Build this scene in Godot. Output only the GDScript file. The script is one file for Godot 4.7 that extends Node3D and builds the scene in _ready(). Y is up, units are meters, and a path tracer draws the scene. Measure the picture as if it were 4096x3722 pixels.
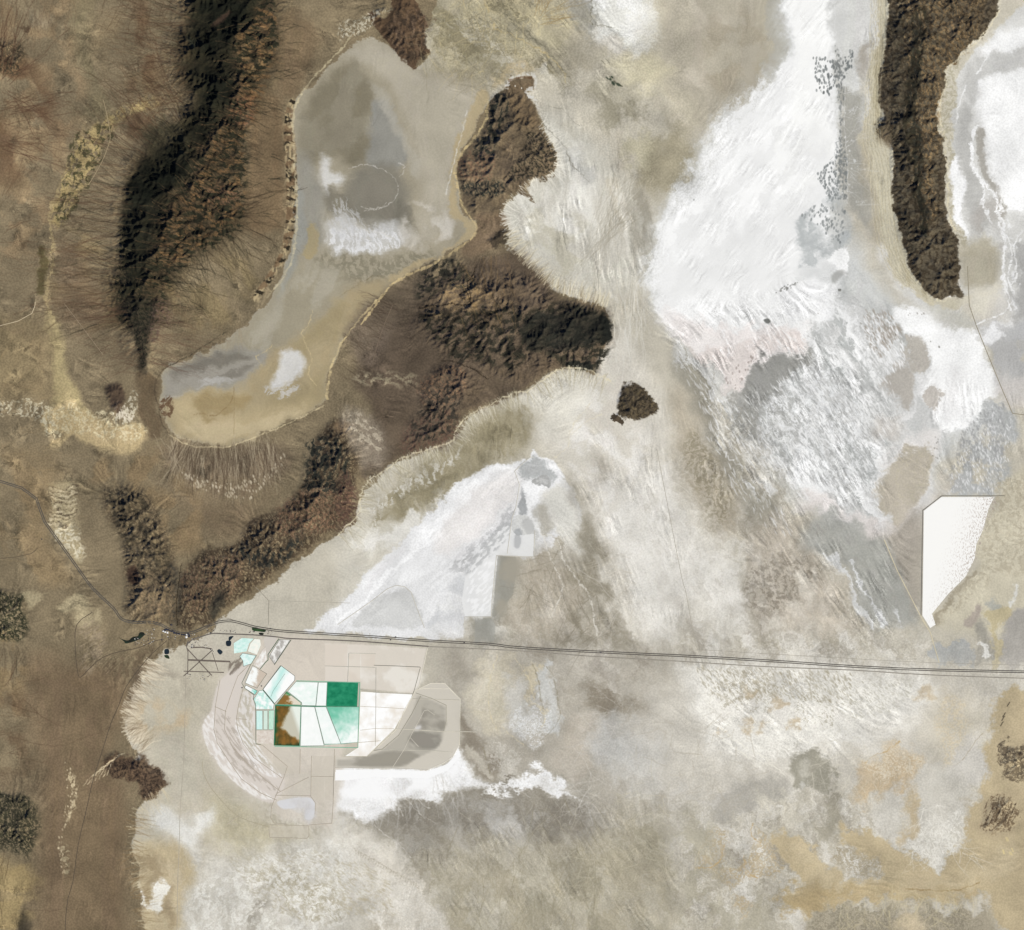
extends Node3D
# A desert basin seen from orbit. One photo pixel is 14 m of ground; x runs east, z south, y up.

const M := 14.0                      # metres to a photo pixel
const OX := 2048.0
const OY := 1861.0
const ORBIT := 705000.0
const MARGIN := 128.0                # land painted beyond the frame, in photo pixels
const TS := 2.125                    # photo pixels to a texel
const TW := 2048
const TH := 1872
const GW := 1024                     # terrain grid, two texels to a cell
const GH := 936

var canvas: Image
var control: Image
var rng := RandomNumberGenerator.new()
var noise_a: PackedByteArray
var noise_r: PackedByteArray
var noise_f: PackedByteArray
var noise_c: PackedByteArray
var rise: PackedFloat32Array         # mountains above the plain
var plain: PackedFloat32Array        # the plain itself
var owner_of: PackedByteArray
var ground_material: StandardMaterial3D
var courses: Image                   # which way wind and water drew the soil out
var streaks: PackedByteArray

# the windows of the photograph in which positions were measured: corner and photo pixels to a unit
const WINDOWS := {
	"O": [0.0, 0.0, 2.0317], "A": [0.0, 0.0, 0.7096], "B": [1350.0, 0.0, 0.7096], "C": [2700.0, 0.0, 0.7097],
	"D": [0.0, 1200.0, 0.7096], "E": [1350.0, 1200.0, 0.7096], "F": [2700.0, 1200.0, 0.7097],
	"G": [0.0, 2422.0, 0.7096], "H": [1350.0, 2422.0, 0.7096], "I": [2700.0, 2422.0, 0.7097],
	"K": [900.0, 2500.0, 0.3002], "L": [1300.0, 2500.0, 0.3275], "T": [450.0, 2400.0, 0.3472],
	"S": [1900.0, 1700.0, 0.5457], "R": [3600.0, 2200.0, 0.3002], "Q": [1650.0, 0.0, 0.5456],
}

func _ready() -> void:
	rng.seed = 77
	var cam := Camera3D.new()
	cam.name = "camera"
	cam.position = Vector3(0, ORBIT, 0)
	cam.rotation_degrees = Vector3(-90, 0, 0)
	cam.fov = rad_to_deg(2.0 * atan(3722.0 * M * 0.5 / ORBIT))
	cam.near = 1000.0
	cam.far = 1500000.0
	add_child(cam)
	var sun := DirectionalLight3D.new()
	sun.name = "sun"
	sun.rotation_degrees = Vector3(-40, 48, 0)     # mid-morning: the light comes from the south-east
	sun.light_energy = 1.5
	sun.light_angular_distance = 0.5
	sun.light_color = Color(1.0, 0.975, 0.895)
	sun.shadow_enabled = true
	add_child(sun)
	var env := Environment.new()
	env.background_mode = Environment.BG_SKY
	var sky_mat := ProceduralSkyMaterial.new()
	sky_mat.sky_top_color = Color(0.30, 0.45, 0.72)
	sky_mat.sky_horizon_color = Color(0.70, 0.76, 0.82)
	sky_mat.ground_bottom_color = Color(0.45, 0.43, 0.40)
	sky_mat.ground_horizon_color = Color(0.70, 0.74, 0.78)
	env.sky = Sky.new()
	env.sky.sky_material = sky_mat
	env.background_energy_multiplier = 0.55
	env.tonemap_mode = Environment.TONE_MAPPER_LINEAR
	env.tonemap_exposure = EXPOSURE
	env.ssao_enabled = true
	env.ssil_enabled = true
	env.sdfgi_enabled = true
	var we := WorldEnvironment.new()
	we.name = "environment"
	we.environment = env
	add_child(we)

	var t0 := Time.get_ticks_msec()
	make_noises()
	print("noises ", Time.get_ticks_msec() - t0)
	raise_mountains()
	print("mountains ", Time.get_ticks_msec() - t0)
	canvas = Image.create(TW, TH, false, Image.FORMAT_RGBA8)
	control = Image.create(TW, TH, false, Image.FORMAT_RGBA8)
	courses = Image.create(GW, GH, false, Image.FORMAT_RGBA8)
	paint_ground()
	print("painted ", Time.get_ticks_msec() - t0)
	draw_streaks()
	print("streaks ", Time.get_ticks_msec() - t0)
	weather()
	print("weathered ", Time.get_ticks_msec() - t0)
	mark_ground()
	print("marked ", Time.get_ticks_msec() - t0)
	ground_material = StandardMaterial3D.new()
	canvas.convert(Image.FORMAT_RGB8)
	ground_material.albedo_texture = ImageTexture.create_from_image(canvas)
	ground_material.roughness = 0.95
	ground_material.metallic_specular = 0.2
	build_terrain()
	print("terrain ", Time.get_ticks_msec() - t0)
	build_works()
	build_town()
	print("built ", Time.get_ticks_msec() - t0)

const EXPOSURE := 1.0

# ---------------------------------------------------------------- measuring

func px(w: String, a: Array) -> PackedVector2Array:
	var o: Array = WINDOWS[w]
	var out := PackedVector2Array()
	for i in range(0, a.size() - 1, 2):
		var x: float = o[0] + a[i] * o[2]
		var y: float = o[1] + a[i + 1] * o[2]
		if x <= 3.0: x = -400.0              # what touches the frame runs on beyond it
		elif x >= 4092.0: x = 4500.0
		if y <= 3.0: y = -400.0
		elif y >= 3717.0: y = 4120.0
		out.append(Vector2(x, y))
	return out

func rounded(p: PackedVector2Array, closed: bool) -> PackedVector2Array:
	var n := p.size()
	if n < 3: return p
	var out := PackedVector2Array()
	var last := n if closed else n - 1
	for i in last:
		var a := p[(i - 1 + n) % n] if closed or i > 0 else p[i]
		var b := p[i]
		var c := p[(i + 1) % n]
		var d := p[(i + 2) % n] if closed or i + 2 < n else c
		for k in 3:
			out.append(b.cubic_interpolate(c, a, d, k / 3.0))
	if not closed: out.append(p[n - 1])
	return out

func texels(p: PackedVector2Array) -> PackedVector2Array:
	var out := PackedVector2Array()
	for v in p: out.append((v + Vector2(MARGIN, MARGIN)) / TS)
	return out

# ---------------------------------------------------------------- painting

func make_noises() -> void:
	noise_a = noise(11, FastNoiseLite.TYPE_SIMPLEX, FastNoiseLite.FRACTAL_FBM, 0.011, 6)
	noise_r = noise(23, FastNoiseLite.TYPE_SIMPLEX, FastNoiseLite.FRACTAL_RIDGED, 0.014, 5)
	noise_f = noise(37, FastNoiseLite.TYPE_SIMPLEX, FastNoiseLite.FRACTAL_FBM, 0.09, 4)
	noise_c = noise(41, FastNoiseLite.TYPE_CELLULAR, FastNoiseLite.FRACTAL_NONE, 0.11, 1)

func noise(s: int, type: int, fractal: int, freq: float, octaves: int) -> PackedByteArray:
	var n := FastNoiseLite.new()
	n.seed = s
	n.noise_type = type
	n.fractal_type = fractal
	n.frequency = freq
	n.fractal_octaves = octaves
	if type == FastNoiseLite.TYPE_CELLULAR:
		n.cellular_return_type = FastNoiseLite.RETURN_DISTANCE2_SUB
	var im := n.get_seamless_image(1024, 1024, false, false, 0.12, true)
	im.convert(Image.FORMAT_L8)
	return im.get_data()

func fill_shape(im: Image, p: PackedVector2Array, off: Vector2, c: Color) -> void:
	var n := p.size()
	var w := im.get_width()
	for y in im.get_height():
		var yy := y + off.y + 0.5
		var xs := PackedFloat32Array()
		var a := p[n - 1]
		for i in n:
			var b := p[i]
			if (a.y <= yy) != (b.y <= yy):
				xs.append(a.x + (yy - a.y) / (b.y - a.y) * (b.x - a.x) - off.x)
			a = b
		if xs.size() < 2: continue
		xs.sort()
		for i in range(0, xs.size() - 1, 2):
			var x0 := maxi(0, int(round(xs[i])))
			var x1 := mini(w, int(round(xs[i + 1])))
			if x1 > x0: im.fill_rect(Rect2i(x0, y, x1 - x0, 1), c)

# a soft-edged patch: [image, where it lies]; soft = edge width as a power of two, in cells
func patch(p: PackedVector2Array, c: Color, soft: int, w: int, h: int, format: int) -> Array:
	var lo := p[0]
	var hi := p[0]
	for v in p:
		lo = lo.min(v)
		hi = hi.max(v)
	var pad := (1 << soft) * 3 + 2
	var x0 := maxi(int(lo.x) - pad, -pad)
	var y0 := maxi(int(lo.y) - pad, -pad)
	var x1 := mini(int(hi.x) + pad, w + pad)
	var y1 := mini(int(hi.y) + pad, h + pad)
	if x1 <= x0 or y1 <= y0: return []
	var unit := 1 << soft
	var iw := int(ceil((x1 - x0) / float(unit))) * unit
	var ih := int(ceil((y1 - y0) / float(unit))) * unit
	var im := Image.create(iw, ih, false, format)
	im.fill(Color(c.r, c.g, c.b, 0.0) if format == Image.FORMAT_RGBA8 else Color(0, 0, 0))
	fill_shape(im, p, Vector2(x0, y0), c)
	if soft > 0:
		for k in soft: im.shrink_x2()
		im.resize(iw, ih, Image.INTERPOLATE_CUBIC)
	return [im, Vector2i(x0, y0)]

func rgb(c: Array, a: float) -> Color:
	return Color(c[0] / 255.0, c[1] / 255.0, c[2] / 255.0, a)

# one patch of colour on the ground
func area(w: String, c: Array, a: float, soft: int, pts: Array, angular := false) -> void:
	var p := px(w, pts)
	if not angular: p = rounded(p, true)
	var d := patch(texels(p), rgb(c, a), soft, TW, TH, Image.FORMAT_RGBA8)
	if d.is_empty(): return
	canvas.blend_rect(d[0], Rect2i(Vector2i.ZERO, d[0].get_size()), d[1])

# how the ground is broken up there: red = how far edges wander, green = grain of the soil
func manner(w: String, c: Array, soft: int, pts: Array) -> void:
	var p := rounded(px(w, pts), true)
	var d := patch(texels(p), rgb(c, 1.0), soft, TW, TH, Image.FORMAT_RGBA8)
	if d.is_empty(): return
	control.blend_rect(d[0], Rect2i(Vector2i.ZERO, d[0].get_size()), d[1])

# a patch that covers the ground in streaks or mottles: noise n, drawn out along the angle; covers where the noise lies between lo and hi
func mottle(w: String, c: Array, a: float, soft: int, pts: Array, n: PackedByteArray, lo: float, hi: float, angle := 0.0, along := 1.0, across := 1.0) -> void:
	var p := rounded(px(w, pts), true)
	var d := patch(texels(p), rgb(c, a), soft, TW, TH, Image.FORMAT_RGBA8)
	if d.is_empty(): return
	var im: Image = d[0]
	var at: Vector2i = d[1]
	var iw := im.get_width()
	var ih := im.get_height()
	var b := im.get_data()
	var ca := cos(deg_to_rad(angle))
	var sa := sin(deg_to_rad(angle))
	var ux := ca / along
	var uy := sa / along
	var vx := -sa / across
	var vy := ca / across
	var l := lo * 255.0
	var k := 1.0 / ((hi - lo) * 255.0)
	var jit := rng.randi() % 1024
	for y in ih:
		var gy := y + at.y
		if gy < 0 or gy >= TH: continue
		var i := y * iw * 4 + 3
		for x in iw:
			var m := b[i]
			if m > 0:
				var gx := x + at.x
				var q := (n[((int(gx * ux + gy * uy) + jit) & 1023) | ((int(gx * vx + gy * vy) & 1023) << 10)] - l) * k
				if q <= 0.0: b[i] = 0
				elif q < 1.0: b[i] = int(m * q)
			i += 4
	canvas.blend_rect(Image.create_from_data(iw, ih, false, Image.FORMAT_RGBA8, b), Rect2i(0, 0, iw, ih), at)

func dab(x: int, y: int, c: Color, a: float) -> void:
	if x >= 0 and y >= 0 and x < TW and y < TH:
		var o := canvas.get_pixel(x, y)
		canvas.set_pixel(x, y, Color(o.r + (c.r - o.r) * a, o.g + (c.g - o.g) * a, o.b + (c.b - o.b) * a))

# a thin line between two texel positions
func scratch(p: Vector2, q: Vector2, c: Color, a: float, width: float) -> void:
	var d := q - p
	var n := int(maxf(absf(d.x), absf(d.y))) + 1
	var steep := absf(d.y) > absf(d.x)
	var half := width * 0.5
	for i in n:
		var v := p + d * (float(i) / n)
		var mid := v.x if steep else v.y
		var e := int(floor(mid - half))
		while e <= mid + half:
			var cover := minf(1.0, half + 0.5 - absf(e + 0.5 - mid))
			if cover > 0.0:
				if steep: dab(e, int(v.y), c, a * cover)
				else: dab(int(v.x), e, c, a * cover)
			e += 1

func trail(w: String, c: Array, a: float, width: float, pts: Array, wander := 0.0, angular := false) -> void:
	var p := px(w, pts)
	if not angular: p = rounded(p, false)
	p = texels(p)
	var col := rgb(c, 1.0)
	for i in p.size() - 1:
		var u := p[i]
		var n := maxi(1, int((p[i + 1] - p[i]).length() / 5.0)) if wander > 0.0 else 1
		for k in n:
			var v := p[i].lerp(p[i + 1], (k + 1.0) / n)
			if wander > 0.0:
				v += Vector2(rng.randf_range(-wander, wander), rng.randf_range(-wander, wander))
			scratch(u, v, col, a * rng.randf_range(0.35, 1.0) if wander > 0.0 else a, width * rng.randf_range(0.4, 1.2) if wander > 0.0 else width)
			u = v

# a wash: a wandering line of scrub or silt that forks on its way down
func wash(p: Vector2, ang: float, length: float, c: Color, a: float, width: float, forks: int) -> void:
	var q := p
	var bend := 0.0
	var done := 0.0
	while done < length:
		var s := 4.0 + rng.randf() * 4.0
		bend = bend * 0.7 + rng.randf_range(-0.22, 0.22)
		var r := q + Vector2.from_angle(ang + bend) * s
		scratch(q, r, c, a * (1.0 - 0.55 * done / length), width)
		q = r
		done += s
		if forks > 0 and rng.randf() < 0.09:
			wash(q, ang + rng.randf_range(-0.45, 0.45), (length - done) * 0.7, c, a * 0.8, width * 0.8, forks - 1)

# washes that leave a line to one side of it; side +1 = to the right of the direction of travel
func washes(w: String, pts: Array, side: float, count: int, length: Vector2, c: Array, a: float, width: float, forks := 2, inset := 0.0, spread := 0.3) -> void:
	var p := texels(rounded(px(w, pts), false))
	var total := 0.0
	for i in p.size() - 1: total += p[i].distance_to(p[i + 1])
	for k in count:
		var s := rng.randf() * total
		for i in p.size() - 1:
			var l := p[i].distance_to(p[i + 1])
			if s <= l:
				var d := (p[i + 1] - p[i]) / maxf(l, 0.001)
				var out := Vector2(-d.y, d.x) * side
				var ang := out.angle() + rng.randf_range(-spread, spread)
				wash(p[i] + d * s + out * rng.randf_range(-inset, inset), ang, rng.randf_range(length.x, length.y) / TS, rgb(c, 1.0), a * rng.randf_range(0.45, 1.0), width * rng.randf_range(0.7, 1.3), forks)
				break
			s -= l

# scattered specks of one colour inside an outline
func specks(w: String, c: Array, a: float, count: int, pts: Array, size: Vector2, angle := 0.0, stretch := 1.0) -> void:
	var p := texels(px(w, pts))
	var lo := p[0]
	var hi := p[0]
	for v in p:
		lo = lo.min(v)
		hi = hi.max(v)
	var dir := Vector2.from_angle(deg_to_rad(angle))
	for k in count:
		var v := Vector2(rng.randf_range(lo.x, hi.x), rng.randf_range(lo.y, hi.y))
		if not Geometry2D.is_point_in_polygon(v, p): continue
		var s := rng.randf_range(size.x, size.y) / TS
		var d := dir.rotated(rng.randf_range(-0.3, 0.3))
		var strong := a * rng.randf_range(0.5, 1.0)
		var ru := maxf(0.6, s * 0.5 * stretch)
		var rv := maxf(0.6, s * 0.5)
		var reach := int(ceil(ru)) + 1
		for y in range(-reach, reach + 1):
			for x in range(-reach, reach + 1):
				var u := (x * d.x + y * d.y) / ru
				var w2 := (x * d.y - y * d.x) / rv
				var cover := clampf((1.25 - sqrt(u * u + w2 * w2)) * 2.0, 0.0, 1.0)
				if cover > 0.0: dab(int(v.x) + x, int(v.y) + y, rgb(c, 1.0), strong * cover)

# the soil is drawn out along an angle there; strength 0..1
func course(w: String, angle: float, strength: float, soft: int, pts: Array) -> void:
	var p := grid(rounded(px(w, pts), true), GW)
	var a := deg_to_rad(angle)
	var d := patch(p, Color(cos(a) * 0.5 + 0.5, sin(a) * 0.5 + 0.5, strength, 1.0), soft, GW, GH, Image.FORMAT_RGBA8)
	if d.is_empty(): return
	courses.blend_rect(d[0], Rect2i(Vector2i.ZERO, d[0].get_size()), d[1])

# streaks of sorted gravel and silt: random grains drawn out away from the hills on land and along the painted courses on the flats
func draw_streaks() -> void:
	var n := GW * GH
	# which way is out from the nearest hills: from their outlines only
	var near := Image.create(GW, GH, false, Image.FORMAT_RF)
	for hl in HILLS: fill_shape(near, grid(rounded(px(hl[4], hl[5]), true), GW), Vector2.ZERO, Color(1, 0, 0))
	for k in 3: near.shrink_x2()
	var far := near.duplicate() as Image
	for k in 2: far.shrink_x2()
	near.resize(GW, GH, Image.INTERPOLATE_CUBIC)
	far.resize(GW, GH, Image.INTERPOLATE_CUBIC)
	var pa := near.get_data().to_float32_array()
	var pb := far.get_data().to_float32_array()
	var land := land_mask.get_data().to_float32_array()
	var c := courses.get_data()
	var vx := PackedFloat32Array()
	var vy := PackedFloat32Array()
	var amp := PackedByteArray()
	vx.resize(n)
	vy.resize(n)
	amp.resize(n)
	for y in range(1, GH - 1):
		for x in range(1, GW - 1):
			var i := y * GW + x
			var dx := 0.0
			var dy := 0.0
			var s := 0.0
			if land[i] > 0.5:
				dx = pa[i - 1] - pa[i + 1] + 6.0 * (pb[i - 1] - pb[i + 1]) + (noise_a[(x - 1) & 1023 | (y << 10 & 1047552)] - noise_a[(x + 1) & 1023 | (y << 10 & 1047552)]) * 0.0025
				dy = pa[i - GW] - pa[i + GW] + 6.0 * (pb[i - GW] - pb[i + GW]) + (noise_a[x | ((y - 1) & 1023) << 10] - noise_a[x | ((y + 1) & 1023) << 10]) * 0.0025
				s = 0.22
			else:
				var q := 0.9 + (noise_a[((x >> 1) + 300) | ((y >> 1) << 10)] - 128) * 0.02
				dx = cos(q)
				dy = sin(q)
				s = 0.04
			var l := sqrt(dx * dx + dy * dy)
			if l > 0.00001:
				dx /= l
				dy /= l
			var wob := (noise_f[(x & 1023) | ((y & 1023) << 10)] - 128) * 0.004
			var a := c[i * 4 + 3] / 255.0
			if a > 0.0:
				var ex := c[i * 4] / 127.5 - 1.0
				var ey := c[i * 4 + 1] / 127.5 - 1.0
				if ex * dx + ey * dy < 0.0:
					dx = -dx
					dy = -dy
				dx = dx * (1.0 - a) + ex * a
				dy = dy * (1.0 - a) + ey * a
				s = s * (1.0 - a) + c[i * 4 + 2] / 255.0 * a * 0.26
			vx[i] = dx - dy * wob
			vy[i] = dy + dx * wob
			amp[i] = clampi(int(s * (noise_a[((x * 2 + 77) & 1023) | (((y * 2 + 500) & 1023) << 10)] - 70) * 3.6), 0, 255)
	var grainy := PackedByteArray()
	grainy.resize(n)
	for i in n: grainy[i] = ((rng.randi() & 255) * 5 + noise_f[((i & 1023) * 2 & 1023) | (((i >> 10) * 2 & 1023) << 10)] * 6) / 11
	var bands := 8
	var rows := GH / bands
	var parts := []
	parts.resize(bands)
	var job := func(k: int) -> void: parts[k] = streak_rows(vx, vy, amp, grainy, k * rows, rows)
	var task := WorkerThreadPool.add_group_task(job, bands)
	WorkerThreadPool.wait_for_group_task_completion(task)
	streaks = PackedByteArray()
	for b in parts: streaks.append_array(b)

func streak_rows(vx: PackedFloat32Array, vy: PackedFloat32Array, amp: PackedByteArray, g: PackedByteArray, y0: int, rows: int) -> PackedByteArray:
	var out := PackedByteArray()
	out.resize(rows * GW)
	var o := 0
	for y in range(y0, y0 + rows):
		for x in GW:
			var i := y * GW + x
			var sum := int(g[i])
			for way in 2:
				var fx := x + 0.5
				var fy := y + 0.5
				var sgn := 1.0 if way == 0 else -1.0
				for k in 9:
					var j := int(fy) * GW + int(fx)
					fx += vx[j] * sgn
					fy += vy[j] * sgn
					if fx < 1.0 or fy < 1.0 or fx >= GW - 1 or fy >= GH - 1: break
					sum += g[int(fy) * GW + int(fx)]
			out[o] = clampi(128 + int((sum / 19.0 - 127.5) * amp[i] * 0.04), 0, 255)
			o += 1
	return out

# edges wander and the ground gets its grain
func weather() -> void:
	var src := canvas.get_data()
	var ctl := control.get_data()
	var bands := 8
	var rows := TH / bands
	var parts := []
	parts.resize(bands)
	var job := func(k: int) -> void: parts[k] = weather_rows(src, ctl, k * rows, rows)
	var task := WorkerThreadPool.add_group_task(job, bands)
	WorkerThreadPool.wait_for_group_task_completion(task)
	var all := PackedByteArray()
	for b in parts: all.append_array(b)
	canvas = Image.create_from_data(TW, TH, false, Image.FORMAT_RGBA8, all)

func weather_rows(src: PackedByteArray, ctl: PackedByteArray, y0: int, rows: int) -> PackedByteArray:
	var out := PackedByteArray()
	out.resize(rows * TW * 4)
	var na := noise_a
	var nf := noise_f
	var o := 0
	for y in range(y0, y0 + rows):
		var i := y * TW * 4
		var ya := (y & 1023) << 10
		var yb := ((y * 2 + 371) & 1023) << 10
		var yc := ((y * 3 + 97) & 1023) << 10
		for x in TW:
			var wander := ctl[i] * 0.0011
			var dx := na[((x + 137) & 1023) | ya] - 128 + (nf[((x + 611) & 1023) | ya] - 128) * 0.30
			var dy := na[((x * 2 + 53) & 1023) | yb] - 128 + (nf[((x + 211) & 1023) | yb] - 128) * 0.30
			var sx := clampi(int(x + dx * wander), 0, TW - 1)
			var sy := clampi(int(y + dy * wander), 0, TH - 1)
			var j := (sy * TW + sx) * 4
			var g := 1.0 + ((nf[((x * 2) & 1023) | yb] - 128) * 0.7 + (na[((x * 2 + 19) & 1023) | yb] - 128) * 0.25) * ctl[i + 1] * 0.0000236 + (streaks[(y >> 1) * GW + (x >> 1)] - 128) * 0.0022 + ((na[((x + 400) & 1023) | ya] - 128) * 0.6 + (na[((x >> 1) + 700) & 1023 | ((y >> 1) << 10)] - 128) * 0.5) * (ctl[i + 1] + 4) * 0.00002
			out[o] = clampi(int(src[j] * g), 0, 255)
			out[o + 1] = clampi(int(src[j + 1] * g), 0, 255)
			out[o + 2] = clampi(int(src[j + 2] * g), 0, 255)
			out[o + 3] = 255
			i += 4
			o += 4
	return out

# ---------------------------------------------------------------- relief

const LAND := [838, 0, 836, 60, 848, 100, 815, 132, 790, 100, 760, 85, 725, 75, 690, 85, 665, 110, 640, 140, 610, 170, 580, 195, 570, 230, 576, 280, 580, 330, 580, 400, 575, 450, 565, 500, 550, 540, 525, 590, 490, 630, 450, 665, 400, 695, 340, 715, 318, 735, 312, 770, 318, 800, 325, 830, 345, 855, 385, 870, 430, 880, 470, 875, 510, 855, 560, 835, 610, 810, 640, 790, 645, 750, 660, 700, 690, 650, 730, 600, 770, 560, 800, 540, 850, 515, 890, 490, 925, 470, 938, 445, 915, 420, 900, 380, 900, 340, 905, 310, 925, 270, 945, 235, 960, 205, 975, 185, 1000, 170, 1005, 158, 1030, 150, 1050, 150, 1050, 175, 1035, 188, 1050, 200, 1062, 230, 1075, 260, 1095, 300, 1095, 330, 1080, 345, 1050, 350, 1045, 370, 1050, 390, 1035, 380, 1000, 395, 985, 430, 1000, 455, 990, 480, 1020, 500, 1060, 540, 1100, 575, 1150, 590, 1190, 600, 1200, 640, 1190, 680, 1175, 700, 1170, 740, 1150, 730, 1110, 725, 1080, 735, 1040, 765, 1010, 780, 970, 795, 930, 820, 900, 850, 860, 875, 800, 905, 770, 915, 740, 940, 710, 985, 695, 1020, 680, 1040, 630, 1075, 580, 1105, 560, 1130, 510, 1165, 480, 1185, 440, 1215, 415, 1245, 380, 1262, 330, 1280, 300, 1300, 285, 1330, 260, 1370, 245, 1420, 250, 1450, 265, 1480, 285, 1510, 305, 1530, 322, 1548, 300, 1570, 275, 1590, 265, 1620, 262, 1660, 268, 1700, 270, 1740, 280, 1790, 285, 1832, 0, 1832, 0, 0]
const EAST_RANGE := [1190, 0, 1195, 80, 1180, 200, 1175, 300, 1160, 420, 1155, 550, 1170, 640, 1130, 720, 1150, 780, 1210, 800, 1220, 870, 1220, 950, 1230, 1050, 1240, 1150, 1260, 1300, 1300, 1430, 1330, 1530, 1390, 1620, 1440, 1670, 1500, 1695, 1560, 1670, 1630, 1660, 1600, 1600, 1595, 1500, 1600, 1420, 1570, 1290, 1530, 1210, 1520, 1110, 1530, 1000, 1530, 920, 1500, 850, 1510, 780, 1490, 700, 1480, 620, 1500, 530, 1520, 440, 1515, 390, 1580, 320, 1650, 260, 1730, 210, 1790, 110, 1830, 10, 1835, 0]
const BAY := [690, 85, 725, 75, 760, 85, 790, 100, 815, 132, 880, 150, 960, 170, 945, 235, 925, 270, 905, 310, 900, 340, 900, 380, 915, 420, 938, 445, 925, 470, 890, 490, 850, 515, 800, 540, 770, 560, 730, 600, 690, 650, 660, 700, 645, 750, 640, 790, 610, 810, 560, 835, 510, 855, 470, 875, 430, 880, 385, 870, 345, 855, 325, 830, 318, 800, 312, 770, 318, 735, 340, 715, 400, 695, 450, 665, 490, 630, 525, 590, 550, 540, 565, 500, 575, 450, 580, 400, 580, 330, 576, 280, 570, 230, 580, 195, 610, 170, 640, 140, 665, 110]
const WHITE_SALT := [1548, 0, 1648, 0, 1640, 60, 1645, 130, 1640, 220, 1650, 260, 1645, 330, 1640, 400, 1625, 470, 1640, 510, 1650, 545, 1640, 590, 1600, 640, 1580, 680, 1530, 700, 1480, 720, 1455, 760, 1440, 770, 1415, 735, 1360, 690, 1310, 640, 1285, 590, 1282, 540, 1295, 470, 1300, 430, 1330, 390, 1370, 360, 1395, 300, 1420, 240, 1480, 190, 1530, 150, 1550, 100, 1552, 50]
const WEDGE := [597, 1245, 660, 1195, 720, 1130, 780, 1075, 830, 1025, 880, 970, 920, 935, 980, 910, 1020, 905, 1050, 890, 1085, 905, 1110, 940, 1130, 960, 1142, 1000, 1145, 1050, 1100, 1060, 1052, 1098, 980, 1093, 970, 1216, 915, 1214, 912, 1258, 840, 1258, 700, 1250]

var land_mask: Image

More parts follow.
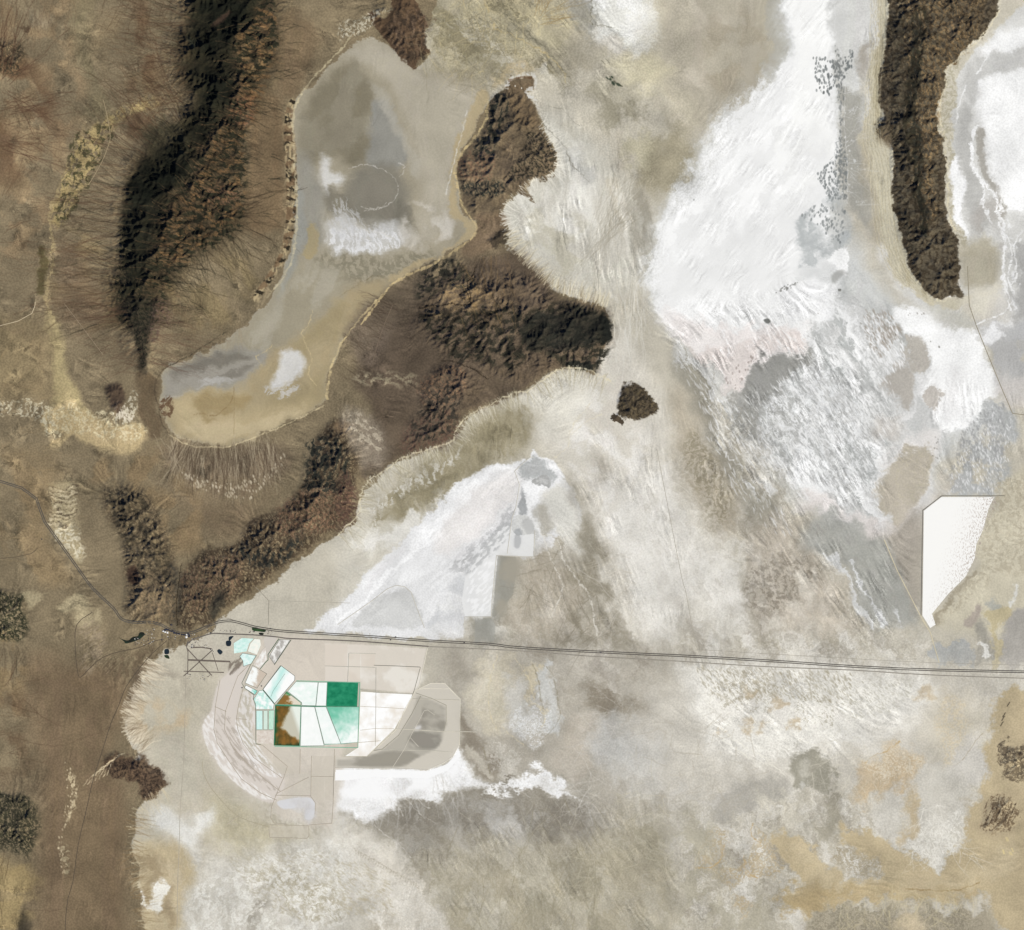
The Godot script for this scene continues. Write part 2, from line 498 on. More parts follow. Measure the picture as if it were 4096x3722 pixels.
# mountains: name, label, height in metres, softness of the foot, outline
const HILLS := [
	["mountain_range", "long dark forested mountain range with ribbed reddish flanks, west of the grey dry lake", 820.0, 4, "A", [1040, 0, 1590, 0, 1570, 300, 1500, 520, 1420, 700, 1390, 900, 1380, 1060, 1390, 1280, 1250, 1390, 1040, 1560, 900, 1832, 885, 2000, 860, 2150, 820, 2200, 780, 2150, 720, 1960, 660, 1832, 600, 1600, 660, 1400, 650, 1200, 680, 1000, 780, 820, 980, 700, 1040, 560, 940, 400, 920, 250, 1010, 120]],
	["mountain_spur", "reddish brown spur pointing down into the top of the grey dry lake", 300.0, 2, "B", [330, 0, 460, 40, 490, 120, 500, 240, 525, 290, 440, 340, 420, 385, 330, 300, 280, 220, 200, 130, 180, 40, 180, 0]],
	["peninsula_mountain", "dark brown pear-shaped mountain between the dry lake and the cream mud", 480.0, 2, "B", [860, 560, 920, 520, 980, 520, 1060, 540, 1110, 600, 1140, 700, 1200, 800, 1235, 860, 1235, 930, 1190, 990, 1100, 1010, 1060, 1060, 1000, 1080, 930, 1180, 860, 1230, 790, 1230, 740, 1180, 700, 1110, 690, 1030, 680, 950, 720, 860, 790, 770, 840, 680]],
	["central_mountain", "broad dark mountain with a black eastern cliff facing the mud flat", 620.0, 3, "E", [480, 60, 560, -60, 760, -160, 1080, -160, 1240, -20, 1400, 20, 1510, 50, 1540, 120, 1540, 240, 1480, 280, 1470, 400, 1380, 390, 1260, 380, 1160, 430, 1000, 480, 860, 420, 760, 400, 600, 330, 500, 240, 420, 160]],
	["northern_foothill", "dark foothill with ochre gullies, on the north shoulder of the central mountain", 420.0, 3, "B", [440, 1650, 490, 1510, 640, 1440, 760, 1500, 800, 1600, 900, 1560, 1000, 1620, 960, 1700, 800, 1760, 640, 1790, 520, 1760]],
	["rocky_knob", "small dark knob at the neck between the peninsula mountain and central mountain", 160.0, 1, "B", [840, 1360, 890, 1310, 940, 1300, 975, 1330, 930, 1380, 870, 1390]],
	["orange_ridge", "orange-brown craggy ridge running along the edge of the pale western mud", 480.0, 3, "E", [480, 480, 560, 380, 700, 340, 800, 420, 860, 560, 700, 640, 640, 760, 520, 840, 400, 830, 380, 720, 460, 620]],
	["southern_range", "rugged red and black hills standing above the shore of the western mud", 520.0, 3, "D", [1850, 700, 1973, 690, 2010, 760, 2030, 880, 2000, 1000, 1990, 1100, 1960, 1230, 1840, 1320, 1720, 1400, 1600, 1500, 1400, 1640, 1240, 1760, 1180, 1832, 1010, 1832, 1000, 1680, 1050, 1500, 1180, 1400, 1350, 1370, 1400, 1270, 1560, 1200, 1680, 1080, 1740, 900]],
	["scrub_hill", "olive-black hill range north of the town, covered in fine gullies", 460.0, 3, "D", [560, 1090, 640, 1030, 790, 1060, 880, 1180, 950, 1330, 990, 1480, 1000, 1680, 1010, 1820, 860, 1832, 700, 1780, 720, 1640, 690, 1480, 680, 1320, 600, 1230]],
	["purple_knob", "small dark purple knob on the brown slope north of the cream wash", 180.0, 1, "D", [590, 500, 640, 470, 690, 480, 715, 540, 680, 610, 640, 640, 610, 590]],
	["western_hill", "dark green hill cut by the frame beside cream gullies, west of the town", 420.0, 3, "D", [0, 1620, 70, 1650, 130, 1740, 140, 1832, 100, 1900, 40, 1920, 0, 1920]],
	["southwest_hill", "olive and black hill group at the frame south-west of the airport", 460.0, 3, "G", [0, 980, 100, 1060, 180, 1120, 215, 1200, 205, 1340, 150, 1430, 90, 1400, 40, 1300, 0, 1280]],
	["shore_hill", "brown wrinkled hill at the edge of the pale flat south of the airport", 260.0, 2, "G", [570, 880, 640, 830, 740, 850, 830, 860, 890, 950, 925, 1010, 870, 1070, 800, 1095, 770, 1000, 690, 970, 630, 960]],
	["island_butte", "round dark brown butte standing alone on the pale mud", 300.0, 1, "E", [1590, 520, 1640, 465, 1720, 480, 1740, 535, 1795, 580, 1770, 650, 1700, 662, 1640, 672, 1590, 640, 1578, 590]],
	["small_butte", "tiny dark butte beside the round island butte", 90.0, 0, "E", [1535, 655, 1560, 635, 1590, 650, 1575, 690, 1545, 685]],
	["eastern_range", "long narrow dark brown mountain range ringed by a cream shore", 560.0, 2, "C", EAST_RANGE],
	["frame_hill", "dark banded hill cut by the frame above the tan sand", 200.0, 1, "I", [1835, 750, 1880, 780, 1920, 800, 1967, 790, 1967, 1000, 1910, 980, 1870, 930, 1830, 900, 1845, 840]],
	["ribbed_hill", "low grey-brown hill with dark ribs surrounded by tan sand", 150.0, 1, "I", [1740, 1190, 1800, 1095, 1870, 1085, 1935, 1130, 1930, 1230, 1850, 1260, 1780, 1300, 1740, 1260]],
	["northwest_hill", "dark brown hill cut by the frame on the tan slope, far west of the forested range", 260.0, 2, "A", [0, 250, 60, 230, 120, 260, 140, 330, 90, 400, 40, 410, 0, 400]],
]

func grid(p: PackedVector2Array, w: int) -> PackedVector2Array:
	var out := PackedVector2Array()
	var s := w / 4352.0
	for v in p: out.append((v + Vector2(MARGIN, MARGIN)) * s)
	return out

func raise_mountains() -> void:
	var lift := Image.create(GW, GH, false, Image.FORMAT_RF)
	var owners := Image.create(GW, GH, false, Image.FORMAT_L8)
	var id := 1
	for hl in HILLS:
		var p := grid(rounded(px(hl[4], hl[5]), true), GW)
		var d := patch(p, Color(1, 0, 0), hl[3], GW, GH, Image.FORMAT_RF)
		var inner := patch(p, Color(1, 0, 0), hl[3] + 2, GW, GH, Image.FORMAT_RF)
		var im: Image = d[0]
		var at: Vector2i = d[1]
		var im2: Image = inner[0]
		var at2: Vector2i = inner[1]
		var mark := Color(id / 255.0, id / 255.0, id / 255.0)
		for y in im.get_height():
			var gy := y + at.y
			if gy < 0 or gy >= GH: continue
			for x in im.get_width():
				var gx := x + at.x
				if gx < 0 or gx >= GW: continue
				var v := im.get_pixel(x, y).r
				if v > 0.06:
					var deep := im2.get_pixel(clampi(gx - at2.x, 0, im2.get_width() - 1), clampi(gy - at2.y, 0, im2.get_height() - 1)).r
					v = (v - 0.06) * clampf(deep * 1.4 - 0.2, 0.04, 1.0)
					if v > lift.get_pixel(gx, gy).r:
						lift.set_pixel(gx, gy, Color(v, 0, 0))
						owners.set_pixel(gx, gy, mark)
		id += 1
	owner_of = owners.get_data()
	var h := PackedFloat32Array()
	for level in 3:
		var f := 4 >> level
		var w := GW / f
		var hh := GH / f
		var u := lift.duplicate() as Image
		for k in 2 - level: u.shrink_x2()
		var up := u.get_data().to_float32_array()
		if level == 0:
			h.resize(w * hh)
			h.fill(0.0)
		else:
			var old := Image.create_from_data(w / 2, hh / 2, false, Image.FORMAT_RF, h.to_byte_array())
			old.resize(w, hh, Image.INTERPOLATE_BILINEAR)
			h = old.get_data().to_float32_array()
		h = erode(h, up, w, hh, float(f), [26, 14, 9][level])
	# each mountain is scaled to its height
	var top := PackedFloat32Array()
	top.resize(HILLS.size() + 1)
	for i in h.size():
		var o := owner_of[i]
		if h[i] > top[o]: top[o] = h[i]
	var lu := lift.get_data().to_float32_array()
	for i in h.size():
		var o := owner_of[i]
		h[i] = 0.0 if o == 0 else h[i] * HILLS[o - 1][2] / maxf(top[o], 0.01) * clampf(lu[i] * 9.0, 0.0, 1.0)
	# crags and small gullies
	for i in h.size():
		if h[i] > 1.0:
			var x := i % GW
			var y := i / GW
			h[i] += (noise_r[((x * 3) & 1023) | (((y * 3) & 1023) << 10)] - 100) * 0.22 * clampf(h[i] / 60.0, 0.0, 1.0) + (noise_f[((x * 3 + 200) & 1023) | (((y * 3) & 1023) << 10)] - 128) * 0.14 * clampf(h[i] / 60.0, 0.0, 1.0)
			h[i] = maxf(h[i], 0.6)
	rise = h
	# the plain rises gently from the flats towards the mountains
	var p := grid(rounded(px("O", LAND), true), GW)
	var d := patch(p, Color(1, 0, 0), 6, GW, GH, Image.FORMAT_RF)
	var slope := Image.create(GW, GH, false, Image.FORMAT_RF)
	slope.blit_rect(d[0], Rect2i(Vector2i.ZERO, d[0].get_size()), d[1])
	plain = slope.get_data().to_float32_array()
	land_mask = Image.create(GW, GH, false, Image.FORMAT_RF)
	fill_shape(land_mask, p, Vector2.ZERO, Color(1, 0, 0))
	fill_shape(land_mask, grid(rounded(px("C", EAST_RANGE), true), GW), Vector2.ZERO, Color(1, 0, 0))
	for i in plain.size():
		var v := clampf((plain[i] - 0.5) * 2.0, 0.0, 1.0)
		plain[i] = v * v * 130.0

# rivers cut the rising rock: each step lifts it, finds where every cell drains to and lowers it by the water that passes
func erode(h: PackedFloat32Array, up: PackedFloat32Array, w: int, hh: int, dx: float, steps: int) -> PackedFloat32Array:
	var cells := PackedInt32Array()
	for y in range(1, hh - 1):
		for x in range(1, w - 1):
			var i := y * w + x
			if up[i] > 0.004: cells.append(i)
			else: h[i] = 0.0
	var count := cells.size()
	var rate := PackedFloat32Array()
	rate.resize(count)
	var f := int(dx)
	for k in count:
		var i := cells[k]
		var x := (i % w) * f
		var y := (i / w) * f
		rate[k] = up[i] * clampf(noise_a[((x * 3) & 1023) | (((y * 3) & 1023) << 10)] / 100.0 - 0.45, 0.12, 2.0)
	var recv := PackedInt32Array()
	recv.resize(w * hh)
	var far := PackedFloat32Array()
	far.resize(w * hh)
	var water := PackedFloat32Array()
	water.resize(w * hh)
	var nb := PackedInt32Array([-1, 1, -w, w, -w - 1, -w + 1, w - 1, w + 1])
	var keys := PackedInt64Array()
	keys.resize(count)
	var slot := PackedFloat32Array()
	slot.resize(w * hh)
	for k in count: slot[cells[k]] = rate[k]
	for step in steps:
		for k in count:
			var i := cells[k]
			var hi := h[i] + noise_f[(i * 7 + step * 131) & 1048575] * 0.0006
			h[i] = hi
			keys[k] = (int(hi * 2000.0) << 21) | i
			water[i] = dx * dx
		for k in count:
			var i := cells[k]
			var hi := h[i]
			var best := 0.0
			var r := i
			var dist := 1.0
			for n in 8:
				var j := i + nb[n]
				var s := hi - h[j]
				if n > 3: s *= 0.7071
				if s > best:
					best = s
					r = j
					dist = 1.4142 if n > 3 else 1.0
			recv[i] = r
			far[i] = dist * dx
		keys.sort()
		var k := count - 1
		while k >= 0:
			var i: int = keys[k] & 2097151
			var r := recv[i]
			if r != i: water[r] += water[i]
			k -= 1
		for q in count:
			var i: int = keys[q] & 2097151
			var r := recv[i]
			var lifted := h[i] + slot[i] * 0.9
			if r == i:
				h[i] = lifted
			else:
				var cut := 1.1 * sqrt(water[i]) / far[i]
				var v := (lifted + cut * h[r]) / (1.0 + cut)
				h[i] = minf(v, h[r] + 0.85 * far[i])
	return h

func height_at(x: float, y: float) -> float:
	var gx := (x + MARGIN) * GW / 4352.0 - 0.5
	var gy := (y + MARGIN) * GW / 4352.0 - 0.5
	var ix := clampi(int(gx), 0, GW - 2)
	var iy := clampi(int(gy), 0, GH - 2)
	var i := iy * GW + ix
	return maxf(maxf(plain[i] + rise[i], plain[i + 1] + rise[i + 1]), maxf(plain[i + GW] + rise[i + GW], plain[i + GW + 1] + rise[i + GW + 1]))

func world(x: float, y: float, up := 0.0) -> Vector3:
	return Vector3((x - OX) * M, up, (y - OY) * M)

func keep(o: Node3D, called: String, label: String, category := "", group := "", kind := "") -> void:
	o.name = called
	add_child(o, true)
	o.set_meta("label", label)
	if category: o.set_meta("category", category)
	if group: o.set_meta("group", group)
	if kind: o.set_meta("kind", kind)

# ground: [name, label, outline in the overview window]
const GROUNDS := [
	["mud_flat", "beige and grey mud flat between the white salt and the mountains"],
	["desert_plain", "brown stony desert plain sloping away from the mountains"],
	["dry_lake", "grey and tan dry lake bed enclosed by the western mountains"],
	["salt_flat", "bright white salt flat north of the highway, between mud and the eastern range"],
	["salt_wedge", "white wedge-shaped salt crust pointing north-east above the highway"],
	["eastern_salt", "white salt bordering the frame beyond the eastern range"],
]

func build_terrain() -> void:
	# which ground each coarse cell belongs to
	var cw := GW / 2
	var ch := GH / 2
	var kinds := Image.create(cw, ch, false, Image.FORMAT_L8)
	var east := [1990, 20, 1930, 90, 1880, 150, 1875, 260, 1860, 330, 1885, 430, 1900, 520, 1940, 560, 1990, 620, 2016, 640, 2016, 0]
	var n := 1
	for outline in [LAND, BAY, WHITE_SALT, WEDGE, east]:
		fill_shape(kinds, grid(rounded(px("O", outline), true), cw), Vector2.ZERO, Color(n / 255.0, n / 255.0, n / 255.0))
		n += 1
	fill_shape(kinds, grid(rounded(px("C", EAST_RANGE), true), cw), Vector2.ZERO, Color(1 / 255.0, 1 / 255.0, 1 / 255.0))
	var kd := kinds.get_data()
	var cell := 4352.0 / GW
	for g in GROUNDS.size():
		var cells := PackedInt32Array()
		for i in kd.size():
			if kd[i] == g and i % cw < cw - 1 and i / cw < ch - 1: cells.append(i)
		var node := MeshInstance3D.new()
		node.mesh = sheet(cells, cw, 2, false)
		node.material_override = ground_material
		keep(node, GROUNDS[g][0], GROUNDS[g][1], "", "", "structure")
	for o in HILLS.size():
		var cells := PackedInt32Array()
		for i in owner_of.size():
			if i % GW < GW - 1 and i / GW < GH - 1 and (owner_of[i] == o + 1 or owner_of[i + 1] == o + 1 or owner_of[i + GW] == o + 1 or owner_of[i + GW + 1] == o + 1):
				if rise[i] + rise[i + 1] + rise[i + GW] + rise[i + GW + 1] > 0.0: cells.append(i)
		var node := MeshInstance3D.new()
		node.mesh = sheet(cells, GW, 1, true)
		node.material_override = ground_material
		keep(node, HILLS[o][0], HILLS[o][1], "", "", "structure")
	# the desert goes on past the frame
	var rim := SurfaceTool.new()
	rim.begin(Mesh.PRIMITIVE_TRIANGLES)
	var x0 := world(-MARGIN + cell, 0).x
	var x1 := world(4352.0 - MARGIN - cell * 2.5, 0).x
	var z0 := world(0, -MARGIN + cell).z
	var z1 := world(0, GH * cell - MARGIN - cell * 2.5).z
	var far := 400000.0
	for r in [[-far, -far, far, z0], [-far, z1, far, far], [-far, z0, x0, z1], [x1, z0, far, z1]]:
		rim.set_normal(Vector3.UP)
		for c in [[0, 1], [2, 1], [2, 3], [0, 1], [2, 3], [0, 3]]:
			rim.add_vertex(Vector3(r[c[0]], -8.0, r[c[1]]))
	var far_node := MeshInstance3D.new()
	far_node.mesh = rim.commit()
	var fm := StandardMaterial3D.new()
	fm.albedo_color = Color(0.66, 0.62, 0.55)
	fm.roughness = 0.95
	far_node.material_override = fm
	keep(far_node, "ground", "open desert ground running on beyond the basin", "", "", "structure")

func sheet(cells: PackedInt32Array, w: int, step: int, rock: bool) -> ArrayMesh:
	var place := PackedInt32Array()
	var total := GW * GH
	place.resize(total)
	place.fill(-1)
	var v := PackedVector3Array()
	var nrm := PackedVector3Array()
	var uv := PackedVector2Array()
	var idx := PackedInt32Array()
	var cell := 4352.0 / GW
	var corner := PackedInt32Array([0, 0, 0, 0])
	for c in cells:
		var gx := (c % w) * step
		var gy := (c / w) * step
		for k in 4:
			var x := gx + (k & 1) * step
			var y := gy + (k >> 1) * step
			var i := y * GW + x
			if place[i] < 0:
				place[i] = v.size()
				var pxx := (x + 0.5) * cell - MARGIN
				var pyy := (y + 0.5) * cell - MARGIN
				var h := plain[i]
				if rock:
					h += rise[i] if rise[i] > 0.5 else -6.0
				elif rise[i] > 20.0: h -= 15.0
				v.append(Vector3((pxx - OX) * M, h, (pyy - OY) * M))
				uv.append(Vector2((x + 0.5) / GW, (y + 0.5) / GH))
				var xa := maxi(x - 1, 0)
				var xb := mini(x + 1, GW - 1)
				var ya := maxi(y - 1, 0)
				var yb := mini(y + 1, GH - 1)
				var d := 1.0 if rock else 0.0
				var sx := (plain[y * GW + xb] - plain[y * GW + xa] + d * (rise[y * GW + xb] - rise[y * GW + xa])) / ((xb - xa) * cell * M)
				var sz := (plain[yb * GW + x] - plain[ya * GW + x] + d * (rise[yb * GW + x] - rise[ya * GW + x])) / ((yb - ya) * cell * M)
				nrm.append(Vector3(-sx, 1.0, -sz).normalized())
			corner[k] = place[i]
		idx.append(corner[0])
		idx.append(corner[1])
		idx.append(corner[3])
		idx.append(corner[0])
		idx.append(corner[3])
		idx.append(corner[2])
	var arr := []
	arr.resize(Mesh.ARRAY_MAX)
	arr[Mesh.ARRAY_VERTEX] = v
	arr[Mesh.ARRAY_NORMAL] = nrm
	arr[Mesh.ARRAY_TEX_UV] = uv
	arr[Mesh.ARRAY_INDEX] = idx
	var m := ArrayMesh.new()
	if v.size() > 0: m.add_surface_from_arrays(Mesh.PRIMITIVE_TRIANGLES, arr)
	return m

# ---------------------------------------------------------------- the ground's colours: soils, salts, scrub

func paint_ground() -> void:
	canvas.fill(rgb([193, 187, 172], 1.0))
	control.fill(rgb([70, 26, 0], 1.0))
	paint_north_mud()
	paint_salt()
	marble_flats(2.0)
	paint_south_mud()
	marble_flats(0.6)
	paint_bay()
	paint_land()
	paint_east()
	# how wind and water drew the flats out
	course("B", 50.0, 0.7, 5, [500, 0, 1400, 0, 1600, 400, 1500, 700, 1150, 500, 700, 450])
	course("B", 82.0, 0.7, 5, [1300, 700, 1640, 900, 1760, 1200, 1740, 1832, 1480, 1832, 1200, 1500, 1000, 1250])
	course("C", 125.0, 0.35, 5, [300, 400, 800, 0, 920, 600, 700, 1500, 100, 1700, -60, 1300])
	course("F", 60.0, 1.0, 5, [0, 150, 900, 0, 1200, 600, 1150, 1250, 1350, 1800, 800, 1832, 400, 1400, 100, 700])
	course("F", 75.0, 0.6, 5, [1500, 500, 1967, 500, 1967, 1100, 1500, 1100])
	course("E", 135.0, 0.2, 4, [0, 1832, 600, 1200, 1000, 950, 1000, 1200, 600, 1700, 300, 1832])
	course("E", 100.0, 0.5, 5, [300, 1250, 500, 900, 900, 640, 1250, 450, 1100, 750, 700, 1050])
	course("E", 70.0, 0.5, 5, [1300, 900, 1800, 800, 1940, 1832, 1000, 1832, 1300, 1300])
	course("H", 60.0, 0.5, 5, [500, 1300, 1500, 1100, 1900, 1400, 1800, 1832, 700, 1832])
	course("I", 40.0, 0.6, 5, [100, 340, 1400, 400, 1200, 700, 700, 900, 200, 800])
	course("I", 10.0, 0.3, 5, [600, 1400, 1900, 1300, 1800, 1660, 700, 1700])
	course("G", 95.0, 0.35, 5, [150, 300, 700, 400, 640, 800, 700, 1250, 740, 1832, 200, 1832, 220, 1000])
	course("C", 85.0, 0.5, 3, [1060, 0, 1190, 0, 1200, 900, 1300, 1400, 1480, 1700, 1300, 1640, 1120, 1200, 1060, 700])

func paint_north_mud() -> void:
	# mud north of the mountains
	area("B", [164, 156, 134], 0.9, 5, [420, 0, 1330, 0, 1420, 180, 1430, 330, 1330, 420, 1230, 430, 1000, 400, 880, 500, 640, 560, 520, 480, 480, 360, 530, 280, 500, 100])
	mottle("B", [140, 132, 108], 0.9, 4, [480, 0, 1000, 0, 1300, 330, 1250, 470, 900, 420, 640, 480, 560, 360, 520, 180], noise_a, 0.42, 0.62, 50.0, 3.0, 1.0)
	mottle("B", [194, 184, 154], 0.6, 4, [480, 0, 1280, 0, 1300, 200, 1100, 330, 800, 400, 560, 330], noise_a, 0.52, 0.75, 55.0, 3.5, 0.8)
	mottle("B", [212, 208, 196], 0.55, 4, [640, 120, 860, 140, 1240, 300, 1300, 450, 900, 380, 640, 300], noise_a, 0.5, 0.78, 50.0, 3.0, 0.7)
	area("B", [136, 130, 112], 0.5, 3, [960, 120, 1030, 170, 1140, 240, 1250, 360, 1230, 400, 1100, 280, 980, 180])
	area("B", [150, 142, 122], 0.6, 4, [620, 400, 720, 370, 800, 440, 760, 520, 680, 540, 620, 480])
	mottle("B", [191, 176, 142], 0.7, 3, [620, 480, 740, 480, 860, 500, 840, 560, 700, 560, 630, 530], noise_a, 0.4, 0.6)
	area("B", [190, 174, 141], 0.75, 3, [900, 430, 1000, 380, 1140, 350, 1160, 375, 1020, 410, 960, 440, 900, 480])
	mottle("B", [132, 124, 100], 0.7, 3, [500, 60, 700, 60, 900, 160, 1100, 280, 1240, 400, 1100, 380, 900, 330, 640, 330, 540, 240], noise_f, 0.48, 0.64, 45.0, 2.4, 1.0)
	mottle("B", [206, 194, 158], 0.6, 3, [560, 0, 900, 0, 1250, 60, 1240, 160, 1000, 160, 760, 120], noise_f, 0.44, 0.62, 40.0, 2.4, 1.0)
	# white plain at the top
	area("B", [222, 222, 216], 0.9, 4, [1400, 0, 1690, 0, 1760, 90, 1830, 190, 1770, 280, 1660, 270, 1560, 200, 1440, 150])
	mottle("B", [236, 236, 234], 0.7, 4, [1420, 0, 1690, 0, 1800, 190, 1740, 270, 1560, 180, 1450, 140], noise_a, 0.4, 0.7, 40.0, 2.0, 1.0)
	mottle("B", [148, 146, 138], 0.7, 3, [1280, 0, 1420, 0, 1460, 150, 1380, 190, 1300, 120], noise_a, 0.4, 0.65)
	area("B", [160, 154, 140], 0.6, 5, [1320, 180, 1440, 160, 1500, 260, 1480, 340, 1400, 420, 1300, 400, 1260, 320])
	area("B", [212, 208, 200], 0.7, 4, [1460, 190, 1520, 180, 1640, 300, 1720, 400, 1680, 410, 1560, 310, 1480, 250])
	# beige mud east of it
	area("B", [190, 182, 160], 0.8, 6, [1760, 0, 2500, 0, 2520, 420, 2300, 560, 2180, 760, 1980, 800, 1900, 700, 1780, 500, 1800, 250])
	area("B", [200, 192, 163], 0.7, 5, [1480, 330, 1700, 310, 1880, 330, 1900, 420, 1740, 500, 1560, 470])
	mottle("B", [146, 140, 121], 0.75, 5, [1420, 480, 1620, 500, 1780, 620, 1900, 760, 1973, 800, 1973, 1060, 1800, 1120, 1700, 1000, 1640, 900, 1560, 780, 1500, 660, 1440, 560], noise_a, 0.36, 0.62, 55.0, 2.0, 1.2)
	area("B", [134, 126, 104], 0.7, 5, [1760, 780, 1860, 760, 1960, 850, 1960, 980, 1860, 1060, 1780, 1080, 1700, 980, 1720, 880])
	area("B", [193, 186, 160], 0.75, 4, [1620, 800, 1740, 760, 1800, 820, 1780, 900, 1720, 950, 1640, 920])
	area("C", [168, 160, 138], 0.85, 5, [0, 700, 120, 780, 200, 900, 160, 1000, 60, 1080, 0, 1100, -160, 1080, -100, 860])
	area("C", [179, 172, 156], 0.9, 5, [60, 0, 540, 0, 530, 260, 510, 460, 380, 600, 260, 700, 190, 860, 100, 760, 60, 520, -60, 300])
	mottle("C", [204, 196, 180], 0.6, 4, [0, 0, 380, 0, 330, 160, 200, 300, 160, 560, 60, 760, -40, 600, -60, 200], noise_a, 0.42, 0.7, 60.0, 2.0, 1.0)
	mottle("C", [164, 154, 134], 0.5, 4, [230, 60, 520, 120, 510, 420, 300, 560, 180, 500, 160, 300], noise_a, 0.4, 0.66)
	area("C", [172, 168, 156], 0.9, 3, [540, 0, 610, 0, 635, 100, 640, 260, 625, 400, 560, 450, 510, 400, 530, 200])
	area("C", [160, 154, 140], 0.5, 4, [300, 480, 480, 420, 460, 520, 330, 620, 250, 640])
	manner("B", [150, 44, 30], 4, [480, 0, 1900, 0, 1973, 500, 1973, 1100, 1500, 900, 1200, 500, 700, 500, 560, 380])
	# cream fans east of the peninsula mountain
	area("B", [202, 199, 188], 0.9, 5, [1110, 640, 1260, 650, 1440, 800, 1560, 960, 1700, 1100, 1780, 1200, 1760, 1500, 1600, 1640, 1400, 1640, 1220, 1560, 1040, 1420, 930, 1280, 920, 1180, 1000, 1090, 1150, 1010, 1240, 930, 1180, 780])
	mottle("B", [236, 234, 226], 0.8, 4, [1170, 700, 1300, 760, 1420, 900, 1460, 1200, 1420, 1360, 1100, 1330, 960, 1260, 980, 1110, 1120, 1030, 1240, 940, 1200, 800], noise_a, 0.38, 0.66, 80.0, 3.0, 1.0)
	mottle("B", [176, 170, 152], 0.55, 4, [1200, 640, 1400, 700, 1560, 900, 1640, 1100, 1440, 1020, 1300, 800], noise_a, 0.46, 0.7, 50.0, 3.0, 1.0)
	mottle("B", [184, 178, 158], 0.6, 4, [960, 1180, 1300, 1160, 1420, 1400, 1300, 1580, 1060, 1430, 940, 1300], noise_a, 0.48, 0.72, 40.0, 1.5, 1.0)
	area("B", [164, 164, 162], 0.5, 4, [1250, 800, 1310, 840, 1420, 960, 1430, 1020, 1360, 1000, 1290, 900])
	# streaks running south beside the salt
	mottle("B", [196, 188, 170], 0.8, 4, [1400, 1080, 1640, 1020, 1800, 1180, 1760, 1450, 1740, 1660, 1800, 1832, 1560, 1832, 1440, 1500], noise_a, 0.36, 0.62, 80.0, 8.0, 0.8)
	mottle("B", [150, 144, 130], 0.7, 4, [1640, 1030, 1800, 1080, 1840, 1150, 1790, 1300, 1760, 1560, 1720, 1560, 1640, 1300], noise_a, 0.4, 0.64, 75.0, 5.0, 0.8)
	mottle("B", [222, 218, 208], 0.7, 3, [1400, 1100, 1600, 1060, 1660, 1400, 1600, 1700, 1480, 1600, 1430, 1300], noise_a, 0.5, 0.68, 84.0, 9.0, 0.6)

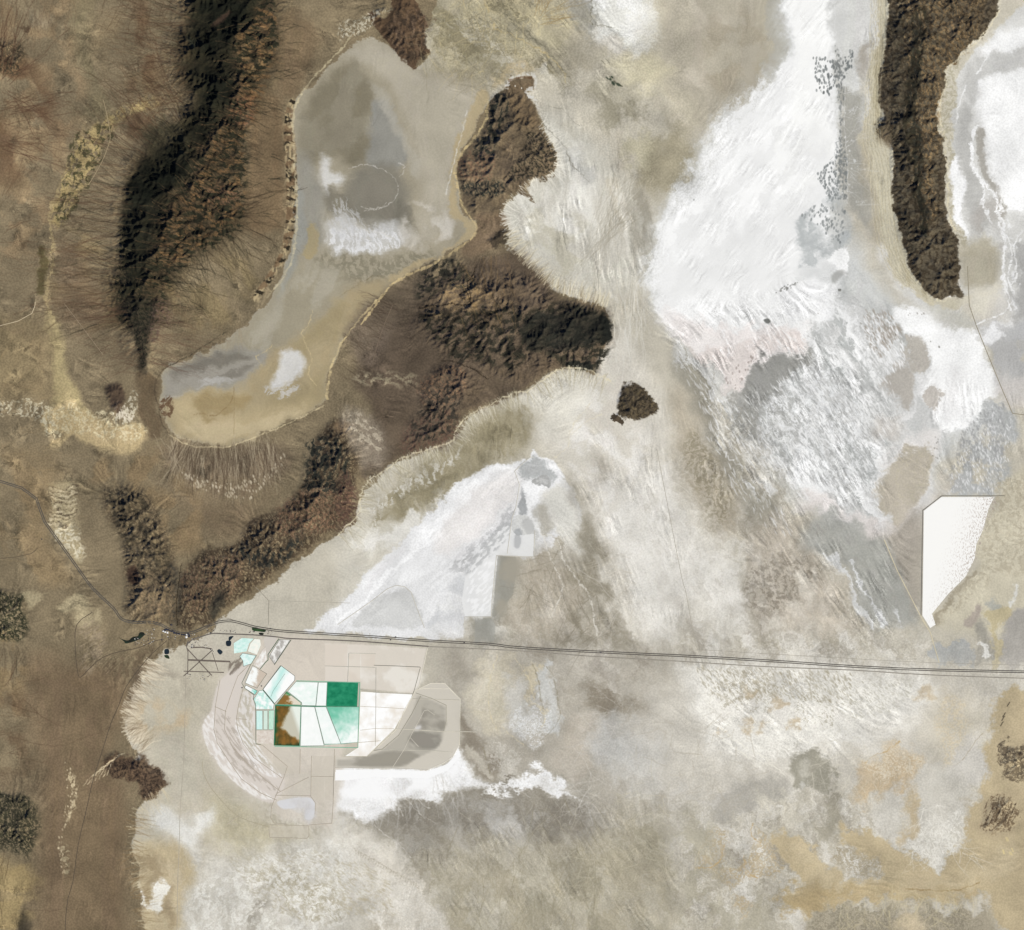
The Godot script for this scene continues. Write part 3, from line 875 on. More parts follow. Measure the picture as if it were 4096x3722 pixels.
func paint_salt() -> void:
	# grey halo and the white salt flat
	area("O", [206, 207, 205], 0.95, 5, [1530, 140, 1470, 200, 1400, 250, 1370, 330, 1300, 420, 1285, 500, 1278, 580, 1330, 670, 1400, 740, 1450, 830, 1520, 930, 1600, 1010, 1700, 1060, 1830, 1000, 1860, 900, 1960, 840, 1940, 720, 1900, 650, 1800, 620, 1740, 560, 1690, 480, 1660, 380, 1650, 0, 1548, 0])
	mottle("O", [178, 180, 178], 0.8, 5, [1640, 330, 1680, 480, 1720, 580, 1800, 640, 1780, 740, 1820, 820, 1760, 900, 1740, 1010, 1640, 1030, 1540, 960, 1460, 860, 1440, 780, 1500, 720, 1600, 650, 1640, 560], noise_a, 0.42, 0.68, 58.0, 3.0, 0.6)
	area("O", [226, 227, 226], 0.9, 4, WHITE_SALT)
	area("O", [239, 239, 238], 0.97, 3, WHITE_SALT)
	mottle("O", [216, 216, 213], 0.85, 4, [1530, 140, 1470, 175, 1400, 230, 1370, 310, 1310, 395, 1275, 470, 1262, 560, 1290, 600, 1300, 500, 1330, 420, 1400, 350, 1430, 260, 1500, 200], noise_f, 0.34, 0.6, -55.0, 3.5, 0.9)
	mottle("O", [236, 236, 235], 0.8, 3, [1535, 150, 1480, 185, 1410, 245, 1385, 320, 1320, 405, 1285, 480, 1275, 560, 1310, 600, 1320, 480, 1400, 380, 1440, 280, 1520, 200], noise_f, 0.44, 0.62, -55.0, 3.5, 0.8)
	area("O", [249, 249, 247], 0.85, 3, [1552, 0, 1640, 0, 1630, 130, 1635, 250, 1640, 330, 1590, 400, 1520, 330, 1560, 180, 1560, 60])
	mottle("O", [230, 230, 229], 0.6, 4, [1400, 300, 1600, 250, 1640, 400, 1620, 600, 1480, 700, 1400, 700, 1310, 600, 1300, 480], noise_a, 0.42, 0.66, 130.0, 3.0, 1.0)
	mottle("O", [250, 250, 249], 0.7, 4, [1440, 260, 1560, 200, 1600, 330, 1500, 420, 1400, 480, 1320, 520, 1320, 440], noise_a, 0.44, 0.6, 130.0, 4.0, 0.7)
	area("O", [232, 224, 220], 0.7, 4, [1300, 610, 1400, 640, 1500, 640, 1580, 640, 1590, 670, 1520, 700, 1450, 760, 1420, 740, 1340, 680])
	# grey bays along its eastern shore
	mottle("C", [176, 180, 180], 0.85, 3, [690, 1240, 780, 1180, 880, 1080, 960, 1150, 970, 1330, 930, 1400, 830, 1480, 720, 1470, 690, 1380], noise_a, 0.3, 0.56, 110.0, 1.6, 1.0)
	area("C", [214, 215, 214], 0.75, 4, [720, 1490, 860, 1500, 940, 1520, 960, 1600, 880, 1600, 720, 1560])
	area("C", [250, 250, 249], 0.9, 2, [840, 1460, 920, 1400, 970, 1380, 990, 1450, 960, 1540, 900, 1510])
	area("C", [236, 236, 236], 0.8, 3, [600, 1640, 760, 1590, 900, 1620, 900, 1760, 760, 1800, 620, 1760])
	# grey flat between the salt and the eastern range
	area("C", [208, 208, 205], 0.95, 3, [900, 0, 1110, 0, 1120, 150, 1070, 260, 1050, 430, 1020, 540, 960, 560, 930, 470, 910, 300, 890, 160])
	area("C", [166, 164, 156], 0.95, 3, [930, 490, 1060, 540, 1100, 580, 1060, 720, 1060, 860, 1090, 1000, 1110, 1180, 1100, 1330, 1040, 1230, 990, 1170, 960, 1120, 950, 980, 940, 840, 935, 740, 945, 620, 905, 570])
	area("C", [158, 150, 138], 0.8, 3, [1060, 260, 1100, 200, 1110, 330, 1080, 440, 1045, 430])
	mottle("C", [214, 214, 212], 0.7, 2, [940, 300, 1020, 400, 1000, 700, 1040, 900, 1060, 1120, 980, 1150, 940, 900, 945, 500], noise_c, 0.52, 0.7)
	# the streaked salt beyond
	mottle("F", [240, 240, 239], 0.85, 4, [700, 0, 900, -60, 1040, 160, 1140, 330, 1200, 480, 1100, 620, 1180, 800, 1160, 1080, 1170, 1260, 980, 1210, 760, 1130, 560, 980, 380, 880, 240, 700, 220, 500, 300, 560, 480, 440, 700, 330], noise_a, 0.46, 0.60, 60.0, 4.0, 0.45)
	mottle("F", [226, 227, 227], 0.8, 4, [560, 450, 760, 380, 1000, 400, 1080, 700, 1120, 1000, 900, 1100, 600, 960, 420, 820, 480, 620], noise_f, 0.42, 0.66, 60.0, 3.0, 1.2)
	area("F", [150, 149, 144], 0.9, 3, [380, 440, 470, 340, 600, 280, 700, 300, 745, 260, 740, 340, 680, 420, 580, 500, 480, 640, 460, 740, 380, 780, 300, 680, 300, 580])
	mottle("F", [168, 168, 164], 0.7, 4, [300, 600, 560, 480, 700, 560, 740, 700, 640, 800, 480, 860, 380, 820], noise_f, 0.42, 0.6, 60.0, 4.0, 1.0)
	area("F", [222, 213, 208], 0.85, 3, [80, 280, 240, 290, 440, 240, 640, 180, 720, 210, 700, 290, 560, 260, 460, 300, 390, 420, 330, 530, 280, 500, 260, 400, 160, 350])
	area("F", [184, 178, 168], 0.85, 2, [1290, 200, 1370, 210, 1420, 280, 1440, 350, 1390, 420, 1330, 390, 1280, 310])
	area("F", [178, 172, 163], 0.8, 3, [1180, 160, 1260, 140, 1270, 210, 1200, 230])
	area("F", [182, 176, 167], 0.85, 3, [1220, 400, 1290, 360, 1350, 420, 1330, 500, 1300, 590, 1220, 560, 1190, 480])
	area("F", [196, 190, 182], 0.7, 4, [1130, 680, 1250, 660, 1300, 720, 1240, 780, 1150, 790])
	area("F", [248, 248, 247], 0.95, 3, [1230, 30, 1420, 60, 1560, 150, 1700, 190, 1760, 320, 1840, 500, 1760, 560, 1700, 660, 1600, 740, 1480, 760, 1460, 620, 1400, 500, 1450, 400, 1440, 320, 1390, 230, 1270, 170])
	mottle("F", [232, 231, 230], 0.8, 4, [1400, 420, 1620, 380, 1640, 520, 1560, 700, 1460, 760, 1180, 780, 1100, 800, 1300, 640], noise_a, 0.4, 0.6, 120.0, 2.0, 1.0)
	area("F", [184, 177, 168], 0.8, 2, [1440, 510, 1475, 490, 1500, 530, 1480, 590, 1440, 600, 1425, 560])
	mottle("F", [176, 178, 178], 0.85, 4, [1720, 640, 1840, 540, 1930, 660, 1930, 800, 1880, 960, 1840, 1100, 1520, 1100, 1560, 960, 1640, 840], noise_a, 0.26, 0.5)
	mottle("F", [222, 222, 222], 0.7, 3, [1600, 560, 1850, 560, 1900, 700, 1800, 900, 1600, 920, 1560, 760], noise_c, 0.42, 0.62)
	area("F", [232, 228, 224], 0.85, 4, [1150, 860, 1200, 870, 1300, 780, 1420, 740, 1470, 820, 1420, 1040, 1340, 1200, 1240, 1290, 1180, 1260])
	area("F", [184, 176, 160], 0.9, 3, [1220, 890, 1290, 840, 1400, 830, 1445, 880, 1430, 980, 1380, 1090, 1320, 1200, 1230, 1290, 1190, 1240, 1160, 1100, 1160, 980])
	mottle("F", [194, 186, 164], 0.5, 3, [1240, 880, 1420, 840, 1430, 960, 1340, 1160, 1260, 1200, 1240, 1040], noise_f, 0.5, 0.66)
	area("F", [226, 218, 214], 0.7, 4, [700, 1120, 840, 1100, 960, 1180, 1160, 1260, 1180, 1340, 1060, 1320, 940, 1230, 820, 1180, 720, 1200])
	area("F", [224, 214, 210], 0.6, 5, [1220, 1300, 1400, 1130, 1520, 1010, 1500, 1100, 1400, 1180, 1396, 1300, 1300, 1430, 1220, 1400])
	manner("C", [110, 5, 0], 4, [600, 0, 900, 0, 930, 700, 900, 1500, 600, 1700, 300, 1832, 0, 1832, -60, 1300, 300, 900])
	manner("F", [120, 24, 0], 4, [0, 0, 900, 0, 1300, 200, 1900, 600, 1800, 1100, 1400, 1100, 1100, 1300, 600, 1000, 300, 700])

func paint_south_mud() -> void:
	# grey and brown mud between the salt and the wedge
	area("E", [212, 207, 196], 0.9, 5, [1100, 700, 1400, 420, 1560, 100, 1700, 300, 1850, 600, 1940, 1300, 1973, 1832, 1500, 1832, 1390, 1300, 1300, 1000, 1180, 880])
	mottle("E", [230, 227, 221], 0.85, 5, [1200, 500, 1500, 450, 1560, 700, 1800, 800, 1880, 1200, 1700, 1500, 1450, 1300, 1380, 1050, 1300, 900], noise_a, 0.4, 0.62)
	area("E", [160, 151, 126], 0.9, 5, [620, 800, 720, 720, 900, 600, 1060, 600, 1100, 680, 1060, 800, 960, 860, 880, 920, 700, 1040, 560, 1140, 420, 1220, 280, 1260, 280, 1130, 400, 1000])
	mottle("E", [128, 120, 97], 0.85, 5, [900, 640, 1060, 620, 1090, 720, 960, 840, 760, 960, 620, 1090, 460, 1180, 300, 1230, 300, 1120, 520, 960, 700, 860], noise_a, 0.4, 0.62)
	area("E", [222, 218, 206], 0.85, 5, [880, 590, 1000, 530, 1120, 480, 1250, 410, 1420, 420, 1440, 520, 1380, 640, 1280, 760, 1180, 760, 1110, 680, 1060, 600])
	area("E", [212, 208, 196], 0.7, 5, [0, 1330, 120, 1260, 300, 1260, 480, 1210, 560, 1160, 480, 1280, 300, 1440, 180, 1600, 60, 1720, 0, 1760])
	mottle("E", [232, 230, 224], 0.75, 4, [60, 1380, 200, 1310, 380, 1200, 520, 1120, 640, 1040, 560, 1160, 400, 1330, 260, 1420, 120, 1500], noise_a, 0.4, 0.62)
	mottle("E", [150, 141, 116], 0.7, 3, [640, 800, 800, 680, 960, 600, 1080, 640, 1060, 780, 900, 900, 680, 1050, 500, 1170, 300, 1240, 180, 1300, 260, 1120, 420, 980], noise_f, 0.46, 0.62, 60.0, 2.4, 1.2)
	mottle("E", [230, 228, 222], 0.6, 3, [300, 1060, 520, 940, 640, 870, 720, 820, 640, 940, 460, 1060, 240, 1180, 160, 1180], noise_f, 0.46, 0.62, 70.0, 2.4, 1.0)
	# the wedge of salt
	area("O", [228, 228, 228], 0.97, 2, WEDGE, true)
	mottle("O", [240, 240, 240], 0.9, 4, [640, 1220, 720, 1140, 800, 1060, 880, 980, 940, 930, 1000, 915, 1010, 960, 960, 1010, 900, 1060, 850, 1120, 800, 1150, 740, 1180], noise_a, 0.2, 0.5, 135.0, 4.0, 1.0)
	area("E", [247, 247, 247], 0.9, 2, [0, 1832, 90, 1730, 220, 1600, 330, 1480, 480, 1320, 600, 1180, 720, 1060, 800, 990, 900, 930, 990, 940, 880, 980, 780, 1060, 640, 1210, 500, 1360, 350, 1500, 200, 1650, 60, 1800])
	area("E", [228, 224, 221], 0.8, 4, [600, 1260, 760, 1080, 900, 990, 1000, 970, 1020, 1050, 960, 1150, 880, 1250, 780, 1330, 680, 1400, 560, 1430])
	mottle("E", [172, 172, 172], 0.7, 4, [700, 1440, 860, 1290, 990, 1130, 1000, 1180, 960, 1300, 890, 1420, 800, 1480, 700, 1540, 620, 1520], noise_f, 0.38, 0.62, 130.0, 2.5, 1.0)
	mottle("E", [206, 207, 208], 0.8, 4, [560, 1640, 780, 1500, 880, 1480, 870, 1740, 720, 1800, 600, 1832, 440, 1832, 520, 1720], noise_a, 0.4, 0.6)
	area("E", [204, 204, 202], 0.9, 2, [80, 1832, 200, 1700, 320, 1620, 400, 1640, 440, 1730, 480, 1832])
	area("S", [176, 178, 177], 0.9, 2, [300, 310, 400, 240, 470, 240, 560, 340, 590, 380, 540, 400, 470, 370, 360, 390, 330, 350])
	area("S", [160, 162, 163], 0.85, 2, [330, 450, 380, 480, 400, 560, 380, 640, 320, 660, 300, 600, 325, 520])
	area("S", [206, 206, 203], 0.85, 1, [270, 690, 330, 650, 420, 690, 440, 760, 430, 965, 240, 945], true)
	area("S", [164, 166, 168], 0.85, 2, [270, 790, 300, 770, 335, 820, 310, 910, 260, 870])
	area("S", [190, 190, 188], 0.9, 2, [335, 720, 380, 690, 420, 730, 410, 780, 350, 770])
	area("S", [243, 243, 243], 0.9, 2, [320, 440, 420, 400, 470, 440, 540, 460, 480, 520, 450, 560, 410, 640, 430, 720, 500, 800, 480, 810, 420, 740, 390, 640, 400, 540])
	area("S", [214, 211, 202], 0.85, 3, [480, 540, 600, 420, 680, 480, 740, 600, 770, 740, 780, 960, 700, 900, 600, 800, 560, 640])
	area("S", [178, 173, 160], 0.8, 3, [440, 620, 480, 580, 560, 640, 570, 760, 500, 800, 450, 740])
	area("S", [166, 166, 164], 0.9, 1, [430, 410, 470, 375, 520, 385, 540, 420, 515, 460, 470, 455])
	area("S", [196, 196, 194], 0.8, 1, [465, 405, 500, 405, 510, 430, 475, 435])
	# shore of the wedge: dark mud squares and the brown mud east of them
	area("S", [150, 148, 138], 0.9, 4, [164, 958, 300, 968, 310, 1080, 280, 1240, 200, 1400, 130, 1420, 0, 1430, 0, 1600, 160, 1580, 120, 1410])
	area("S", [172, 163, 147], 0.85, 5, [300, 970, 440, 970, 520, 900, 640, 960, 720, 1060, 860, 1200, 880, 1450, 900, 1600, 300, 1600, 240, 1400, 300, 1200])
	mottle("S", [138, 131, 115], 0.8, 4, [660, 900, 780, 980, 800, 680, 880, 700, 960, 900, 1050, 1000, 1130, 1250, 1200, 1500, 1260, 1700, 560, 1620, 540, 1400, 640, 1200], noise_a, 0.36, 0.6, 70.0, 2.0, 1.0)
	area("S", [150, 144, 130], 0.7, 4, [640, 330, 720, 400, 780, 540, 800, 700, 880, 780, 850, 960, 800, 960, 780, 760, 740, 600, 680, 450])
	area("S", [158, 151, 138], 0.7, 4, [870, 240, 920, 260, 960, 390, 900, 450, 830, 520, 850, 430, 900, 360])
	mottle("S", [206, 198, 184], 0.6, 4, [300, 1030, 480, 1120, 640, 1180, 860, 1280, 860, 1600, 640, 1560, 480, 1450, 300, 1560], noise_a, 0.45, 0.65)
	area("S", [228, 225, 218], 0.85, 5, [1050, 500, 1300, 300, 1466, 600, 1466, 1500, 1280, 1600, 1200, 1400, 1080, 900])
	# mud along the salt's western side
	area("F", [150, 146, 134], 0.85, 4, [0, 200, 60, 260, 160, 350, 240, 440, 220, 600, 260, 760, 350, 900, 420, 1020, 560, 1120, 620, 1240, 700, 1330, 560, 1330, 420, 1230, 330, 1080, 240, 920, 140, 700, 60, 500, 0, 420])
	mottle("F", [214, 214, 212], 0.75, 3, [0, 200, 60, 270, 240, 430, 240, 720, 360, 900, 560, 1060, 480, 1130, 330, 980, 220, 760, 140, 520, 0, 330], noise_a, 0.47, 0.58, 62.0, 5.0, 0.35)
	area("F", [178, 168, 150], 0.8, 5, [0, 480, 120, 620, 220, 900, 330, 1080, 360, 1300, 240, 1330, 120, 1200, 40, 980, 0, 800])
	mottle("F", [140, 132, 112], 0.75, 4, [100, 700, 240, 930, 330, 1100, 260, 1260, 180, 1300, 130, 1080, 60, 900], noise_f, 0.4, 0.62)
	area("F", [226, 223, 216], 0.95, 6, [0, 1250, 60, 1160, 240, 1420, 360, 1500, 420, 1700, 400, 1832, 100, 1832, 0, 1400])
	area("F", [184, 175, 161], 0.85, 5, [440, 1280, 620, 1230, 720, 1330, 820, 1520, 960, 1640, 900, 1790, 760, 1832, 480, 1832, 420, 1600])
	mottle("F", [132, 124, 112], 0.75, 4, [420, 1500, 640, 1440, 820, 1540, 800, 1660, 680, 1760, 480, 1800, 400, 1680], noise_f, 0.40, 0.62, 50.0, 1.6, 1.0)
	mottle("F", [224, 219, 208], 0.7, 4, [440, 1340, 700, 1400, 860, 1560, 900, 1700, 700, 1832, 420, 1832, 400, 1560], noise_a, 0.5, 0.66, 70.0, 2.0, 1.0)
	area("F", [214, 205, 190], 0.6, 5, [640, 1700, 900, 1660, 960, 1800, 900, 1860, 640, 1860])
	area("F", [164, 164, 158], 0.9, 4, [720, 1310, 820, 1200, 940, 1220, 1060, 1310, 1200, 1370, 1300, 1560, 1380, 1800, 1280, 1832, 1100, 1832, 980, 1540, 860, 1430, 760, 1420])
	mottle("F", [216, 217, 217], 0.8, 2, [840, 1420, 900, 1440, 1040, 1480, 1120, 1660, 1320, 1832, 1080, 1832, 980, 1600], noise_a, 0.46, 0.56, 62.0, 4.0, 0.35)
	area("F", [164, 157, 146], 0.85, 4, [1190, 1370, 1396, 1180, 1390, 1780, 1330, 1700, 1260, 1520])
	mottle("F", [212, 202, 186], 0.6, 4, [780, 1600, 960, 1640, 1040, 1832, 740, 1832], noise_a, 0.3, 0.6)
	# just north and south of the highway
	area("H", [176, 170, 158], 0.9, 6, [600, 230, 1300, 250, 1900, 300, 1880, 900, 1700, 1180, 1300, 1100, 1000, 1040, 860, 1000, 700, 800, 690, 520, 600, 420])
	mottle("H", [150, 143, 131], 0.7, 5, [600, 260, 740, 280, 760, 400, 700, 480, 700, 560, 780, 720, 880, 1000, 860, 1010, 720, 800, 690, 540], noise_a, 0.3, 0.6)
	mottle("H", [136, 127, 112], 0.85, 4, [1330, 440, 1500, 400, 1640, 480, 1740, 560, 1700, 610, 1560, 600, 1420, 560], noise_a, 0.25, 0.5, 10.0, 2.0, 1.0)
	area("H", [196, 190, 178], 0.7, 5, [1240, 280, 1600, 300, 1680, 420, 1500, 400, 1330, 450, 1250, 380])
	mottle("H", [140, 132, 120], 0.6, 4, [1100, 220, 1700, 240, 1740, 300, 1660, 420, 1440, 420, 1200, 300], noise_a, 0.46, 0.66)
	area("H", [204, 196, 176], 0.8, 4, [880, 260, 980, 260, 1060, 400, 1080, 480, 1000, 640, 900, 740, 800, 680, 740, 560, 740, 440, 800, 340])
	area("H", [198, 196, 190], 0.85, 4, [940, 420, 1060, 420, 1100, 560, 1130, 680, 1060, 790, 980, 660, 920, 560])
	area("H", [204, 204, 200], 0.9, 3, [1140, 320, 1200, 360, 1230, 480, 1250, 600, 1210, 700, 1150, 740, 1140, 600, 1150, 480])
	area("H", [202, 192, 168], 0.85, 2, [1090, 330, 1130, 330, 1140, 440, 1130, 540, 1160, 600, 1120, 590, 1080, 480])
	mottle("H", [226, 227, 227], 0.8, 3, [1010, 620, 1140, 580, 1180, 700, 1120, 790, 1060, 780], noise_f, 0.38, 0.6)
	area("H", [193, 184, 170], 0.6, 4, [1300, 640, 1460, 640, 1420, 880, 1380, 980, 1260, 960, 1240, 840])
	area("H", [190, 190, 188], 0.7, 5, [1480, 620, 1640, 640, 1720, 700, 1880, 700, 1860, 900, 1640, 940, 1500, 900, 1440, 760])
	area("H", [212, 210, 204], 0.6, 5, [1560, 860, 1800, 820, 1880, 1000, 1740, 1130, 1600, 1000])
	# lobes of clay beside the ponds
	area("H", [140, 131, 117], 0.8, 3, [690, 580, 760, 700, 860, 800, 880, 960, 830, 990, 760, 900, 700, 780])
	area("H", [196, 190, 176], 0.8, 2, [720, 780, 780, 800, 860, 960, 830, 960, 760, 880])
	mottle("H", [206, 201, 190], 0.7, 3, [840, 800, 980, 800, 1000, 920, 900, 960, 840, 900], noise_f, 0.4, 0.6)
	area("H", [120, 113, 100], 0.75, 2, [780, 970, 840, 1000, 900, 1000, 980, 960, 960, 1000, 880, 1030, 820, 1020])
	# the white pool south of the ponds and the dark mud below it
	area("H", [134, 128, 117], 0.9, 5, [0, 1180, 120, 1200, 300, 1110, 540, 1080, 720, 1040, 960, 1030, 1180, 1070, 1400, 1110, 1500, 1200, 1480, 1330, 1200, 1390, 1000, 1330, 860, 1280, 700, 1360, 560, 1470, 440, 1420, 300, 1300, 120, 1230])
	area("H", [184, 182, 178], 0.75, 4, [780, 1120, 900, 1130, 1060, 1280, 1100, 1380, 980, 1360, 860, 1230])
	mottle("H", [176, 172, 164], 0.6, 4, [300, 1200, 700, 1100, 1300, 1120, 1460, 1250, 1100, 1400, 700, 1360, 400, 1380], noise_a, 0.45, 0.66)
	area("H", [246, 246, 246], 0.95, 3, [0, 905, 500, 925, 640, 860, 682, 790, 730, 880, 780, 970, 860, 1020, 980, 1010, 1060, 930, 1130, 920, 1220, 990, 1290, 1040, 1380, 1090, 1260, 1080, 1140, 1040, 1000, 1050, 860, 1050, 760, 1030, 640, 1050, 520, 1090, 380, 1100, 300, 1150, 200, 1210, 60, 1180, 0, 1150, -30, 1180, -30, 920])
	# the south: olive and beige mud
	area("H", [172, 164, 143], 0.9, 6, [420, 1500, 700, 1400, 1000, 1380, 1400, 1330, 1700, 1200, 1880, 1250, 1900, 1832, 700, 1832, 560, 1640])
	mottle("H", [147, 141, 123], 0.6, 5, [500, 1480, 900, 1430, 1400, 1400, 1700, 1240, 1850, 1300, 1820, 1832, 800, 1832, 620, 1700], noise_a, 0.42, 0.64, 50.0, 1.6, 1.0)
	mottle("H", [198, 192, 176], 0.6, 5, [700, 1480, 1200, 1400, 1300, 1560, 1200, 1832, 800, 1832], noise_a, 0.48, 0.7, 60.0, 2.0, 1.0)
	area("H", [216, 210, 198], 0.9, 4, [-60, 1280, 60, 1260, 240, 1330, 380, 1430, 470, 1560, 560, 1720, 640, 1832, -60, 1832])
	mottle("H", [234, 231, 222], 0.45, 4, [-60, 1440, 200, 1480, 420, 1560, 560, 1750, 560, 1832, -60, 1832], noise_f, 0.42, 0.62)
	mottle("H", [143, 134, 115], 0.8, 4, [-60, 1680, 80, 1650, 280, 1750, 240, 1832, -60, 1832], noise_a, 0.3, 0.52)
	area("H", [204, 200, 192], 0.6, 5, [1860, 1260, 1973, 1200, 1973, 1700, 1900, 1600])
	# south-west flats below the ponds
	area("G", [194, 186, 168], 0.9, 5, [820, 300, 1050, 200, 1240, 400, 1140, 680, 1200, 900, 1400, 1080, 1500, 1260, 1200, 1500, 1000, 1700, 760, 1600, 760, 1200, 900, 1000, 720, 760, 700, 600, 760, 460])
	mottle("G", [192, 173, 143], 0.8, 4, [740, 560, 900, 540, 1050, 580, 1020, 680, 900, 740, 800, 750, 720, 690], noise_a, 0.28, 0.56)
	mottle("G", [157, 148, 134], 0.7, 4, [880, 360, 980, 380, 1040, 440, 1040, 520, 980, 480, 880, 430], noise_a, 0.3, 0.6)
	area("G", [190, 184, 168], 0.7, 5, [860, 760, 1060, 740, 1140, 900, 1180, 1060, 1000, 1160, 900, 1080, 940, 960])
	area("G", [192, 184, 156], 0.75, 5, [1180, 1060, 1340, 1130, 1520, 1240, 1740, 1300, 1700, 1340, 1480, 1400, 1280, 1400, 1200, 1300])
	area("G", [226, 226, 222], 0.8, 4, [840, 1160, 960, 1140, 1060, 1210, 1200, 1150, 1200, 1230, 1100, 1320, 1120, 1460, 1060, 1440, 1000, 1320, 920, 1290, 860, 1240])
	area("G", [190, 174, 141], 0.85, 4, [780, 1330, 900, 1340, 1040, 1360, 1080, 1460, 1100, 1600, 1040, 1660, 980, 1832, 800, 1832, 800, 1700, 760, 1500])
	mottle("G", [145, 129, 103], 0.6, 3, [770, 1400, 900, 1350, 960, 1480, 960, 1832, 800, 1832], noise_a, 0.42, 0.62)
	area("G", [236, 234, 226], 0.9, 2, [790, 1640, 810, 1620, 840, 1690, 870, 1640, 880, 1560, 910, 1560, 940, 1600, 900, 1700, 840, 1740])
	area("G", [212, 208, 198], 0.85, 5, [1060, 1660, 1120, 1560, 1130, 1400, 1280, 1400, 1500, 1380, 1740, 1340, 2000, 1300, 2000, 1832, 1000, 1832])
	mottle("G", [234, 232, 224], 0.75, 4, [1060, 1700, 1160, 1560, 1400, 1450, 1700, 1380, 1950, 1360, 1950, 1760, 1600, 1832, 1040, 1832], noise_f, 0.4, 0.62, 130.0, 2.0, 1.0)
	mottle("G", [152, 146, 134], 0.7, 3, [1320, 1832, 1400, 1740, 1480, 1640, 1510, 1660, 1480, 1740, 1420, 1832], noise_f, 0.3, 0.6, 125.0, 3.0, 1.0)
	mottle("G", [168, 160, 138], 0.7, 4, [1360, 1480, 1700, 1500, 1900, 1640, 1900, 1800, 1640, 1760, 1480, 1600], noise_f, 0.5, 0.68, 40.0, 2.0, 1.0)
	# beside the ponds
	area("G", [214, 205, 195], 0.9, 4, [1240, 420, 1400, 330, 1360, 440, 1340, 620, 1380, 780, 1480, 900, 1640, 960, 1560, 1100, 1400, 1060, 1260, 940, 1170, 800, 1140, 680, 1200, 560])
	area("G", [212, 203, 190], 0.9, 3, [1480, 180, 1973, 200, 2080, 240, 1980, 560, 1900, 900, 1540, 900, 1440, 780, 1400, 500])
	area("G", [208, 200, 188], 0.85, 3, [1540, 780, 1900, 800, 1880, 1230, 1760, 1240, 1540, 1180, 1560, 1060, 1640, 960])
	area("G", [206, 206, 210], 0.7, 3, [1580, 1120, 1680, 1090, 1780, 1110, 1770, 1200, 1720, 1210, 1700, 1150, 1600, 1150])
	manner("G", [40, 12, 0], 3, [1240, 420, 1480, 180, 2000, 200, 2100, 700, 1900, 1280, 1500, 1240, 1200, 900])
	manner("H", [140, 28, 0], 4, [700, 230, 1900, 300, 1900, 1832, 500, 1832, 300, 1200, 900, 1000])

func marble_flats(k: float) -> void:
	var flats := [1350, 880, 1450, 780, 1560, 1000, 1700, 1150, 1800, 1260, 1950, 1300, 2016, 1330, 2016, 1600, 1700, 1750, 1200, 1832, 500, 1832, 340, 1700, 420, 1560, 640, 1600, 900, 1500, 900, 1250, 1000, 1100, 1140, 1000, 1200, 850]
	mottle("O", [234, 231, 225], 0.30 * k, 6, flats, noise_a, 0.52, 0.72, 65.0, 1.6, 0.9)
	mottle("O", [136, 129, 116], 0.26 * k, 6, flats, noise_a, 0.55, 0.76, 50.0, 1.4, 0.8)
	mottle("O", [230, 227, 219], 0.2 * k, 6, flats, noise_f, 0.54, 0.7, 60.0, 2.0, 1.2)
	mottle("O", [146, 139, 124], 0.18 * k, 6, flats, noise_f, 0.56, 0.7, 60.0, 2.0, 1.2)

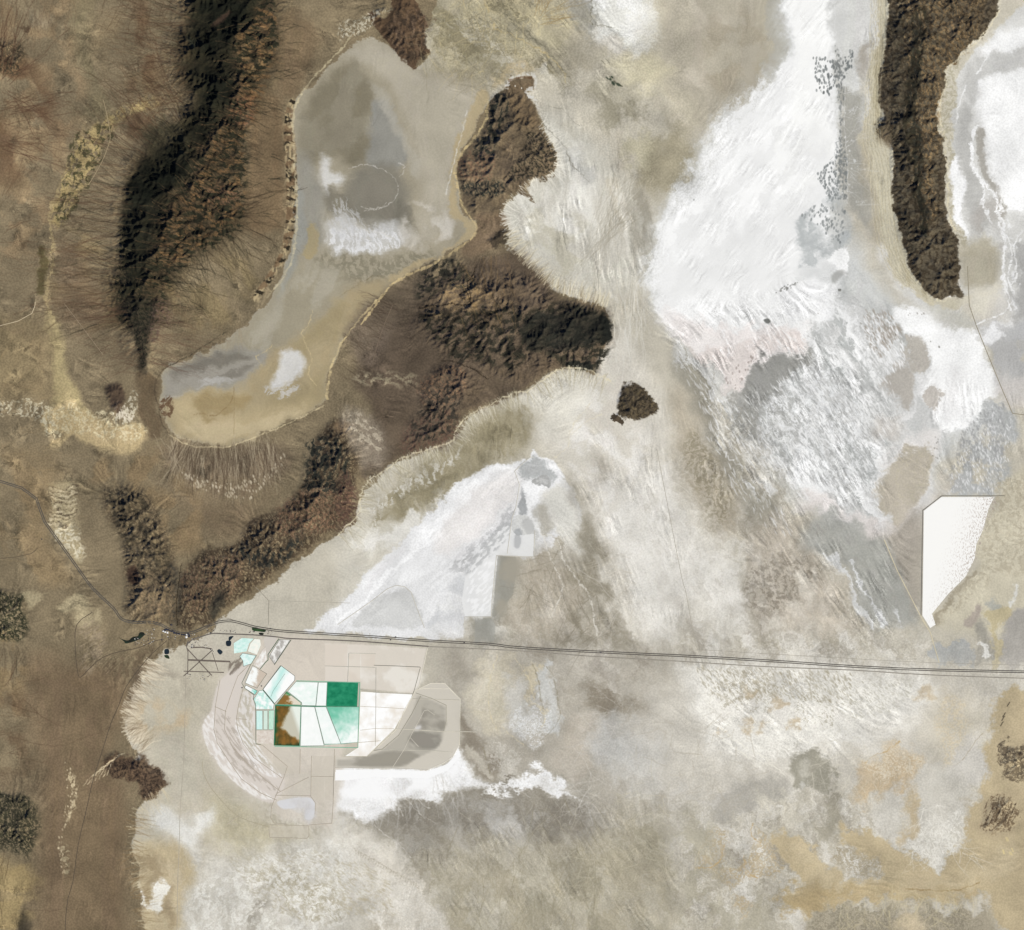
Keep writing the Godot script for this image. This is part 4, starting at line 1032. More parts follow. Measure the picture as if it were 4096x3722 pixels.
func paint_bay() -> void:
	area("O", [160, 152, 133], 0.97, 2, BAY)
	area("O", [178, 171, 155], 0.85, 4, [670, 110, 725, 80, 770, 92, 815, 135, 900, 165, 945, 190, 925, 260, 900, 320, 885, 400, 900, 430, 840, 480, 800, 480, 830, 400, 810, 280, 780, 190, 730, 130])
	area("O", [126, 119, 101], 0.9, 4, [600, 200, 640, 155, 690, 125, 720, 150, 738, 200, 722, 250, 735, 300, 690, 330, 650, 300, 600, 330, 590, 280])
	mottle("O", [150, 144, 128], 0.5, 4, [600, 190, 700, 130, 730, 200, 720, 300, 640, 320, 590, 330], noise_a, 0.44, 0.66, 120.0, 2.0, 1.0)
	area("O", [148, 145, 136], 0.85, 4, [590, 300, 620, 330, 640, 400, 630, 480, 590, 500, 585, 400])
	area("O", [144, 143, 137], 0.85, 3, [738, 192, 768, 205, 790, 260, 800, 320, 770, 335, 720, 320, 730, 250])
	area("O", [178, 173, 160], 0.6, 3, [720, 160, 760, 185, 790, 250, 830, 330, 810, 340, 780, 260, 740, 190])
	area("O", [126, 122, 111], 0.85, 4, [695, 335, 760, 325, 795, 350, 805, 400, 790, 450, 740, 450, 700, 430, 680, 390])
	area("O", [112, 108, 97], 0.6, 3, [640, 372, 680, 380, 700, 420, 690, 440, 650, 420, 635, 395])
	area("O", [116, 112, 101], 0.6, 3, [780, 400, 810, 410, 815, 450, 790, 480, 775, 450])
	area("O", [222, 222, 222], 0.7, 3, [633, 303, 648, 308, 654, 335, 675, 352, 668, 368, 650, 366, 638, 385, 634, 350])
	area("O", [206, 206, 205], 0.75, 4, [640, 450, 660, 420, 690, 425, 720, 445, 780, 435, 798, 465, 775, 492, 700, 502, 650, 492])
	mottle("O", [228, 228, 229], 0.8, 3, [640, 455, 700, 450, 790, 455, 780, 490, 700, 500, 650, 490], noise_f, 0.36, 0.6, 80.0, 2.6, 0.8)
	mottle("O", [202, 202, 202], 0.6, 3, [650, 400, 700, 400, 720, 440, 780, 440, 760, 470, 660, 470], noise_f, 0.46, 0.64, 70.0, 2.6, 0.8)
	mottle("O", [212, 207, 198], 0.7, 3, [800, 400, 860, 410, 890, 430, 880, 470, 830, 490, 790, 480], noise_a, 0.36, 0.6)
	mottle("O", [130, 124, 106], 0.75, 3, [640, 500, 760, 510, 840, 490, 850, 515, 770, 550, 700, 560, 620, 540], noise_f, 0.34, 0.56, 60.0, 1.6, 1.0)
	area("O", [178, 162, 129], 0.85, 2, [945, 175, 960, 190, 945, 235, 925, 270, 905, 305, 898, 340, 893, 385, 912, 420, 938, 445, 925, 470, 890, 490, 840, 520, 800, 540, 770, 560, 760, 548, 800, 525, 860, 500, 905, 470, 920, 445, 895, 430, 880, 395, 888, 340, 894, 290, 915, 240, 930, 200])
	area("O", [168, 152, 120], 0.85, 4, [770, 560, 730, 600, 690, 650, 660, 700, 645, 750, 640, 790, 610, 810, 560, 835, 510, 855, 470, 875, 430, 880, 385, 870, 345, 855, 325, 830, 330, 790, 400, 765, 470, 770, 520, 700, 600, 640, 660, 590, 710, 555])
	mottle("O", [158, 144, 112], 0.6, 4, [760, 560, 690, 650, 650, 740, 640, 790, 520, 840, 540, 740, 600, 660, 680, 580], noise_a, 0.4, 0.62, 120.0, 2.4, 1.0)
	area("O", [158, 150, 130], 0.8, 4, [545, 590, 580, 530, 620, 520, 680, 540, 690, 570, 640, 600, 600, 650, 560, 680, 500, 700, 440, 720, 400, 720, 440, 690, 500, 640])
	mottle("O", [174, 168, 152], 0.7, 4, [570, 540, 640, 520, 690, 560, 600, 650, 480, 710, 420, 710, 520, 630], noise_a, 0.42, 0.62, 120.0, 3.0, 0.8)
	area("O", [168, 152, 114], 0.7, 2, [602, 445, 618, 440, 625, 470, 622, 505, 600, 510, 600, 470])
	area("O", [152, 148, 139], 0.85, 3, [330, 730, 400, 705, 470, 680, 520, 700, 480, 750, 400, 765, 330, 790, 318, 760])
	mottle("O", [116, 111, 101], 0.75, 3, [330, 730, 400, 705, 470, 690, 500, 720, 440, 750, 360, 760], noise_a, 0.36, 0.7, -18.0, 4.0, 0.6)
	mottle("O", [194, 192, 188], 0.6, 2, [320, 740, 360, 730, 420, 745, 470, 745, 400, 762, 330, 785], noise_a, 0.44, 0.6, -12.0, 4.0, 0.6)
	area("O", [182, 166, 132], 0.85, 4, [335, 800, 380, 770, 470, 770, 480, 790, 460, 810, 560, 800, 610, 790, 620, 800, 560, 830, 480, 868, 420, 872, 360, 850])
	mottle("O", [196, 181, 149], 0.6, 3, [340, 800, 400, 775, 460, 780, 440, 800, 480, 830, 600, 800, 540, 840, 430, 872, 370, 850], noise_a, 0.42, 0.6, -10.0, 4.0, 0.8)
	mottle("O", [148, 129, 92], 0.6, 3, [380, 780, 470, 775, 490, 790, 440, 815, 400, 812, 450, 840, 400, 830], noise_a, 0.4, 0.6, -8.0, 5.0, 0.8)
	area("O", [212, 212, 212], 0.85, 3, [550, 696, 580, 685, 600, 705, 592, 735, 566, 752, 540, 772, 530, 760, 545, 735])
	mottle("O", [196, 194, 190], 0.8, 2, [520, 760, 560, 750, 590, 770, 560, 782, 525, 780], noise_f, 0.44, 0.6, -40.0, 3.0, 0.8)
	mottle("O", [96, 74, 56], 0.85, 1, [316, 792, 332, 778, 346, 788, 336, 815, 320, 815], noise_f, 0.36, 0.5, 120.0, 1.4, 0.7)
	area("O", [152, 153, 147], 0.7, 3, [575, 330, 600, 420, 590, 500, 560, 560, 545, 590, 575, 450])
	manner("O", [55, 16, 0], 3, BAY)

func paint_land() -> void:
	area("O", [129, 116, 93], 1.0, 1, LAND)
	manner("O", [60, 58, 0], 2, LAND)
	area("E", [80, 71, 58], 0.95, 2, [1590, 520, 1640, 465, 1720, 480, 1740, 535, 1795, 580, 1770, 650, 1700, 662, 1640, 672, 1590, 640, 1578, 590])
	area("E", [72, 62, 50], 0.95, 0, [1535, 655, 1560, 635, 1590, 650, 1600, 668, 1622, 680, 1610, 700, 1575, 690, 1545, 685])
	mottle("E", [52, 46, 38], 0.8, 1, [1590, 520, 1640, 465, 1720, 480, 1740, 535, 1795, 580, 1770, 650, 1700, 662, 1640, 672, 1590, 640, 1578, 590], noise_f, 0.46, 0.6, 30.0, 1.0, 0.6)
	mottle("E", [105, 93, 70], 0.7, 1, [1590, 520, 1640, 465, 1720, 480, 1740, 535, 1795, 580, 1770, 650, 1700, 662, 1640, 672, 1590, 640, 1578, 590], noise_f, 0.56, 0.7, 120.0, 1.0, 0.6)
	# broad soils
	mottle("A", [146, 126, 98], 0.75, 5, [0, 0, 420, 0, 460, 300, 480, 520, 420, 760, 330, 1000, 280, 1260, 240, 1400, 0, 1400], noise_a, 0.36, 0.6)
	mottle("A", [106, 83, 63], 0.7, 5, [0, 220, 120, 260, 220, 420, 300, 560, 330, 740, 260, 960, 60, 1000, 0, 900], noise_a, 0.34, 0.62, 30.0, 2.0, 1.0)
	area("A", [125, 115, 90], 0.7, 4, [440, 0, 520, 0, 520, 300, 600, 560, 640, 640, 520, 700, 460, 620, 500, 480, 400, 260])
	area("A", [150, 138, 116], 0.6, 4, [160, 60, 240, 80, 300, 130, 240, 160, 180, 140])
	mottle("A", [147, 130, 101], 0.7, 5, [540, 120, 760, 100, 940, 250, 900, 400, 680, 420, 560, 380], noise_a, 0.4, 0.64, 125.0, 3.0, 1.0)
	mottle("A", [100, 79, 60], 0.7, 4, [740, 0, 830, 140, 900, 330, 860, 520, 760, 500, 800, 330, 760, 160], noise_a, 0.34, 0.6)
	mottle("A", [95, 75, 58], 0.7, 4, [700, 480, 840, 440, 900, 560, 860, 700, 720, 800, 700, 680], noise_a, 0.36, 0.6)
	area("A", [117, 99, 76], 0.85, 4, [1390, 540, 1500, 500, 1600, 600, 1600, 1000, 1610, 1280, 1380, 1300, 1370, 1000, 1400, 800])
	area("A", [118, 101, 79], 0.8, 4, [1600, 60, 1750, 120, 1800, 260, 1700, 480, 1600, 560, 1540, 440, 1560, 200])
	mottle("A", [147, 130, 98], 0.8, 4, [330, 1300, 480, 1330, 660, 1500, 640, 1700, 680, 1832, 300, 1832, 280, 1600], noise_a, 0.42, 0.66)
	area("A", [111, 94, 76], 0.6, 5, [330, 1350, 440, 1400, 560, 1600, 620, 1832, 360, 1832, 320, 1560])
	mottle("A", [133, 118, 88], 0.7, 4, [880, 1560, 1100, 1480, 1380, 1400, 1480, 1500, 1400, 1700, 1300, 1832, 900, 1832], noise_a, 0.38, 0.66, 60.0, 3.0, 1.0)
	# the cream willow strip and the wash that follows it south
	mottle("A", [175, 156, 111], 0.95, 3, [860, 560, 900, 590, 760, 640, 660, 680, 600, 760, 540, 900, 480, 1060, 400, 1200, 310, 1290, 280, 1240, 320, 1100, 370, 960, 420, 820, 500, 720, 620, 640, 740, 580], noise_f, 0.30, 0.52, 125.0, 2.0, 1.0)
	mottle("A", [70, 68, 48], 0.85, 2, [600, 700, 640, 760, 580, 860, 500, 1050, 420, 1200, 330, 1250, 330, 1120, 400, 960, 370, 860, 450, 740], noise_f, 0.52, 0.68, 125.0, 2.0, 1.0)
	trail("A", [174, 156, 117], 0.8, 9.0, [330, 1080, 290, 1180, 270, 1300, 290, 1400, 270, 1560, 275, 1700, 320, 1832], 3.0)
	area("A", [87, 79, 54], 0.8, 2, [230, 1400, 262, 1420, 250, 1560, 250, 1650, 215, 1640, 205, 1520])
	mottle("D", [173, 158, 119], 0.9, 3, [250, 60, 330, 80, 350, 260, 380, 400, 460, 560, 520, 650, 400, 760, 300, 640, 300, 420, 260, 240], noise_a, 0.36, 0.58, 75.0, 5.0, 0.7)
	area("D", [184, 165, 127], 0.92, 3, [280, 600, 380, 560, 460, 600, 560, 670, 640, 700, 770, 690, 815, 760, 800, 830, 700, 855, 560, 845, 470, 800, 400, 760, 310, 850, 280, 800, 360, 740, 260, 740, 240, 690])
	mottle("D", [211, 200, 167], 0.7, 2, [260, 600, 460, 600, 780, 700, 810, 780, 680, 800, 520, 760, 400, 740, 260, 760], noise_f, 0.46, 0.64)
	mottle("D", [206, 198, 173], 0.8, 2, [0, 590, 120, 560, 260, 580, 300, 640, 270, 760, 230, 700, 60, 650, 0, 680], noise_f, 0.52, 0.66)
	area("D", [145, 128, 97], 0.6, 5, [0, 150, 240, 120, 280, 400, 260, 560, 0, 560])
	mottle("D", [206, 198, 175], 0.85, 2, [640, 560, 700, 580, 760, 520, 790, 600, 740, 680, 660, 680, 600, 640], noise_f, 0.5, 0.64)
	area("D", [93, 79, 62], 0.7, 3, [780, 420, 870, 440, 880, 600, 920, 730, 840, 790, 800, 690, 780, 560])
	# terraces of the old lake
	area("D", [173, 160, 129], 0.85, 3, [300, 1020, 400, 1020, 440, 1200, 440, 1330, 460, 1480, 400, 1460, 330, 1330, 270, 1230, 280, 1100])
	for k in 8:
		var y := 1046 + k * 30
		trail("D", [214, 200, 170], 0.8, 4.0, [290 - k * 3, y + 14, 360, y + 24, 430, y + 14], 1.2)
		trail("D", [78, 66, 54], 0.85, 2.2, [280 - k * 3, y, 360, y + 10, 436, y - 2], 1.0)
	mottle("D", [216, 208, 185], 0.75, 3, [310, 1290, 430, 1290, 460, 1460, 380, 1420], noise_f, 0.42, 0.6)
	# the streaked fan south of the bay
	area("D", [111, 97, 80], 0.7, 4, [880, 860, 1000, 780, 1110, 830, 1290, 840, 1450, 800, 1600, 830, 1660, 900, 1500, 1060, 1300, 1110, 1100, 1060, 980, 980])
	area("D", [117, 102, 82], 0.7, 5, [900, 960, 1140, 1100, 1400, 1130, 1560, 1080, 1460, 1200, 1380, 1330, 1200, 1340, 1080, 1220, 960, 1080])
	mottle("D", [150, 130, 99], 0.7, 5, [0, 900, 260, 880, 300, 1100, 260, 1300, 420, 1560, 300, 1600, 0, 1500], noise_a, 0.34, 0.6, 60.0, 2.5, 1.0)
	mottle("D", [140, 120, 91], 0.7, 5, [500, 880, 880, 860, 1060, 1060, 1200, 1330, 1000, 1440, 860, 1200, 700, 1050, 520, 1040], noise_a, 0.36, 0.6)
	mottle("D", [187, 174, 141], 0.7, 3, [100, 1640, 260, 1660, 420, 1640, 560, 1720, 560, 1832, 420, 1832, 300, 1740, 200, 1832, 180, 1740], noise_a, 0.36, 0.58, 130.0, 3.0, 0.7)
	# the south-western slope
	area("G", [117, 99, 78], 0.7, 5, [140, 300, 420, 330, 700, 420, 640, 760, 560, 860, 700, 1000, 720, 1250, 700, 1500, 780, 1832, 180, 1832, 200, 1450, 200, 900])
	mottle("G", [144, 124, 93], 0.7, 4, [0, 120, 130, 180, 130, 500, 60, 640, 0, 660], noise_a, 0.38, 0.6)
	mottle("G", [99, 82, 64], 0.7, 4, [0, 480, 130, 520, 130, 760, 180, 920, 100, 980, 0, 960], noise_a, 0.34, 0.6, 20.0, 2.0, 1.0)
	mottle("G", [157, 138, 99], 0.75, 4, [0, 1440, 160, 1470, 180, 1690, 120, 1800, 0, 1832], noise_a, 0.38, 0.62, -20.0, 3.0, 1.0)
	mottle("G", [149, 134, 113], 0.75, 3, [430, 100, 520, 60, 580, 220, 500, 380, 460, 330], noise_f, 0.4, 0.62, -50.0, 3.0, 1.0)
	mottle("G", [101, 87, 70], 0.7, 4, [560, 330, 760, 260, 900, 220, 820, 330, 700, 460, 600, 480], noise_f, 0.4, 0.62, 115.0, 3.0, 1.0)
	area("G", [90, 78, 66], 0.6, 3, [760, 380, 830, 340, 740, 520, 690, 570])
	mottle("G", [193, 178, 146], 0.8, 2, [370, 940, 420, 960, 430, 1090, 390, 1210, 370, 1200, 400, 1060], noise_f, 0.44, 0.6)
	mottle("G", [187, 174, 143], 0.7, 2, [340, 1340, 380, 1380, 385, 1500, 365, 1510], noise_f, 0.46, 0.6)
	paint_mountains()

func paint_mountains() -> void:
	# the forested range
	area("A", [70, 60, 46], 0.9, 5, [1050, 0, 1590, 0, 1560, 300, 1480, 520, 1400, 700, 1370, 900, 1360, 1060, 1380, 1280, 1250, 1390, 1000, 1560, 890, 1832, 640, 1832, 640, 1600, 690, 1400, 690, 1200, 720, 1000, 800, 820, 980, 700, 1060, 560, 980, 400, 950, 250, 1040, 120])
	mottle("A", [124, 96, 66], 0.7, 3, [1340, 60, 1560, 60, 1540, 300, 1480, 540, 1400, 720, 1370, 900, 1380, 1150, 1260, 1300, 1000, 1480, 880, 1500, 920, 1230, 1080, 1060, 1140, 900, 1250, 680, 1330, 480], noise_f, 0.46, 0.64, 15.0, 2.5, 1.0)
	mottle("A", [142, 118, 84], 0.6, 3, [1330, 240, 1500, 260, 1480, 420, 1360, 420, 1330, 330], noise_f, 0.46, 0.64, 0.0, 2.5, 1.0)
	mottle("A", [116, 80, 62], 0.6, 3, [1290, 560, 1420, 540, 1400, 700, 1260, 690], noise_f, 0.4, 0.6, 60.0, 0.9, 0.5)
	mottle("A", [122, 92, 74], 0.6, 3, [1130, 1060, 1340, 1040, 1340, 1150, 1180, 1160], noise_f, 0.36, 0.6, 60.0, 0.9, 0.5)
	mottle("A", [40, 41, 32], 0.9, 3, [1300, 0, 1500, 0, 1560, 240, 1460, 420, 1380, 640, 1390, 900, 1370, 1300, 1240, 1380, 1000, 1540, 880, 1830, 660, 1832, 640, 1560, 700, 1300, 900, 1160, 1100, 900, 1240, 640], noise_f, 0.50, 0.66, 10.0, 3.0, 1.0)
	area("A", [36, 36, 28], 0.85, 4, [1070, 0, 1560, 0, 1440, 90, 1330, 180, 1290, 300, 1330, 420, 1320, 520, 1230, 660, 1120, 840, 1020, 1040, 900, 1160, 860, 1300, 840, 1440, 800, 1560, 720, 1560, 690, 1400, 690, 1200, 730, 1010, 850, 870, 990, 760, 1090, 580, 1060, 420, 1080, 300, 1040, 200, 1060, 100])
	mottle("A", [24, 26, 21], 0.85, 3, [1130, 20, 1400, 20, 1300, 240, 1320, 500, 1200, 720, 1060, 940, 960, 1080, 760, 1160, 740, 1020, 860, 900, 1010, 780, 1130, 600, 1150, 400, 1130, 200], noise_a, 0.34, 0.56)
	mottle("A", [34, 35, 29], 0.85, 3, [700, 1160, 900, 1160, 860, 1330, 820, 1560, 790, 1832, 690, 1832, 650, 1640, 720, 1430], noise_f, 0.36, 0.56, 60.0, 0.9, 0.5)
	area("A", [105, 78, 66], 0.5, 2, [1230, 100, 1290, 60, 1310, 80, 1240, 140, 1190, 150])
	mottle("A", [84, 96, 85], 0.4, 4, [980, 240, 1120, 240, 1140, 330, 1000, 340], noise_a, 0.4, 0.6)
	mottle("A", [69, 65, 50], 0.8, 4, [800, 760, 920, 640, 1080, 560, 1060, 700, 940, 800, 860, 880], noise_a, 0.3, 0.56)
	area("D", [59, 53, 44], 0.85, 3, [680, 0, 880, 0, 860, 140, 840, 300, 820, 420, 790, 410, 760, 240, 700, 120])
	mottle("D", [34, 35, 29], 0.8, 2, [690, 0, 860, 0, 840, 200, 820, 400, 780, 300, 720, 120], noise_f, 0.42, 0.6, 60.0, 0.9, 0.5)
	mottle("D", [104, 84, 77], 0.6, 3, [850, 60, 900, 0, 960, 60, 880, 230, 840, 200], noise_f, 0.4, 0.6, 60.0, 0.9, 0.5)
	# the spur above the bay
	area("B", [89, 72, 57], 0.95, 1, [330, 0, 460, 40, 490, 120, 500, 240, 525, 290, 440, 340, 425, 385, 330, 300, 280, 220, 200, 130, 180, 60, 300, 60])
	mottle("B", [116, 97, 80], 0.7, 2, [330, 60, 480, 60, 500, 260, 440, 330, 320, 260, 290, 150], noise_f, 0.5, 0.66, 70.0, 2.0, 1.0)
	mottle("B", [57, 49, 42], 0.7, 2, [330, 20, 480, 60, 510, 290, 420, 360, 280, 200], noise_f, 0.48, 0.64, 70.0, 2.0, 1.0)
	mottle("B", [208, 201, 180], 0.8, 2, [0, 130, 130, 100, 200, 60, 300, 60, 220, 90, 180, 170, 60, 200, 0, 230], noise_f, 0.46, 0.62, 60.0, 0.9, 0.5)
	# the peninsula
	area("B", [110, 97, 79], 0.95, 1, [860, 560, 920, 520, 980, 450, 1100, 435, 1105, 490, 1060, 515, 1110, 590, 1140, 700, 1200, 800, 1235, 860, 1235, 930, 1190, 990, 1100, 1010, 1060, 1060, 1110, 1130, 980, 1080, 930, 1180, 900, 1240, 790, 1230, 740, 1180, 700, 1110, 690, 1030, 680, 950, 720, 860, 790, 770, 840, 680])
	area("B", [109, 94, 74], 0.8, 3, [980, 460, 1100, 450, 1100, 490, 1040, 520, 1110, 600, 1130, 700, 1050, 720, 980, 640, 940, 520])
	area("B", [96, 84, 70], 0.8, 4, [900, 860, 1000, 900, 1080, 960, 1040, 1050, 960, 1020, 900, 960])
	mottle("B", [120, 96, 78], 0.8, 2, [700, 880, 860, 840, 880, 920, 860, 1020, 760, 1020, 690, 990], noise_f, 0.44, 0.6, 60.0, 0.9, 0.5)
	mottle("B", [120, 103, 83], 0.7, 2, [930, 760, 1000, 780, 980, 850, 1150, 780, 1220, 880, 1150, 960, 1080, 900, 940, 850], noise_f, 0.48, 0.64, 60.0, 0.9, 0.5)
	mottle("B", [42, 45, 41], 0.85, 2, [870, 530, 960, 560, 960, 660, 900, 760, 860, 900, 760, 860, 830, 720], noise_f, 0.42, 0.6, 110.0, 2.0, 1.0)
	mottle("B", [44, 47, 44], 0.8, 2, [700, 1040, 860, 1020, 960, 1040, 900, 1110, 760, 1100, 700, 1090], noise_f, 0.4, 0.58, 60.0, 0.9, 0.5)
	mottle("B", [49, 47, 40], 0.8, 2, [1080, 740, 1180, 780, 1230, 900, 1180, 980, 1060, 1010, 960, 1000, 1040, 860], noise_f, 0.48, 0.62, 60.0, 0.9, 0.5)
	area("B", [124, 106, 86], 0.85, 3, [760, 1220, 920, 1200, 940, 1280, 880, 1360, 800, 1440, 700, 1440, 760, 1330, 790, 1270])
	area("B", [64, 57, 48], 0.9, 2, [840, 1360, 890, 1310, 940, 1300, 975, 1330, 930, 1380, 870, 1390])
	# the central mountain
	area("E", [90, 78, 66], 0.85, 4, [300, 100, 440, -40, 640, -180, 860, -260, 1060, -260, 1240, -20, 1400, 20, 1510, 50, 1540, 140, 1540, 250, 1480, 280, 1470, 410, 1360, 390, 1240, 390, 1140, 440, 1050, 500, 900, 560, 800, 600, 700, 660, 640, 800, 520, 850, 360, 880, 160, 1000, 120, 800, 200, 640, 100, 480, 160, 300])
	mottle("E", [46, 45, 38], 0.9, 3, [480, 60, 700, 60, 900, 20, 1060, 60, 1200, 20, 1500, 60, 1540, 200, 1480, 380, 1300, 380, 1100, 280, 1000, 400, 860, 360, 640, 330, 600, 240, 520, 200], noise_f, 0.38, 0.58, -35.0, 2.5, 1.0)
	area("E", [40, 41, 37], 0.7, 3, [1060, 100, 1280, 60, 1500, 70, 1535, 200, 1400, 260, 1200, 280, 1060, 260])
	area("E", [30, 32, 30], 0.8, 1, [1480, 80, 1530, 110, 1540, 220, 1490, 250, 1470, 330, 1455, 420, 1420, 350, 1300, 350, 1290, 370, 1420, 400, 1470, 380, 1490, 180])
	mottle("E", [125, 108, 86], 0.75, 3, [440, 60, 640, -20, 900, -60, 1100, -40, 900, 60, 640, 60, 500, 100], noise_f, 0.46, 0.62, -20.0, 4.0, 0.8)
	mottle("E", [129, 102, 81], 0.75, 3, [460, 480, 580, 380, 700, 380, 720, 480, 640, 600, 500, 620, 480, 560], noise_f, 0.46, 0.62, 60.0, 0.9, 0.5)
	mottle("E", [101, 80, 68], 0.8, 3, [380, 720, 520, 640, 680, 640, 640, 780, 500, 840, 360, 860], noise_f, 0.42, 0.6, 60.0, 0.9, 0.5)
	mottle("E", [47, 45, 41], 0.8, 3, [440, 640, 560, 480, 640, 440, 700, 560, 660, 700, 540, 800, 420, 780], noise_f, 0.48, 0.62, 120.0, 2.0, 1.0)
	area("E", [98, 86, 72], 0.7, 4, [780, 420, 900, 400, 1080, 480, 900, 570, 760, 620])
	mottle("E", [159, 148, 123], 0.75, 3, [100, 420, 260, 410, 440, 430, 440, 480, 300, 480, 120, 470], noise_f, 0.4, 0.6, 10.0, 2.0, 1.0)
	area("E", [106, 94, 82], 0.7, 4, [120, 60, 260, 0, 330, 100, 280, 260, 180, 380, 100, 340, 60, 200])
	area("B", [102, 90, 76], 0.8, 4, [260, 1640, 420, 1550, 560, 1480, 500, 1640, 440, 1760, 300, 1832, 160, 1832])
	mottle("B", [50, 49, 42], 0.85, 3, [440, 1640, 490, 1510, 640, 1460, 760, 1560, 780, 1640, 620, 1620, 520, 1680, 460, 1690], noise_f, 0.4, 0.58, 150.0, 2.0, 1.0)
	mottle("B", [148, 127, 96], 0.7, 3, [600, 1620, 720, 1580, 880, 1660, 760, 1740, 500, 1790, 560, 1700], noise_f, 0.44, 0.6, -20.0, 4.0, 0.8)
	area("B", [103, 90, 76], 0.7, 4, [860, 1460, 1040, 1480, 1180, 1600, 1240, 1680, 1100, 1700, 980, 1600])
	# the southern hills
	mottle("D", [74, 63, 51], 0.9, 3, [1850, 690, 1973, 690, 2040, 780, 2040, 900, 1990, 1100, 1960, 1230, 1840, 1320, 1600, 1500, 1400, 1640, 1240, 1760, 1180, 1832, 1000, 1832, 1000, 1680, 1050, 1500, 1180, 1400, 1350, 1360, 1400, 1250, 1560, 1180, 1680, 1060, 1740, 900], noise_f, 0.22, 0.5, 60.0, 0.9, 0.5)
	mottle("D", [127, 100, 81], 0.8, 3, [1560, 1160, 1800, 1050, 1973, 1060, 1973, 1200, 1840, 1300, 1700, 1330, 1560, 1330], noise_f, 0.46, 0.62, 60.0, 0.9, 0.5)
	mottle("D", [123, 101, 82], 0.8, 3, [1040, 1520, 1330, 1420, 1360, 1560, 1260, 1700, 1100, 1780, 1040, 1700], noise_f, 0.48, 0.64, 60.0, 0.9, 0.5)
	mottle("D", [40, 43, 40], 0.85, 3, [1750, 800, 1900, 780, 1960, 960, 1880, 1100, 1700, 1080], noise_f, 0.44, 0.6, 110.0, 2.0, 1.0)
	mottle("D", [40, 43, 42], 0.85, 3, [1360, 1380, 1560, 1400, 1720, 1300, 1680, 1400, 1560, 1500, 1380, 1480], noise_f, 0.44, 0.6, 100.0, 2.0, 1.0)
	area("D", [56, 55, 51], 0.8, 3, [950, 1500, 1000, 1520, 1010, 1700, 1000, 1832, 950, 1832, 930, 1660])
	area("D", [57, 55, 49], 0.75, 3, [1190, 1680, 1250, 1640, 1260, 1720, 1210, 1810, 1180, 1760])
	area("D", [155, 130, 100], 0.7, 3, [1880, 700, 1973, 680, 1990, 720, 1920, 750])
	mottle("E", [85, 66, 58], 0.85, 3, [0, 1000, 60, 990, 120, 1090, 100, 1200, 40, 1280, 0, 1300], noise_f, 0.34, 0.56, 60.0, 0.9, 0.5)
	area("E", [150, 139, 124], 0.7, 4, [20, 620, 140, 620, 240, 720, 270, 900, 180, 960, 80, 860, 40, 740])
	mottle("E", [202, 191, 170], 0.6, 3, [20, 640, 160, 640, 240, 760, 240, 860, 120, 820], noise_f, 0.48, 0.64, 50.0, 2.0, 1.0)
	mottle("D", [98, 86, 69], 0.9, 3, [560, 1090, 640, 1030, 790, 1060, 880, 1180, 950, 1330, 990, 1480, 1000, 1680, 1010, 1820, 860, 1832, 700, 1780, 720, 1640, 690, 1480, 680, 1320, 600, 1230], noise_f, 0.26, 0.5, 60.0, 0.9, 0.5)
	mottle("D", [54, 50, 42], 0.6, 2, [600, 1060, 800, 1080, 880, 1260, 960, 1450, 940, 1600, 800, 1560, 720, 1380, 640, 1240], noise_f, 0.46, 0.6, 40.0, 2.0, 1.0)
	mottle("D", [134, 116, 93], 0.7, 3, [720, 1560, 900, 1540, 980, 1640, 940, 1780, 760, 1740], noise_f, 0.44, 0.62, 60.0, 0.9, 0.5)
	area("D", [63, 50, 44], 0.7, 3, [590, 500, 640, 470, 690, 480, 715, 540, 680, 610, 640, 640, 610, 590])
	area("D", [63, 48, 41], 0.8, 2, [720, 1530, 760, 1500, 790, 1560, 770, 1610, 730, 1590])
	mottle("D", [50, 51, 39], 0.9, 3, [0, 1620, 70, 1650, 130, 1740, 150, 1832, 110, 1900, 40, 1920, 0, 1920], noise_f, 0.3, 0.54, 60.0, 0.9, 0.5)
	mottle("G", [136, 120, 97], 0.8, 3, [0, 960, 160, 960, 240, 1060, 220, 1160, 100, 1060, 0, 1000], noise_f, 0.36, 0.6, 60.0, 0.9, 0.5)
	mottle("G", [54, 53, 42], 0.9, 3, [0, 1000, 100, 1070, 180, 1130, 215, 1210, 200, 1350, 130, 1440, 60, 1380, 0, 1350], noise_f, 0.28, 0.52, 60.0, 0.9, 0.5)
	area("G", [49, 45, 38], 0.7, 3, [90, 1800, 150, 1780, 190, 1832, 80, 1832])
	area("G", [95, 78, 63], 0.9, 2, [570, 880, 640, 830, 740, 850, 830, 860, 890, 950, 930, 1010, 870, 1070, 800, 1095, 770, 1000, 690, 970, 630, 960])
	mottle("G", [56, 47, 40], 0.8, 2, [590, 880, 740, 850, 830, 880, 920, 1010, 800, 1080, 760, 980, 640, 960], noise_f, 0.46, 0.62, 60.0, 0.9, 0.5)
	mottle("A", [65, 59, 47], 0.85, 3, [0, 250, 60, 230, 120, 260, 140, 330, 90, 400, 40, 420, 0, 410], noise_f, 0.34, 0.56, 60.0, 0.9, 0.5)
	area("A", [81, 68, 54], 0.8, 2, [110, 150, 150, 140, 160, 180, 120, 190])
	manner("O", [40, 60, 0], 3, [640, 1040, 720, 960, 740, 900, 640, 850, 800, 560, 900, 500, 1000, 500, 1190, 600, 1180, 740, 1000, 780, 860, 870, 740, 930, 680, 1030, 440, 1210, 180, 1180, 180, 960, 330, 1000, 540, 1060])
	manner("O", [40, 60, 0], 3, [370, 0, 560, 0, 530, 200, 490, 400, 470, 490, 330, 600, 300, 720, 230, 600, 250, 330, 370, 220])
	manner("B", [30, 60, 0], 2, [860, 560, 980, 450, 1100, 435, 1235, 900, 1060, 1060, 790, 1230, 680, 950])

